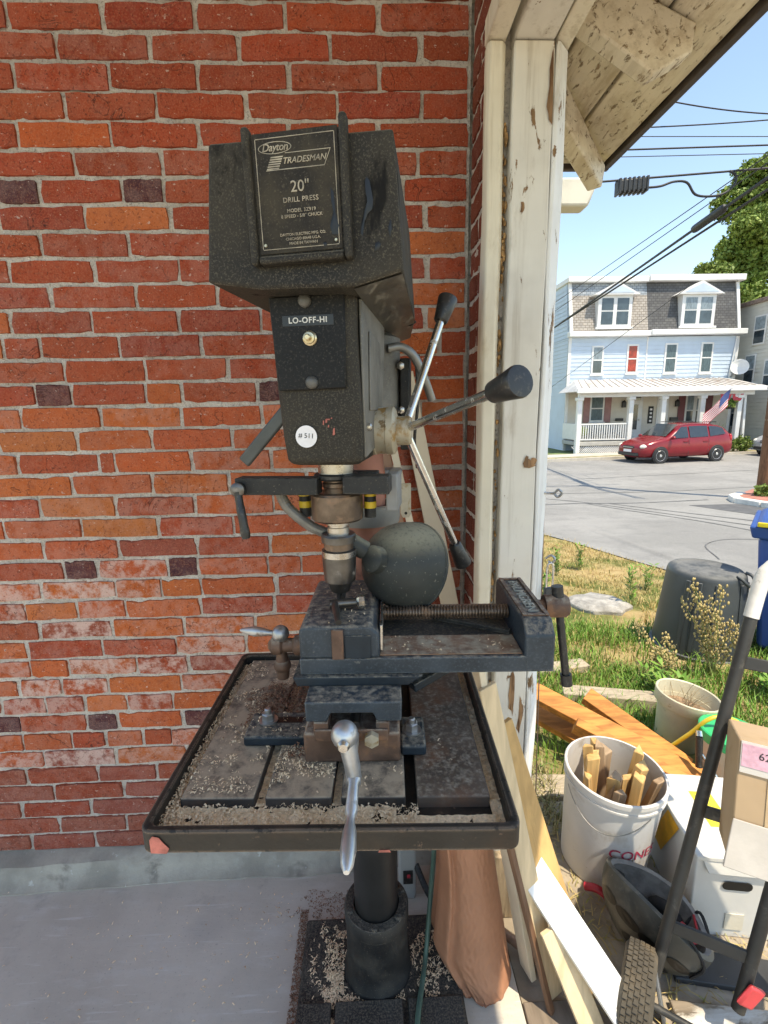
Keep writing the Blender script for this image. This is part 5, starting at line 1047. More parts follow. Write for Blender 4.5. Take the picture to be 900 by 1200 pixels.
m = MB(CB); m.hexa([(.02, .02, .655), (.62, .02, .655), (.62, .62, .655), (.02, .62, .655), (.0, .0, .735), (.64, .0, .735), (.64, .64, .735), (.0, .64, .735)]); put('cart_rim', m, M_BLUE, bc, bevel=.012)
m = MB(CB); m.hexa([(.03, -.012, .737), (.65, -.012, .737), (.65, .65, .737), (.03, .65, .737), (.06, .02, .760), (.62, .02, .775), (.62, .62, .775), (.06, .62, .760)]); put('cart_lid', m, M_BLUE, bc, bevel=.008)
m = MB(CB); m.box(.04, .66, -.035, -.013, .742, .772); put('lid_grip', m, pm('yellow lid plastic', (.70, .55, .03), .4, var=.1), bc, bevel=.006)
m = MB(CB); m.lathe([(.12, -.03), (.125, -.02), (.125, .02), (.12, .03)], (.14, .46, zb+.12), (1, 0, 0), 24); put('cart_wheel', m, M_PLAST, bc, smooth=40)

# --- plants and grass
def blades(n, samp, h0, h1, w0, w1, seed, bend=.5):
    r = np.random.RandomState(seed); P = []
    while len(P) < n:
        q = samp(r)
        if q is not None: P.append(q)
    P = np.array(P); N_ = len(P); a = r.uniform(0, 6.283, N_); h = r.uniform(h0, h1, N_)*P[:, 3]; w = r.uniform(w0, w1, N_); b = r.uniform(.1, bend, N_)*h
    d = np.stack([np.cos(a), np.sin(a), 0*a], 1); s_ = np.stack([-np.sin(a), np.cos(a), 0*a], 1); p = P[:, :3]; up = np.array([0, 0, 1.])
    v = np.stack([p - s_*w[:, None]/2, p + s_*w[:, None]/2, p + up*(h*.55)[:, None] + d*(b*.3)[:, None] - s_*w[:, None]*.4, p + up*(h*.55)[:, None] + d*(b*.3)[:, None] + s_*w[:, None]*.4, p + up*h[:, None]*.92 + d*b[:, None]], 1).reshape(-1, 3)
    m = MB(); m.v = [tuple(x) for x in v]; m.f = [f for i in range(N_) for f in ((5*i, 5*i+1, 5*i+3, 5*i+2), (5*i+2, 5*i+3, 5*i+4))]
    return m
def leafmat(name, c1, c2, c3, scale=7):
    N = NT(name); a = N.noise(scale, 4, .6); b = N.noise(scale*9, 3, .6)
    c = N.mix(N.ramp(a, .35, .65), c1, c2); c = N.mix(N.ramp(b, .5, .66), c, c3)
    N.b.inputs['Subsurface Weight'].default_value = 0
    return N.out(c, .6, 0., None, .3)
M_GREEN = leafmat('green grass blade', (.09, .20, .025), (.16, .30, .045), (.26, .31, .08)); M_DRY = leafmat('dry grass blade', (.44, .31, .12), (.52, .40, .18), (.22, .23, .06), 3)
def RE(y):   # near edge of the asphalt: x as a function of y
    return float(np.interp(y, [2, 4.02, 4.46, 5.1, 5.71, 6.3, 6.83, 7.38], [3.7, 3.59, 3.52, 3.42, 3.26, 3.11, 2.98, 2.80]))
def s_green(r):
    x, y = r.uniform(.45, 3.3), r.uniform(1.72, 3.55)
    k = mnoise.noise((x*1.6, y*1.6, 2)) + .5*mnoise.noise((x*5, y*5, 7))
    if k + (.9 - abs(y-2.55)*.75) < r.uniform(0, .55): return None
    if y < 1.95 and 1.0 < x < 1.75: return None
    if (x-2.25)**2 + (y-3.06)**2 < .07: return None
    return (x, y, gz(x, y), .7 + .5*r.rand())
put('grass', blades(15000, s_green, .05, .115, .0035, .0075, 21, .9), M_GREEN, kind='stuff', smooth=0, fix=False, label='green grass growing between the lumber and the bin', cat='grass')
def s_dry(r):
    y = r.uniform(2.6, 7.4); x = r.uniform(.5, RE(y) + .04*r.randn())
    if mnoise.noise((x*2.2, y*2.2, 5)) + .35 < r.uniform(-.2, .5): return None
    if (x-2.05)**2 + ((y-4.0)/1.5)**2 < .08: return None
    return (x, y, gz(x, y), .55 + .6*r.rand())
put('dry_grass', blades(15000, s_dry, .025, .07, .004, .009, 22, 1.3), M_DRY, kind='stuff', smooth=0, fix=False, label='sun dried yellow grass between the yard and the street', cat='grass')
def s_straw(r):
    x, y = r.uniform(.5, 1.35), r.uniform(.75, 1.7)
    if mnoise.noise((x*4, y*4, 5)) < .02 and not (1.0 < x and y < 1.1): return None
    if x < .62 and r.rand() < .6: return None
    return (x, y, -.02, .5 + .5*r.rand())
put('straw', blades(1300, s_straw, .008, .03, .0025, .005, 23, 4), M_DRY, kind='stuff', smooth=0, fix=False, label='bits of straw and dry grass on the ground by the bucket and boxes', cat='straw')
def s_tuft(r):
    x, y = r.uniform(.49, .72), r.uniform(1.46, 1.80); return (x, y, -.03, .6 + .5*r.rand())
put('faded_grass', blades(900, s_tuft, .03, .09, .003, .006, 24, 1.2), leafmat('faded grass', (.26, .22, .10), (.34, .29, .15), (.16, .2, .06)), kind='stuff', smooth=0, fix=False, label='faded grass tufts behind the post foot and left of the bucket', cat='grass')  # dull tan blades with a little green
def weed(name, p, h, n, seed, label, mat_leaf, spread=.35, leaf=.05, grp=None):
    rnd = random.Random(seed); t = thing(name, label, 'weed', p, grp); p = Vector(p); st = MB(); lf = MB()
    for i in range(n):
        a = rnd.uniform(0, 6.28); top = p + Vector((math.cos(a)*spread*h*rnd.random(), math.sin(a)*spread*h*rnd.random(), h*rnd.uniform(.65, 1)))
        b0 = p + Vector((rnd.uniform(-.03, .03), rnd.uniform(-.03, .03), -.01)); mid = (b0+top)/2 + Vector((rnd.uniform(-.02, .02), rnd.uniform(-.02, .02), 0))
        pts = smooth_path([b0, mid, top], 5); st.tube(pts, [.0035*(1-.75*k/len(pts)) for k in range(len(pts))], 5)
        for q in pts[2:]:
            for _ in range(2):
                b = rnd.uniform(0, 6.28); d = Vector((math.cos(b), math.sin(b), rnd.uniform(.2, .9))).normalized(); s_ = d.cross(Vector((0, 0, 1))).normalized(); l = leaf*rnd.uniform(.6, 1.2)
                lf.add([q, q + d*l*.5 + s_*l*.16, q + d*l, q + d*l*.5 - s_*l*.16], [(0, 1, 2, 3)])
    put('stems', st, M_STALK, t, smooth=60, kind='stuff'); put('leaves', lf, mat_leaf, t, smooth=0, fix=False, kind='stuff'); return t
M_STALK = pm('weed stalk', (.24, .27, .09), .8, var=.3, vs=20)
# dock with brown seed spikes in front of the bin
def dock(p, h, n, seed, label, grp):
    rnd = random.Random(seed); t = thing('dock_plant', label, 'weed', p, grp); p = Vector(p); st = MB(); sd_ = MB()
    for i in range(n):
        a = rnd.uniform(0, 6.28); b0 = p + Vector((rnd.uniform(-.02, .02), rnd.uniform(-.02, .02), -.02)); top = p + Vector((rnd.uniform(-.22, .20), rnd.uniform(-.1, .1), h*rnd.uniform(.55, 1)))
        pts = smooth_path([b0, b0*.5+top*.5 + Vector((rnd.uniform(-.05, .05), 0, .03)), top], 7); st.tube(pts, [.0045*(1-.7*k/len(pts)) for k in range(len(pts))], 5)
        for k, q in enumerate(pts[4:]):
            for _ in range(7):
                c = q + Vector((rnd.gauss(0, .016), rnd.gauss(0, .014), rnd.gauss(0, .014))); sd_.sphere(c, rnd.uniform(.0035, .0075), 5, 4, (1, 1, 1.6))
    put('stems', st, M_STALK, t, smooth=60, kind='stuff'); put('seeds', sd_, pm('tan seed heads', (.42, .32, .14), .85, var=.4, vs=40), t, smooth=60, kind='stuff')
dock((2.06, 2.62, gz(2, 2.62)), .62, 9, 3, 'tall seeded weed with tan seed clusters in front of the upturned bin', 'weeds in the grass')
dock((1.80, 2.62, gz(2, 2.62)), .34, 4, 4, 'shorter flowering weed left of the tall seeded weed', 'weeds in the grass')
wi = 0
for (x, y, h, lab) in ((2.10, 5.15, .34, 'upright leafy weed furthest left near the street'), (2.45, 5.35, .32, 'upright leafy weed second along the dry verge'), (2.28, 3.95, .40, 'leafy weed growing beside the grey stone slab'), (2.75, 4.5, .26, 'low leafy weed nearest the asphalt edge'), (1.62, 4.3, .25, 'small weed left of the grey stone slab'), (2.25, 2.35, .16, 'bright green low weed between the flower pot and the bin'), (1.62, 2.35, .15, 'broad leafed low weed behind the flower pot')):
    weed('leafy_weed', (x, y, gz(x, y)), h, 5 if h > .2 else 9, 30+wi, lab, M_GREEN, .3 if h > .2 else 1.0, .06 if h > .2 else .09, 'weeds in the grass'); wi += 1
m = MB(); rnd = random.Random(3); pts = [(2.05 + .26*math.cos(a)*rnd.uniform(.8, 1.1), 4.05 + .30*math.sin(a)*rnd.uniform(.8, 1.1)) for a in [2*math.pi*i/14 for i in range(14)]]
m.rings([[(x, y, gz(x, y)-.03) for x, y in pts], [(x, y, gz(x, y)+.03) for x, y in pts], [(2.05+(x-2.05)*.8, 4.05+(y-4.05)*.8, gz(x, y)+.055+.01*rnd.random()) for x, y in pts]]); put('stone_slab', m, pm('grey rough stone', (.34, .32, .29), .9, var=.3, vs=9, bump=.8, bs=25, bd=.02), base=(2.05, 4.05, -.2), bevel=.01, label='pale grey stone slab half sunk in the dry grass', cat='stone')
m = MB(); m.cyl((.62, 1.60, -.03), (.595, 1.60, 1.165), .0022, n=6); put('wire_stake', m, pm('rusty wire', (.12, .08, .06), .7), base=(.62, 1.6, -.03), label='thin rusty wire stake standing behind the post', cat='stake')
# ================================================================== street
def asphalt():
    N = NT('bleached asphalt'); a, b, c = N.noise(.5, 4, .6), N.noise(3, 6, .7), N.noise(38, 5, .75)
    col = N.mix(N.ramp(a, .35, .65), (.225, .22, .21), (.285, .278, .265)); col = N.mix(N.math('MULTIPLY', N.ramp(b, .45, .7), .45), col, (.17, .168, .165))
    col = N.mix(N.math('MULTIPLY', N.ramp(c, .55, .7), .6), col, (.40, .39, .37)); col = N.mix(N.math('MULTIPLY', N.ramp(N.noise(80, 3, .6), .60, .68), .6), col, (.07, .07, .07))
    return N.out(col, .9, 0., N.bump(c, .5, .01), .25)
def far_y(x): return 21.45 + .15*(x-8.4)
def near_y(x):
    if x < 2.8: return 7.38 + .3*(2.8-x)
    return float(np.interp(x, [2.80, 2.98, 3.11, 3.26, 3.42, 3.52, 3.59, 3.7, 3.9], [7.38, 6.83, 6.3, 5.71, 5.1, 4.46, 4.02, 2.0, -6]))
xs = [-60, -30, -12, -4, 0, 1.5, 2.3, 2.8, 2.98, 3.11, 3.26, 3.42, 3.52, 3.59, 3.7, 3.9] + list(np.linspace(4.2, 26, 20)) + [40, 80]
nv = 40; m = MB(); vs = []
for x in xs:
    a, b = near_y(x), far_y(x)
    for j in range(nv+1):
        y = a + (b-a)*j/nv; e = .03*mnoise.noise((x*3, y*3, 1)) if j == 0 and 0 < x < 5 else 0
        vs.append((x + e, y + e, gz(x, y) + .012))
m.add(vs, [(i*(nv+1)+j, (i+1)*(nv+1)+j, (i+1)*(nv+1)+j+1, i*(nv+1)+j+1) for i in range(len(xs)-1) for j in range(nv)])
road = put('road', m, asphalt(), kind='structure', smooth=60, fix=False)
M_DARKLINE = pm('dark road line', (.095, .093, .092), .5, var=.3, vs=4, bump=.2)
def seam(pts, w):  # narrow dark strip laid along the points on the asphalt
    p = smooth_path([(x, y, gz(x, y) + .0165) for x, y in pts], 8); mm = MB(); L = []
    for i, q in enumerate(p):
        d = (p[min(i+1, len(p)-1)] - p[max(i-1, 0)]).normalized(); s_ = Vector((-d.y, d.x, 0)).normalized(); ww = w*(.7 + .6*abs(mnoise.noise((i*.7, w*90, 0)))); z = gz(q.x, q.y) + .0165
        L += [(q.x - s_.x*ww/2, q.y - s_.y*ww/2, z), (q.x + s_.x*ww/2, q.y + s_.y*ww/2, z)]
    mm.add(L, [(2*i, 2*i+1, 2*i+3, 2*i+2) for i in range(len(p)-1)]); put('dark_line', mm, M_DARKLINE, road, smooth=0, fix=False)
seam([(3.0, 10.6), (4.6, 10.9), (6.0, 10.75), (8.0, 11.0)], .10); seam([(5.0, 10.9), (5.4, 9.6), (5.9, 8.2), (6.2, 6.6)], .05); seam([(5.2, 10.8), (5.7, 9.5), (6.3, 8.0), (6.8, 6.6)], .05); seam([(5.5, 10.8), (6.2, 9.3), (6.9, 7.9), (7.4, 6.8)], .06)
seam([(3.2, 13.2), (4.4, 12.0), (5.2, 10.9)], .07); seam([(4.3, 5.6), (4.7, 6.4), (5.4, 6.7), (6.4, 6.2)], .02); seam([(5, 13), (8, 12.9), (12, 13.6), (16, 13.8)], .05); seam([(7, 16), (10, 16.5), (15, 17.4)], .04)
# darker patch towards the right and the corner island with white kerb
def slab_poly(name, pts, z0, h, mat, kind, parent=None, bev=.01, **k):
    mm = MB(); n = len(pts); mm.add([(x, y, gz(x, y)+z0) for x, y in pts] + [(x, y, gz(x, y)+z0+h) for x, y in pts], [tuple(range(n-1, -1, -1)), tuple(range(n, 2*n))] + [(i, (i+1) % n, n+(i+1) % n, n+i) for i in range(n)])
    return put(name, mm, mat, parent, bevel=bev, kind=kind, **k)
slab_poly('asphalt_patch', [(7.0, 10.2), (8.1, 10.2), (8.6, 9.4), (8.8, 8.2), (8.0, 6.6), (7.2, 7.2), (7.3, 8.8)], .013, .004, pm('dark asphalt', (.10, .10, .102), .9, var=.2, vs=5, bump=.4, bs=60), 'structure', bev=0)
isl = [(9.1, 11.4), (8.55, 10.95), (8.25, 10.4), (8.25, 9.7), (8.45, 9.1), (8.9, 8.6), (10, 8.1), (16, 7.6), (16, 13.2), (10, 12.2)]
slab_poly('corner_pavement', isl, -.02, .13, pm('red brown pavers', (.36, .15, .11), .85, var=.25, vs=6, bump=.3), 'structure')
ip = [(x, y) for x, y in isl[:7]]
for a, b in zip(ip, ip[1:]):
    mm = MB(); mm.bar((a[0], a[1], gz(*a)+.055), (b[0], b[1], gz(*b)+.055), .20, .15); put('kerb', mm, pm('white kerb concrete', (.62, .60, .56), .85, var=.12, vs=6, bump=.3), kind='structure', bevel=.02)
# far pavement and kerb
def strip(name, o0, o1, z0, z1, mat, xa=-10, xb=40, kind='structure'):
    mm = MB(); n = 25; R_ = []
    for i in range(n+1):
        x = xa + (xb-xa)*i/n; y = far_y(x); R_.append([(x, y+o0, -.9+z0), (x, y+o1, -.9+z0), (x, y+o1, -.9+z1), (x, y+o0, -.9+z1)])
    mm.rings(R_); return put(name, mm, mat, kind=kind, smooth=30)
M_PAVE = pm('pale pavement concrete', (.46, .42, .36), .9, var=.15, vs=3, bump=.3)
strip('kerb_far', 0, .16, -.1, .13, M_PAVE); strip('verge', .163, .8, -.1, .11, pm('worn verge', (.30, .25, .14), .95, var=.3, vs=4, layers=[((.12, .16, .05), .5, .6, 2.5)])); strip('pavement', .803, 2.05, -.1, .125, M_PAVE); strip('front_lawn', 2.053, 12, -.1, .10, pm('front lawn', (.12, .16, .05), .95, var=.35, vs=3, bump=.5, bs=20, bd=.03))

# ------------------------------------------------------------------ house
M_SIDING = pm('pale blue white siding', (.47, .56, .66), .55, var=.05, vs=1.5, bump=.06); M_HTRIM = pm('white house trim', (.68, .68, .67), .5, var=.05, vs=3, layers=[((.5, .46, .4), .66, .76, 4)], bump=.05)
M_GLASS = pm('dark window glass', (.035, .05, .06), .08, var=.4, vs=2, bump=0, spec=.8); M_CURT = pm('grey curtain behind glass', (.20, .25, .28), .35, var=.35, vs=5, stretch=(6, 1, 1), bump=0)
M_REDC = pm('red curtain behind glass', (.30, .035, .02), .25, var=.35, vs=4, bump=0); M_TEAL = pm('teal curtain behind glass', (.07, .11, .125), .35, var=.4, vs=5, stretch=(6, 1, 1), bump=0)
M_SHUT = pm('dark red shutter', (.17, .055, .06), .6, var=.12, vs=4); M_SHUT2 = pm('faded maroon shutter', (.34, .18, .17), .65, var=.12, vs=4)
def shingles(name, c1, c2, gap, sx=.22, sz=.13):
    N = NT(name); mp = N.t.nodes.new('ShaderNodeMapping'); N.set(mp.inputs['Vector'], N.co); mp.inputs['Rotation'].default_value = (math.pi/2, 0, 0)
    b = N.t.nodes.new('ShaderNodeTexBrick'); N.set(b.inputs['Vector'], mp.outputs[0]); b.inputs['Scale'].default_value = 1.0; b.inputs['Mortar Size'].default_value = .012; b.inputs['Brick Width'].default_value = sx; b.inputs['Row Height'].default_value = sz
    N.set(b.inputs['Color1'], c1); N.set(b.inputs['Color2'], c2); N.set(b.inputs['Mortar'], gap)
    col = N.mix(N.math('MULTIPLY', N.ramp(N.noise(2.5, 5, .65), .4, .7), .45), b.outputs['Color'], tuple(x*.5 for x in c1)); return N.out(col, .9, 0., N.bump(b.outputs['Fac'], -.6, .02), .2)
M_TAN = shingles('tan wood shakes', (.42, .385, .345), (.31, .285, .26), (.15, .12, .1)); M_GREYS = shingles('grey slates', (.10, .10, .105), (.14, .14, .14), (.06, .06, .06)); M_BLUES = shingles('blue grey slates', (.27, .31, .35), (.36, .39, .41), (.12, .13, .15))
HX0, HX1, HY, HG = 10.55, 19.5, 26.0, -.9
ho = thing('row_house', 'pale three storey twin house with mansard roof and front porch across the street', 'house', (15, HY, HG))
def clap(mb, x0, x1, z0, z1, y, step=.20, out=.022):
    z = z0
    while z < z1 - 1e-3:
        t = min(z+step, z1); mb.add([(x0, y-out, z), (x1, y-out, z), (x1, y-.002, t), (x0, y-.002, t), (x0, y, z), (x1, y, z)], [(0, 1, 2, 3), (4, 5, 1, 0)]); z = t
m = MB(); m.hexa([(HX0-.01, HY+.10, 4.9), (HX0+.05, HY+.10, 4.9), (HX0+.05, HY+9, 4.9), (HX0-.01, HY+9, 4.9), (HX0-.01, HY+.66, 7.72), (HX0+.05, HY+.66, 7.72), (HX0+.05, HY+9, 7.72), (HX0-.01, HY+9, 7.72)]); put('side_wall', m, M_SIDING, ho, smooth=0)
m = MB(); m.box(HX0, HX1, HY, HY+9, HG-.1, 4.98); put('wall', m, M_SIDING, ho, smooth=0)
m = MB(); clap(m, HX0+.12, HX1-.12, 2.35, 4.93, HY); put('siding', m, M_SIDING, ho, smooth=0, kind='stuff')
m = MB(); z = HG
while z < 5:
    m.add([(HX0-.022, HY+.12, z), (HX0-.022, HY+9, z), (HX0-.002, HY+9, z+.2), (HX0-.002, HY+.12, z+.2)], [(0, 1, 2, 3)]); z += .2

for z in np.arange(5.0, 7.6, .2): yy = HY+.12+.56*(z-4.9)/2.82; m.add([(HX0-.034, yy, z), (HX0-.034, HY+9, z), (HX0-.013, HY+9, z+.2), (HX0-.013, yy+.04, z+.2)], [(0, 1, 2, 3)])
put('side_siding', m, M_SIDING, ho, smooth=0, kind='stuff', fix=False)
M_PORW = pm('cream porch siding', (.62, .57, .49), .6, var=.06, vs=2)
m = MB(); clap(m, HX0+.12, HX1-.12, -.22, 2.34, HY, .16); put('porch_siding', m, M_PORW, ho, smooth=0, kind='stuff')
for a, b in ((HX0-.03, HX0+.12), (HX1-.12, HX1+.03), (14.62, 14.70)):
    m = MB(); m.box(a, b, HY-.035, HY+.05, HG, 4.97); put('corner_board', m, M_HTRIM, ho, bevel=.01)
# mansard: two halves with different slates
SLX = .55
def mans(x0, x1, mat, z0=5.26, z1=7.72, dx0=0, dx1=0):
    m = MB(); m.hexa([(x0, HY+.02, z0), (x1, HY+.02, z0), (x1, HY+8.9, z0), (x0, HY+8.9, z0), (x0+dx0, HY+.02+SLX*(z1-z0)/2.46, z1), (x1-dx1, HY+.02+SLX*(z1-z0)/2.46, z1), (x1-dx1, HY+8.4, z1), (x0+dx0, HY+8.4, z1)]); return m
roof_h = put('roof', mans(HX0+.06, 14.66, M_TAN, 5.26, 7.72), M_TAN, ho, smooth=0)
put('roof', mans(14.663, HX1-.06, M_GREYS, 5.26, 7.72), M_GREYS, ho, smooth=0)
m = MB(); y_ = lambda z: HY+.02+SLX*(z-5.26)/2.46 - .012
m.add([(HX0+.07, y_(7.1), 7.1), (14.65, y_(7.1), 7.1), (14.65, y_(7.72), 7.72), (HX0+.07, y_(7.72), 7.72)], [(0, 1, 2, 3)]); put('slate_band', m, M_BLUES, roof_h, smooth=0, fix=False)
m = MB(); m.box(HX0-.12, 14.66, HY-.32, HY+.03, 4.985, 5.25); put('cornice', m, M_HTRIM, ho, bevel=.03); m = MB(); m.box(14.67, HX1+.18, HY-.36, HY+.03, 5.02, 5.29); put('cornice', m, M_HTRIM, ho, bevel=.03)
m = MB(); m.box(HX0-.10, 14.66, HY+.30, HY+9, 7.72, 7.98); put('top_cornice', m, M_HTRIM, ho, bevel=.03); m = MB(); m.box(14.67, HX1+.22, HY+.26, HY+9, 7.74, 8.04); put('top_cornice', m, M_HTRIM, ho, bevel=.03)
for x in (HX0, HX1-.12):
    m = MB(); m.hexa([(x, HY-.03, 5.25), (x+.16, HY-.03, 5.25), (x+.16, HY+.1, 5.25), (x, HY+.1, 5.25), (x, HY+.50, 7.72), (x+.16, HY+.50, 7.72), (x+.16, HY+.62, 7.72), (x, HY+.62, 7.72)]); put('corner_board', m, M_HTRIM, ho, bevel=.01)
def window(x0, x1, z0, z1, y, upper, lower, fr=.09, par=ho):
    m = MB(); m.box(x0-fr, x1+fr, y-.05, y+.03, z0-fr, z1+fr); w = put('window', m, M_HTRIM, par, bevel=.01)
    zm = (z0+z1)/2
    m = MB(); m.box(x0, x1, y-.056, y-.052, zm+.03, z1); put('pane', m, upper, w, smooth=0)
    m = MB(); m.box(x0, x1, y-.056, y-.052, z0, zm-.03); put('pane', m, lower, w, smooth=0)
    m = MB(); m.box(x0, x1, y-.068, y-.051, zm-.03, zm+.03); put('sash_rail', m, M_HTRIM, w)
    m = MB(); m.box(x0-fr-.05, x1+fr+.05, y-.11, y-.045, z0-fr-.07, z0-fr+.002); put('sill', m, M_HTRIM, w, bevel=.008)
    return w
window(11.85, 12.30, 3.22, 4.48, HY, M_CURT, M_GLASS); window(13.70, 14.13, 3.25, 4.53, HY, M_REDC, M_REDC); window(15.70, 16.20, 3.22, 4.56, HY, M_TEAL, M_TEAL); window(17.62, 18.10, 3.20, 4.58, HY, M_TEAL, M_TEAL)
for cx_, up in ((12.80, M_GLASS), (17.15, M_CURT)):          # dormers
    d = MB(); d.box(cx_-.88, cx_+.88, HY-.06, HY+1.2, 5.42, 7.02); dm = put('dormer', d, M_HTRIM, ho, bevel=.01)
    m = MB(); m.add([(cx_-1.2, HY-.22, 7.0), (cx_+1.2, HY-.22, 7.0), (cx_, HY-.22, 7.62), (cx_-1.2, HY+1.2, 7.0), (cx_+1.2, HY+1.2, 7.0), (cx_, HY+1.2, 7.62)], [(0, 1, 2), (5, 4, 3), (0, 2, 5, 3), (2, 1, 4, 5), (1, 0, 3, 4)]); put('pediment', m, M_HTRIM, dm, smooth=0)
    m = MB(); m.add([(cx_-.9, HY-.235, 7.08), (cx_+.9, HY-.235, 7.08), (cx_, HY-.235, 7.50)], [(0, 1, 2)]); put('gable_face', m, M_SIDING, dm, smooth=0, fix=False)
    for s_ in (-.40, .40): 
        w = window(cx_+s_-.27, cx_+s_+.27, 5.62, 6.88, HY-.065, up, M_GLASS, .06, dm) if False else None
        m = MB(); m.box(cx_+s_-.30, cx_+s_+.30, HY-.072, HY-.062, 6.29, 6.86); put('pane', m, up, dm, smooth=0); m = MB(); m.box(cx_+s_-.30, cx_+s_+.30, HY-.072, HY-.062, 5.60, 6.22); put('pane', m, M_GLASS, dm, smooth=0)
    m = MB(); m.box(cx_-.98, cx_+.98, HY-.14, HY-.05, 5.36, 5.46); put('sill', m, M_HTRIM, dm, bevel=.01)
# porch
PYF = 23.9
m = MB(); m.box(HX0-.1, HX1-.9, PYF+.05, HY, -.42, -.22); put('porch_floor', m, pm('grey porch boards', (.40, .39, .36), .8, var=.1), ho, bevel=.02)
m = MB(); m.hexa([(HX0-.45, PYF-.28, 2.20), (HX1-.15, PYF-.28, 2.20), (HX1-.15, HY-.03, 2.20), (HX0-.45, HY-.03, 2.20), (HX0-.45, PYF-.28, 2.36), (HX1-.15, PYF-.28, 2.36), (HX1-.45, HY-.03, 2.86), (HX0+.35, HY-.03, 2.86)]); pr_ = put('porch_roof', m, pm('tin porch roof', (.60, .58, .56), .45, .2, var=.15, vs=2, layers=[((.30, .21, .16), .54, .70, 1.6, (3, .6, 1))]), ho, bevel=.01)
for i in range(24):
    x = HX0 - .2 + i*.37
    if x > HX1-.5: break
    m = MB(); x2 = HX0+.35 + (x-(HX0-.45))*(8.15/9.25); m.bar((x, PYF-.27, 2.375), (x2, HY-.05, 2.872), .03, .04); put('roof_seam', m, pm('roof seam tin', (.42, .36, .32), .5, .2, var=.2), pr_)
m = MB(); m.box(HX0-.47, HX1-.10, PYF-.36, PYF-.285, 2.12, 2.34); put('gutter', m, M_HTRIM, ho, bevel=.02); m = MB(); m.box(HX0-.2, HX1-.4, PYF+.02, PYF+.20, 1.93, 2.195); put('porch_beam', m, M_HTRIM, ho, bevel=.01)
COLX = (10.42, 12.98, 14.60, 16.55, 18.42)
for x in COLX:
    zb_ = -.9 if x == COLX[0] else -.22
    m = MB(); m.box(x-.11, x+.11, PYF, PYF+.22, zb_, 1.78); c = put('porch_post', m, M_HTRIM, ho, bevel=.015); m = MB(); m.box(x-.16, x+.16, PYF-.05, PYF+.27, 1.78, 1.93); put('post_capital', m, M_HTRIM, c, bevel=.02)
m = MB(); m.bar((18.9, PYF+.2, -.8), (18.75, PYF+.2, 2.0), .12, .12); put('end_post', m, M_HTRIM, ho, bevel=.01)
def railing(x0, x1):
    m = MB(); m.box(x0, x1, PYF+.07, PYF+.14, .60, .67); rl = put('rail', m, M_HTRIM, ho, bevel=.01); m = MB(); m.box(x0, x1, PYF+.075, PYF+.135, -.14, -.08); put('lower_rail', m, M_HTRIM, rl)
    n = int((x1-x0)/.115)
    for i in range(n): x = x0 + (i+.5)*(x1-x0)/n; m = MB(); m.box(x-.022, x+.022, PYF+.085, PYF+.125, -.082, .602); put('baluster', m, M_HTRIM, rl, smooth=0)
railing(10.53, 12.87); 
m = MB(); m.box(HX0-.12, HX0-.05, PYF+.2, HY-.05, -.14, .66); put('side_rail', m, M_HTRIM, ho, bevel=.01)
lt = MB()
for i in range(26):
    x = 10.55 + i*.095
    for s_ in (-1, 1): lt.bar((x, PYF+.1+.004*s_, -.84), (x+.40*s_, PYF+.1+.004*s_, -.44), .03, .008, (0, 1, 0))
put('lattice', lt, M_HTRIM, ho, smooth=0, kind='stuff'); m = MB(); m.box(10.5, 12.9, PYF+.125, PYF+.14, -.86, -.42); put('lattice_shade', m, M_GLASS, ho)  # dark panel standing in for the shade behind the lattice
for (a, b, mt) in ((11.50, 11.84, M_SHUT2), (12.62, 12.98, M_SHUT2), (16.62, 16.98, M_SHUT), (18.10, 18.46, M_SHUT)):
    m = MB(); m.box(a, b, HY-.07, HY-.025, .65 if b < 15 else .0, 2.12); put('shutter', m, mt, ho, bevel=.01)
window(11.92, 12.52, .78, 2.0, HY-.02, M_TEAL, M_TEAL); window(17.08, 17.42, .4, 2.0, HY-.02, M_CURT, M_GLASS); window(17.60, 18.0, .4, 2.0, HY-.02, M_CURT, M_GLASS)
for x0, x1 in ((14.05, 14.55), (15.55, 16.0)):
    m = MB(); m.box(x0-.09, x1+.09, HY-.075, HY-.02, -.22, 2.15); dr = put('door', m, M_HTRIM, ho, bevel=.01); m = MB(); m.box(x0+.12, x1-.12, HY-.085, HY-.076, .25, 1.55); put('door_pane', m, M_GLASS, dr); m = MB(); m.box(x0, x1, HY-.085, HY-.076, 1.78, 2.08); put('transom', m, M_GLASS, dr); m = MB(); m.sphere((x1-.06, HY-.12, .75), .035, 8, 6); put('knob', m, M_BRASS, dr)
for x in (13.62, 16.50):
    l_ = MB(); l_.box(x-.09, x+.09, HY-.20, HY-.06, 1.42, 1.68); l_.lathe([(.13, 1.68), (.02, 1.80)], (x, HY-.13, 0), n=8); put('wall_lantern', l_, M_PLAST, ho)
m = MB(); m.box(15.02, 15.28, HY-.06, HY-.024, .55, 1.45); sg = put('house_sign', m, M_INK, ho, bevel=.005)
for i in range(4): m = MB(); m.box(15.09, 15.21, HY-.068, HY-.061, .64+i*.2, .74+i*.2); put('sign_mark', m, M_STICK, sg)
m = MB(); m.box(16.20, 16.62, HY-.16, HY-.03, .62, .86); put('mailbox', m, M_PLAST, ho, bevel=.02)
m = MB(); m.box(13.25, 13.65, HY-.15, HY-.03, .72, .86); put('mailbox', m, M_PLAST, ho, bevel=.02)
def small(name, mb, mat, label, cat, base, **k): return put(name, mb, mat, base=base, label=label, cat=cat, **k)
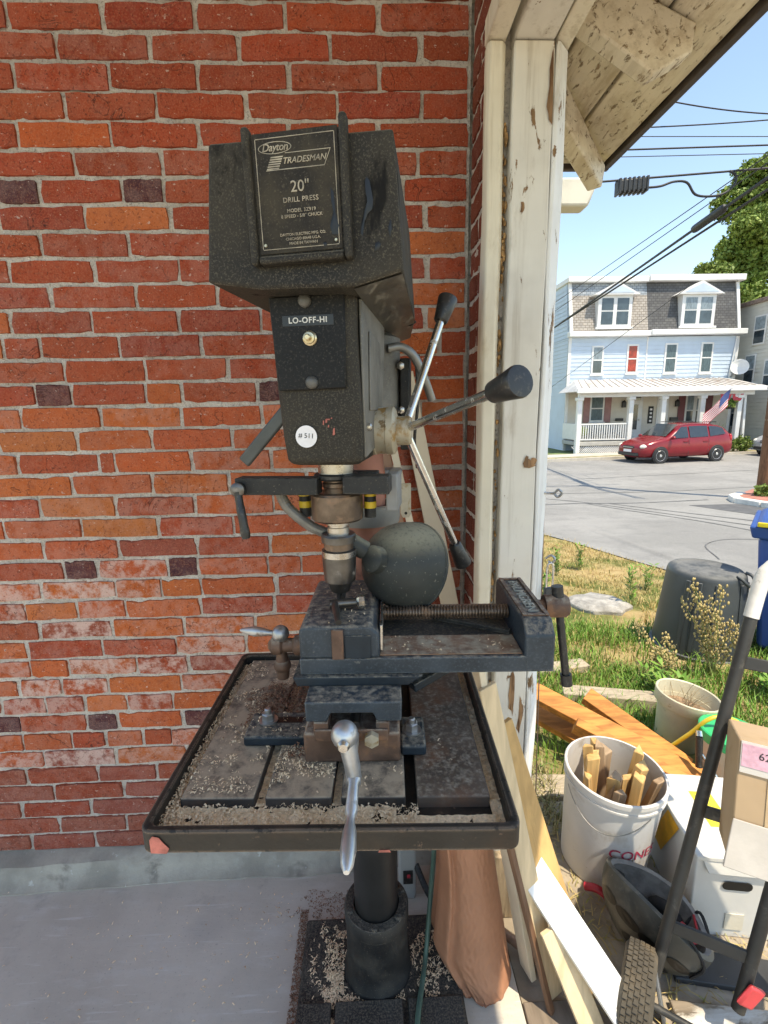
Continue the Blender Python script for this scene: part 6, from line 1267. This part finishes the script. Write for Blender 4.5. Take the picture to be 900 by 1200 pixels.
m = MB(); m.box(11.5, 13.1, 24.9, 25.3, .1, .18); m.box(11.5, 13.1, 25.28, 25.36, .1, .62); m.box(11.52, 11.58, 24.9, 25.3, -.22, .1); m.box(13.02, 13.08, 24.9, 25.3, -.22, .1); small('porch_bench', m, pm('grey bench', (.22, .23, .23), .7), 'grey bench on the left porch under the shuttered window', 'bench', (12.3, 25, -.2))
m = MB(); m.sphere((11.15, 25, .25), .25, 10, 8, (1, .5, 1)); m.bar((11.15, 25, -.22), (11.15, 25, .05), .06, .06, (1, 0, 0)); small('porch_chair', m, pm('lime green chair', (.35, .45, .05), .6), 'lime green chair at the left end of the porch', 'chair', (11.1, 25, -.2), smooth=60)
for i, (x, h) in enumerate(((15.1, .9), (15.75, .8))):
    m = MB(); 
    for k in range(5): m.bar((x+k*.11, PYF+.3, -.22), (x+k*.11, PYF+.3, h-.22), .02, .02, (1, 0, 0))
    m.box(x-.03, x+.47, PYF+.285, PYF+.315, h-.24, h-.21); small('porch_gate', m, M_PLAST, ('black iron gate panel left of the right front door', 'black iron gate panel right of the right front door')[i], 'gate', (x, PYF+.3, -.22), group='iron porch gates')
# flag on a slanted pole
fl = thing('flag', 'striped red white and blue flag on a slanted pole on the porch', 'flag', (16.9, PYF-.1, .3))
P0, P1 = Vector((17.05, PYF-.02, 2.05)), Vector((15.62, PYF-.6, .62)); m = MB(); m.cyl(Vector((16.6, PYF, .9)), Vector((17.35, PYF-.75, 2.25)), .018, n=8); put('pole', m, M_HTRIM, fl)
top = Vector((17.3, PYF-.72, 2.2)); dh = Vector((-.62, .30, -.62)); dl = Vector((-1.02, -.05, -1.02))
ns = 13
def fpt(u, v): p = top + Vector((-.35, .15, -.42))*u + Vector((-1.25, -.1, -1.20))*v + Vector((.42*u*(1-.2*v), 0, -.38*u)); return p + Vector((0, .05*math.sin(v*9+u*3), .03*math.sin(v*7)))
for k in range(ns):
    m = MB(); m.grid(lambda a, b: tuple(fpt((k+a)/ns, b)), 1, 10); put('stripe', m, pm('flag red', (.52, .06, .08), .7, var=.1) if k % 2 == 0 else M_STICK, fl, smooth=60, fix=False)
m = MB(); m.grid(lambda a, b: tuple(fpt(a*.54, b*.4) + Vector((0, -.02, 0))), 4, 6); put('canton', m, pm('flag blue', (.05, .08, .22), .7, var=.1), fl, smooth=60, fix=False)
for i, x in enumerate((17.62, 18.22)):
    m = MB(); m.grid(lambda a, b: (x + (.14+.14*b)*math.cos(math.pi*(1+a)), PYF-.02-.03*math.sin(a*20), 1.98 + (.16+.22*b)*math.sin(math.pi*(1+a))), 16, 2); bn = small('bunting', m, pm('flag red', (.5, .1, .1), .7), ('red and white fan bunting nearer the flag on the porch beam', 'red and white fan bunting nearer the porch corner')[i], 'bunting', (x, PYF, 1.9), smooth=60, fix=False, group='fan buntings on the porch')
    m = MB(); m.grid(lambda a, b: (x + (.06+.08*b)*math.cos(math.pi*(1+a)), PYF-.025-.03*math.sin(a*20), 1.98 + (.07+.09*b)*math.sin(math.pi*(1+a))), 12, 1); put('white_band', m, M_STICK, bn, smooth=60, fix=False)
def leaf_ball(c, rx, ry, rz_, n, size, seed):
    r = np.random.RandomState(seed); d = r.randn(n, 3); d /= np.linalg.norm(d, axis=1)[:, None]; rad = r.uniform(.45, 1, n)**.6
    k = np.array([.75 + .5*mnoise.noise((x*2.2+seed, y*2.2, z*2.2)) for x, y, z in d]); P = d*(rad*k)[:, None]*np.array([rx, ry, rz_]) + np.array(c)
    a, b = r.randn(n, 3), r.randn(n, 3); a /= np.linalg.norm(a, axis=1)[:, None]; b -= a*(a*b).sum(1)[:, None]; b /= np.linalg.norm(b, axis=1)[:, None]; s_ = size*r.uniform(.6, 1.3, n)[:, None]
    v = np.stack([P - a*s_, P + b*s_*.55, P + a*s_, P - b*s_*.55], 1).reshape(-1, 3); m = MB(); m.v = [tuple(x) for x in v]; m.f = [(4*i, 4*i+1, 4*i+2, 4*i+3) for i in range(n)]; return m
M_LEAF = leafmat('tree leaf', (.13, .20, .04), (.20, .28, .06), (.30, .36, .10), .35); M_LEAF2 = leafmat('yellow green leaf', (.11, .17, .03), (.17, .23, .05), (.25, .29, .08), .5)  # second leaf green for the lower tree, shrubs and corner weed
hp = thing('hanging_plant', 'green hanging plant under the porch corner', 'plant', (18.0, PYF+.1, 1.3)); put('foliage', leaf_ball((17.95, PYF+.1, 1.50), .34, .3, .30, 350, .07, 5), M_LEAF, hp, smooth=0, fix=False, kind='stuff'); m = MB(); m.lathe([(.12, 0), (.18, .18)], (17.95, PYF+.1, 1.25), n=12); put('basket', m, M_PLAST, hp); m = MB(); m.cyl((17.95, PYF+.1, 1.6), (17.95, PYF+.1, 1.95), .01, n=5); put('hanger', m, M_PLAST, hp)
for i, (x, y, rr, lab) in enumerate(((17.6, 23.45, .62, 'round green shrub before the porch right of the red car'), (18.35, 23.3, .5, 'smaller green shrub at the porch corner by the silver car'))):
    t = thing('shrub', lab, 'shrub', (x, y, -.8), 'shrubs before the porch'); put('foliage', leaf_ball((x, y, -.42), rr, .45, .45, 900, .07, 8+i), M_LEAF2, t, smooth=0, fix=False, kind='stuff'); m = MB(); m.cyl((x, y, -.85), (x, y, -.4), .04, n=6); put('stem', m, M_STALK, t)
t = thing('potted_palm', 'spiky pale potted plant on the porch edge behind the red car', 'plant', (17.5, PYF-.1, -.2)); m = MB(); m.lathe([(.14, 0), (.18, .3)], (17.5, 24.1, -.22), n=12); put('pot', m, M_SHUT2, t)
m = MB(); rnd = random.Random(4)
for i in range(40): a = rnd.uniform(0, 6.28); p = Vector((17.5, 24.1, .1)); q = p + Vector((math.cos(a)*.5, math.sin(a)*.3, rnd.uniform(.2, .6))); s_ = Vector((-math.sin(a), math.cos(a), 0))*.03; m.add([p-s_, p+s_, q], [(0, 1, 2)])
put('fronds', m, leafmat('pale frond', (.3, .33, .15), (.4, .42, .22), (.2, .25, .1)), t, smooth=0, fix=False, kind='stuff')
ds = thing('satellite_dish', 'white satellite dish on the right end of the pale house', 'dish', (19.3, HY-.5, 3.2)); m = MB(); m.lathe([(.0, 0), (.18, .02), (.32, .07), (.40, .12), (.41, .12), (.32, .05), (.0, -.02)], (19.45, HY-.35, 3.35), (-.5, -1, .3), 24, caps=False); put('reflector', m, M_HTRIM, ds, smooth=50); m = MB(); m.bar((19.45, HY-.3, 3.3), (19.3, HY+.02, 2.9), .05, .05); put('bracket', m, M_STEEL, ds)
m = MB(); m.cyl((19.15, HY-.08, 2.9), (19.35, HY-.08, 4.95), .035, n=8); small('downpipe', m, M_HTRIM, 'thin white downpipe at the right end of the pale house', 'pipe', (19.2, HY-.08, 2.9))
# neighbour house on the right: its long side wall faces the alley
h2 = thing('neighbour_house', 'beige sided house partly visible at the right edge behind the pole', 'house', (20.6, 24, HG)); M_BEIGE = pm('beige siding', (.58, .57, .51), .6, var=.05, vs=1.5)
NX = 20.35
m = MB(); m.box(NX, NX+8, 22.6, 33, HG-.1, 6.55); put('wall', m, M_BEIGE, h2, smooth=0)
m = MB(); z = HG
while z < 6.5: m.add([(NX-.03, 22.6, z), (NX-.03, 33, z), (NX-.003, 33, z+.19), (NX-.003, 22.6, z+.19)], [(0, 1, 2, 3)]); z += .19
put('siding', m, M_BEIGE, h2, smooth=0, kind='stuff', fix=False)
m = MB(); m.box(NX-.15, NX+8, 22.4, 33.2, 6.55, 6.75); put('eave', m, pm('brown eave', (.22, .16, .13), .7), h2, bevel=.02)
for (ya, yb, za, zb_) in ((25.35, 26.0, 4.55, 5.85), (25.75, 26.35, 2.55, 3.95), (24.3, 25.0, 2.2, 3.6), (26.2, 26.9, .3, 1.7)):
    m = MB(); m.box(NX-.06, NX-.031, ya-.08, yb+.08, za-.08, zb_+.08); w = put('window', m, M_HTRIM, h2, bevel=.01); zm = (za+zb_)/2
    m = MB(); m.box(NX-.066, NX-.062, ya, yb, zm+.03, zb_); put('pane', m, M_CURT, w); m = MB(); m.box(NX-.066, NX-.062, ya, yb, za, zm-.03); put('pane', m, M_GLASS, w)

# ------------------------------------------------------------------ cars
M_TYRE = pm('car tyre', (.025, .025, .026), .8, var=.2); M_RIM = pm('silver wheel rim', (.55, .55, .56), .35, .7, var=.1); M_CGL = pm('car glass', (.02, .026, .03), .05, var=.2, bump=0, spec=.9)
M_LAMPG = pm('headlamp glass', (.72, .68, .58), .15, var=.1, bump=0); M_BLKP = pm('black car plastic', (.02, .02, .02), .5, var=.2)
def make_car(name, label, paint, F):
    """F: frame, x forward to the front, y left, z up; length 4.5"""
    t = thing(name, label, 'car', F @ Vector((0, 0, 0)))
    # stations: x, z_sill, z_belt, z_top, half width belt, half width roof
    st = [(2.24, .30, .62, .66, .62, .50), (2.16, .22, .72, .76, .76, .62), (1.9, .20, .84, .90, .86, .72), (1.45, .20, .92, 1.00, .90, .76), (1.10, .20, .97, 1.06, .905, .77), (.85, .20, .99, 1.20, .91, .74), (.35, .20, 1.0, 1.56, .915, .68), (-.2, .20, 1.01, 1.64, .915, .68), (-.9, .20, 1.03, 1.63, .915, .68), (-1.6, .21, 1.05, 1.55, .90, .66), (-1.95, .24, 1.05, 1.38, .87, .66), (-2.15, .30, 1.0, 1.10, .82, .66), (-2.24, .36, .80, .86, .72, .58)]
    m = MB(F); rings = []
    for x, zs, zbelt, zt, wb_, wr in st:
        rings.append([(x, s_*q, z) for s_, q, z in ((1, wb_*.90, zs), (1, wb_*.99, zs+.16), (1, wb_, (zs+zbelt)/2+.05), (1, wb_*.97, zbelt), (1, wr+.02, zt-.10 if zt-zbelt > .15 else zt-.02), (1, wr*.86, zt-.015), (1, wr*.4, zt), (-1, wr*.4, zt), (-1, wr*.86, zt-.015), (-1, wr+.02, zt-.10 if zt-zbelt > .15 else zt-.02), (-1, wb_*.97, zbelt), (-1, wb_, (zs+zbelt)/2+.05), (-1, wb_*.99, zs+.16), (-1, wb_*.90, zs))])
    m.rings(rings); body = put('body', m, paint, t, smooth=42); sb = body.modifiers.new('round', 'SUBSURF'); sb.levels = 1; sb.render_levels = 1
    def sy(z, wbelt=.885, wroof=.70, zbelt=1.01, ztop=1.54): f = (z-zbelt)/(ztop-zbelt); return wbelt + (wroof-wbelt)*f
    for s_ in (1, -1):
        for poly in ([(.98, 1.03), (.10, 1.05), (.10, 1.50), (.38, 1.49)], [(.02, 1.05), (-.86, 1.07), (-.86, 1.51), (.02, 1.51)], [(-.95, 1.075), (-1.72, 1.16), (-1.60, 1.40), (-1.35, 1.47), (-.95, 1.50)]):
            m = MB(F); m.add([(x, s_*(sy(z)+.008), z) for x, z in poly], [tuple(range(len(poly)))]); put('side_window', m, M_CGL, t, smooth=0)
        m = MB(F); m.add([(x, s_*(.906), z) for x, z in ((.06, .30), (.075, .30), (.075, 1.0), (.06, 1.0))], [(0, 1, 2, 3)]); put('door_gap', m, M_BLKP, t, smooth=0)
        m = MB(F); m.add([(x, s_*(.906), z) for x, z in ((-.90, .34), (-.885, .34), (-.885, 1.0), (-.90, 1.0))], [(0, 1, 2, 3)]); put('door_gap', m, M_BLKP, t, smooth=0)
        for x in (.22, -.72): m = MB(F); m.box(x-.11, x+.11, s_*.905-.018, s_*.905+.018, .86, .90); put('door_handle', m, paint, t, bevel=.01)
        m = MB(F); m.sphere((.92, s_*1.0, 1.06), .10, 10, 8, (.8, 1, .75)); put('mirror', m, paint, t, smooth=60)
        m = MB(F); m.sphere((1.98, s_*.68, .70), .16, 12, 8, (1.4, .75, .65)); put('headlight', m, M_LAMPG, t, smooth=60)
        m = MB(F); m.sphere((-2.04, s_*.76, .95), .12, 10, 8, (.7, .7, 1.7)); put('tail_light', m, pm('red tail lamp', (.4, .01, .015), .2), t, smooth=60)
        m = MB(F); m.bar((.25, s_*.62, 1.665), (-1.4, s_*.62, 1.655), .035, .035); put('roof_rail', m, M_BLKP, t, bevel=.01)
        for x in (1.38, -1.32):
            m = MB(F); m.lathe([(.36, -.02), (.372, 0), (.372, .012), (.36, .02)], (x, s_*.895, .335), (0, s_, 0), 28); put('wheel_arch', m, M_BLKP, t, smooth=30)
            m = MB(F); m.lathe([(.20, -.10), (.30, -.105), (.325, -.08), (.328, .04), (.31, .06), (.22, .055)], (x, s_*.88, .325), (0, s_, 0), 28); w = put('wheel', m, M_TYRE, t, smooth=40)
            m = MB(F); m.lathe([(.222, .05), (.215, .058), (.19, .04), (.06, .048), (.05, .06)], (x, s_*.882, .325), (0, s_, 0), 24); rim_ = put('rim', m, M_RIM, w, smooth=40)
            for k in range(6):
                a = 2*math.pi*k/6; c = Vector((x + .14*math.cos(a), s_*.935, .325 + .14*math.sin(a))); m = MB(F); m.lathe([(.042, 0), (.042, .004)], c, (0, s_, 0), 8); put('rim_gap', m, M_BLKP, w)
    m = MB(F); m.add([(1.02, -.70, 1.08), (1.02, .70, 1.08), (.42, .60, 1.565), (.42, -.60, 1.565)], [(0, 1, 2, 3)]); m.v = [tuple(Vector(v) + (F.to_3x3() @ Vector((.035, 0, .03)))) for v in m.v]; put('windscreen', m, M_CGL, t, smooth=0)
    m = MB(F); m.box(2.12, 2.235, -.34, .34, .60, .72); g = put('grille', m, M_BLKP, t, bevel=.02); m = MB(F); m.box(2.225, 2.245, -.30, .30, .65, .67); put('grille_bar', m, M_RIM, g)
    m = MB(F); m.box(2.10, 2.262, -.62, .62, .30, .44); put('lower_intake', m, M_BLKP, t, bevel=.03)
    m = MB(F); m.box(2.25, 2.27, -.24, .24, .46, .57); put('number_plate', m, M_STICK, t, bevel=.005)
    return t
M_RED = pm('dark red car paint', (.22, .014, .022), .22, .15, var=.08, vs=3, bump=0); M_SILV = pm('silver car paint', (.46, .48, .50), .25, .4, var=.06, vs=3, bump=0)
def road_frame(x, y, deg): return Matrix.Translation((x, y, gz(x, y) + .012)) @ Matrix.Rotation(R(deg), 4, 'Z')
make_car('parked_car', 'red estate car parked at the kerb before the pale house', M_RED, road_frame(13.40, 20.95, 188.5))
make_car('parked_car', 'silver car with dark grille half hidden behind the utility pole', M_SILV, road_frame(20.35, 22.0, 189))

# ------------------------------------------------------------------ utility pole, wires
up = thing('utility_pole', 'brown wooden utility pole standing at the right edge on the street corner', 'pole', (9.28, 10.95, gz(9, 10.95)))
m = MB(); m.tube([(9.28, 10.95, -.8), (9.24, 10.95, 2), (9.18, 10.95, 9.5)], [.16, .152, .12], 18); put('pole_shaft', m, woodmat('creosoted pole', (.17, .085, .045), .3, (.05, .03, .02), 12, (2, 2, .3), .85), up, smooth=50)
m = MB(); m.lathe([(.155, 0), (.157, .02), (.157, .10), (.155, .12)], (9.255, 10.95, 1.1), n=18); put('pole_band', m, M_HUB, up, smooth=30)
wd = thing('corner_weed', 'small tuft of weeds at the foot of the utility pole', 'weed', (9.1, 10.8, gz(9, 10.8)+.1)); put('leaves', leaf_ball((9.12, 10.75, gz(9, 10.8)+.2), .28, .25, .22, 260, .06, 15), M_LEAF2, wd, smooth=0, fix=False, kind='stuff')
M_WIRE = pm('black cable', (.022, .022, .024), .6, var=.1, bump=0)
GW = 'overhead cables'
def wp(x, z, y): return Vector((x*y/12, y, 1.5 + (z-1.5)*y/12))      # along the sight line through (x, 12, z), at depth y
def wire(label, a, b, r, sag=.0, ext=.12, pts=None):
    P = [a + (b-a)*(-ext + (1+2*ext)*i/16) + Vector((0, 0, -sag*(1-(2*i/16-1)**2))) for i in range(17)]
    m = MB(); m.tube(P, r, 6); return put('overhead_cable', m, M_WIRE, base=tuple(a), smooth=60, label=label, cat='cable', group=GW)
wire('topmost thin cable dipping right of the eave', wp(6.6, 8.05, 12), wp(9.02, 7.777, 12), .014, .06)
wire('second cable from the top right of the eave', wp(5.6, 7.48, 12), wp(9.04, 7.645, 12.5), .014, .03)
wire('hair-thin cable third from the top', wp(5.23, 7.316, 14), wp(9.09, 7.313, 14), .010)
wire('fourth cable from the top, thicker than its neighbours', wp(5.06, 7.033, 13), wp(9.115, 7.145, 13), .019)
wire('hair-thin cable fifth from the top', wp(4.88, 6.9, 14), wp(9.14, 6.976, 14), .010)
mc = wire('level cable carrying the dark splice box', wp(4.9, 6.39, 12), wp(9.183, 6.686, 12), .022)
wire('upper of two hair-thin slanting cables', wp(4.27, 3.76, 26), wp(8.57, 6.57, 12), .012)
wire('lower of two hair-thin slanting cables', wp(4.28, 3.57, 26), wp(9.02, 6.70, 12), .012)
wire('thick slanting cable carrying the splice tube', wp(4.10, 3.08, 27), wp(9.21, 6.497, 11), .034)
wire('thick slanting cable below the one with the splice tube', wp(4.10, 3.10, 27), wp(9.246, 6.255, 11), .028)
wire('faint drop cable crossing the pale house front', wp(4.6, 2.05, 25), wp(7.2, 3.9, 15), .009)
sbx = thing('splice_box', 'dark ribbed splice box hanging on the level cable', 'splice box', wp(6.1, 6.3, 12))
m = MB(); m.bar(wp(5.74, 6.30, 12), wp(6.43, 6.36, 12), .20, .26); b_ = put('case', m, M_BLKP, sbx, bevel=.03)
for i in range(7):
    p = wp(5.78, 6.303, 12).lerp(wp(6.40, 6.357, 12), i/6); m = MB(); m.bar(p - Vector((.025, 0, 0)), p + Vector((.025, 0, 0)), .24, .31); put('rib', m, M_PLAST, sbx, bevel=.01)
m = MB(); m.tube(smooth_path([wp(6.43, 6.30, 12), wp(6.75, 6.33, 12), wp(7.05, 6.42, 12), wp(7.35, 6.40, 12), wp(7.574, 6.157, 12), wp(7.95, 6.12, 12), wp(8.26, 6.189, 12), wp(8.46, 6.38, 12), wp(8.45, 6.55, 12), wp(8.3, 6.63, 12)], 6), .026, 8)
put('cable_loop', m, M_WIRE, base=tuple(wp(7.5, 6.2, 12)), smooth=60, label='slack black cable loop hanging below the level cable', cat='cable')
q0, q1 = wp(4.10, 3.08, 27), wp(9.21, 6.497, 11)
def along(t): return q0 + (q1-q0)*t
def tfor(x):   # parameter whose sight line passes x at depth 12
    lo, hi = 0, 1.3
    for _ in range(40):
        md = (lo+hi)/2; p = along(md)
        if p.x*12/p.y < x: lo = md
        else: hi = md
    return lo
a_, b_ = along(tfor(7.60)), along(tfor(8.31)); m = MB(); d_ = (b_-a_); m.lathe([(.03, 0), (.09, .04*d_.length), (.10, .1*d_.length), (.10, .9*d_.length), (.09, .96*d_.length), (.03, d_.length)], a_, d_, 14); put('splice_tube', m, M_BLKP, base=tuple(a_), smooth=40, label='fat dark splice tube on the thick slanting cable', cat='splice tube')

# ------------------------------------------------------------------ trees behind the houses
def tree(label, base, clumps, trunk_h, mat, seed, size, dens):
    t = thing('tree', label, 'tree', base, 'trees behind the houses'); b = Vector(base); m = MB(); rnd = random.Random(seed)
    m.tube(smooth_path([b, b + Vector((.2, 0, trunk_h*.5)), b + Vector((0, 0, trunk_h))], 4), [.55*(1-.5*k/8) for k in range(9)], 10)
    for c in clumps:
        p = b + Vector((0, 0, trunk_h*rnd.uniform(.5, .95))); q = Vector(c[:3]); m.tube(smooth_path([p, (p+q)/2 + Vector((0, 0, .5)), q], 4), [.22*(1-.8*k/8) for k in range(9)], 6)
    put('trunk', m, M_DARKWOOD, t, smooth=60)
    cm = MB()
    for i, (x, y, z, r) in enumerate(clumps):
        k = leaf_ball((x, y, z), r, r, r*.8, int(dens*r*r), size, seed*20+i); o = len(cm.v); cm.v += k.v; cm.f += [tuple(j+o for j in f_) for f_ in k.f]
    put('crown', cm, mat, t, smooth=0, fix=False, kind='stuff')
rnd = random.Random(2); cl = []
for i in range(34):
    a = rnd.uniform(0, 6.28); h = rnd.uniform(0, 1); rad = (1 - abs(h-.35)*.9)*4.6
    cl.append((33.8 + rad*math.cos(a)*rnd.uniform(.3, 1), 44 + rad*math.sin(a)*rnd.uniform(.3, 1), 9.5 + h*11.5, rnd.uniform(1.3, 2.2)))
tree('tall green tree rising behind the houses at the right edge', (34, 44, -.9), cl, 15, M_LEAF, 3, .19, 620)
cl = [(27.6 + rnd.uniform(-1.6, 2.8), 40 + rnd.uniform(-1.5, 1.5), 8.6 + rnd.uniform(-1.5, 3.4), rnd.uniform(1.0, 1.6)) for i in range(16)]
tree('lower yellow green tree beyond the right dormer', (28.3, 40, -.9), cl, 9, M_LEAF2, 5, .17, 700)
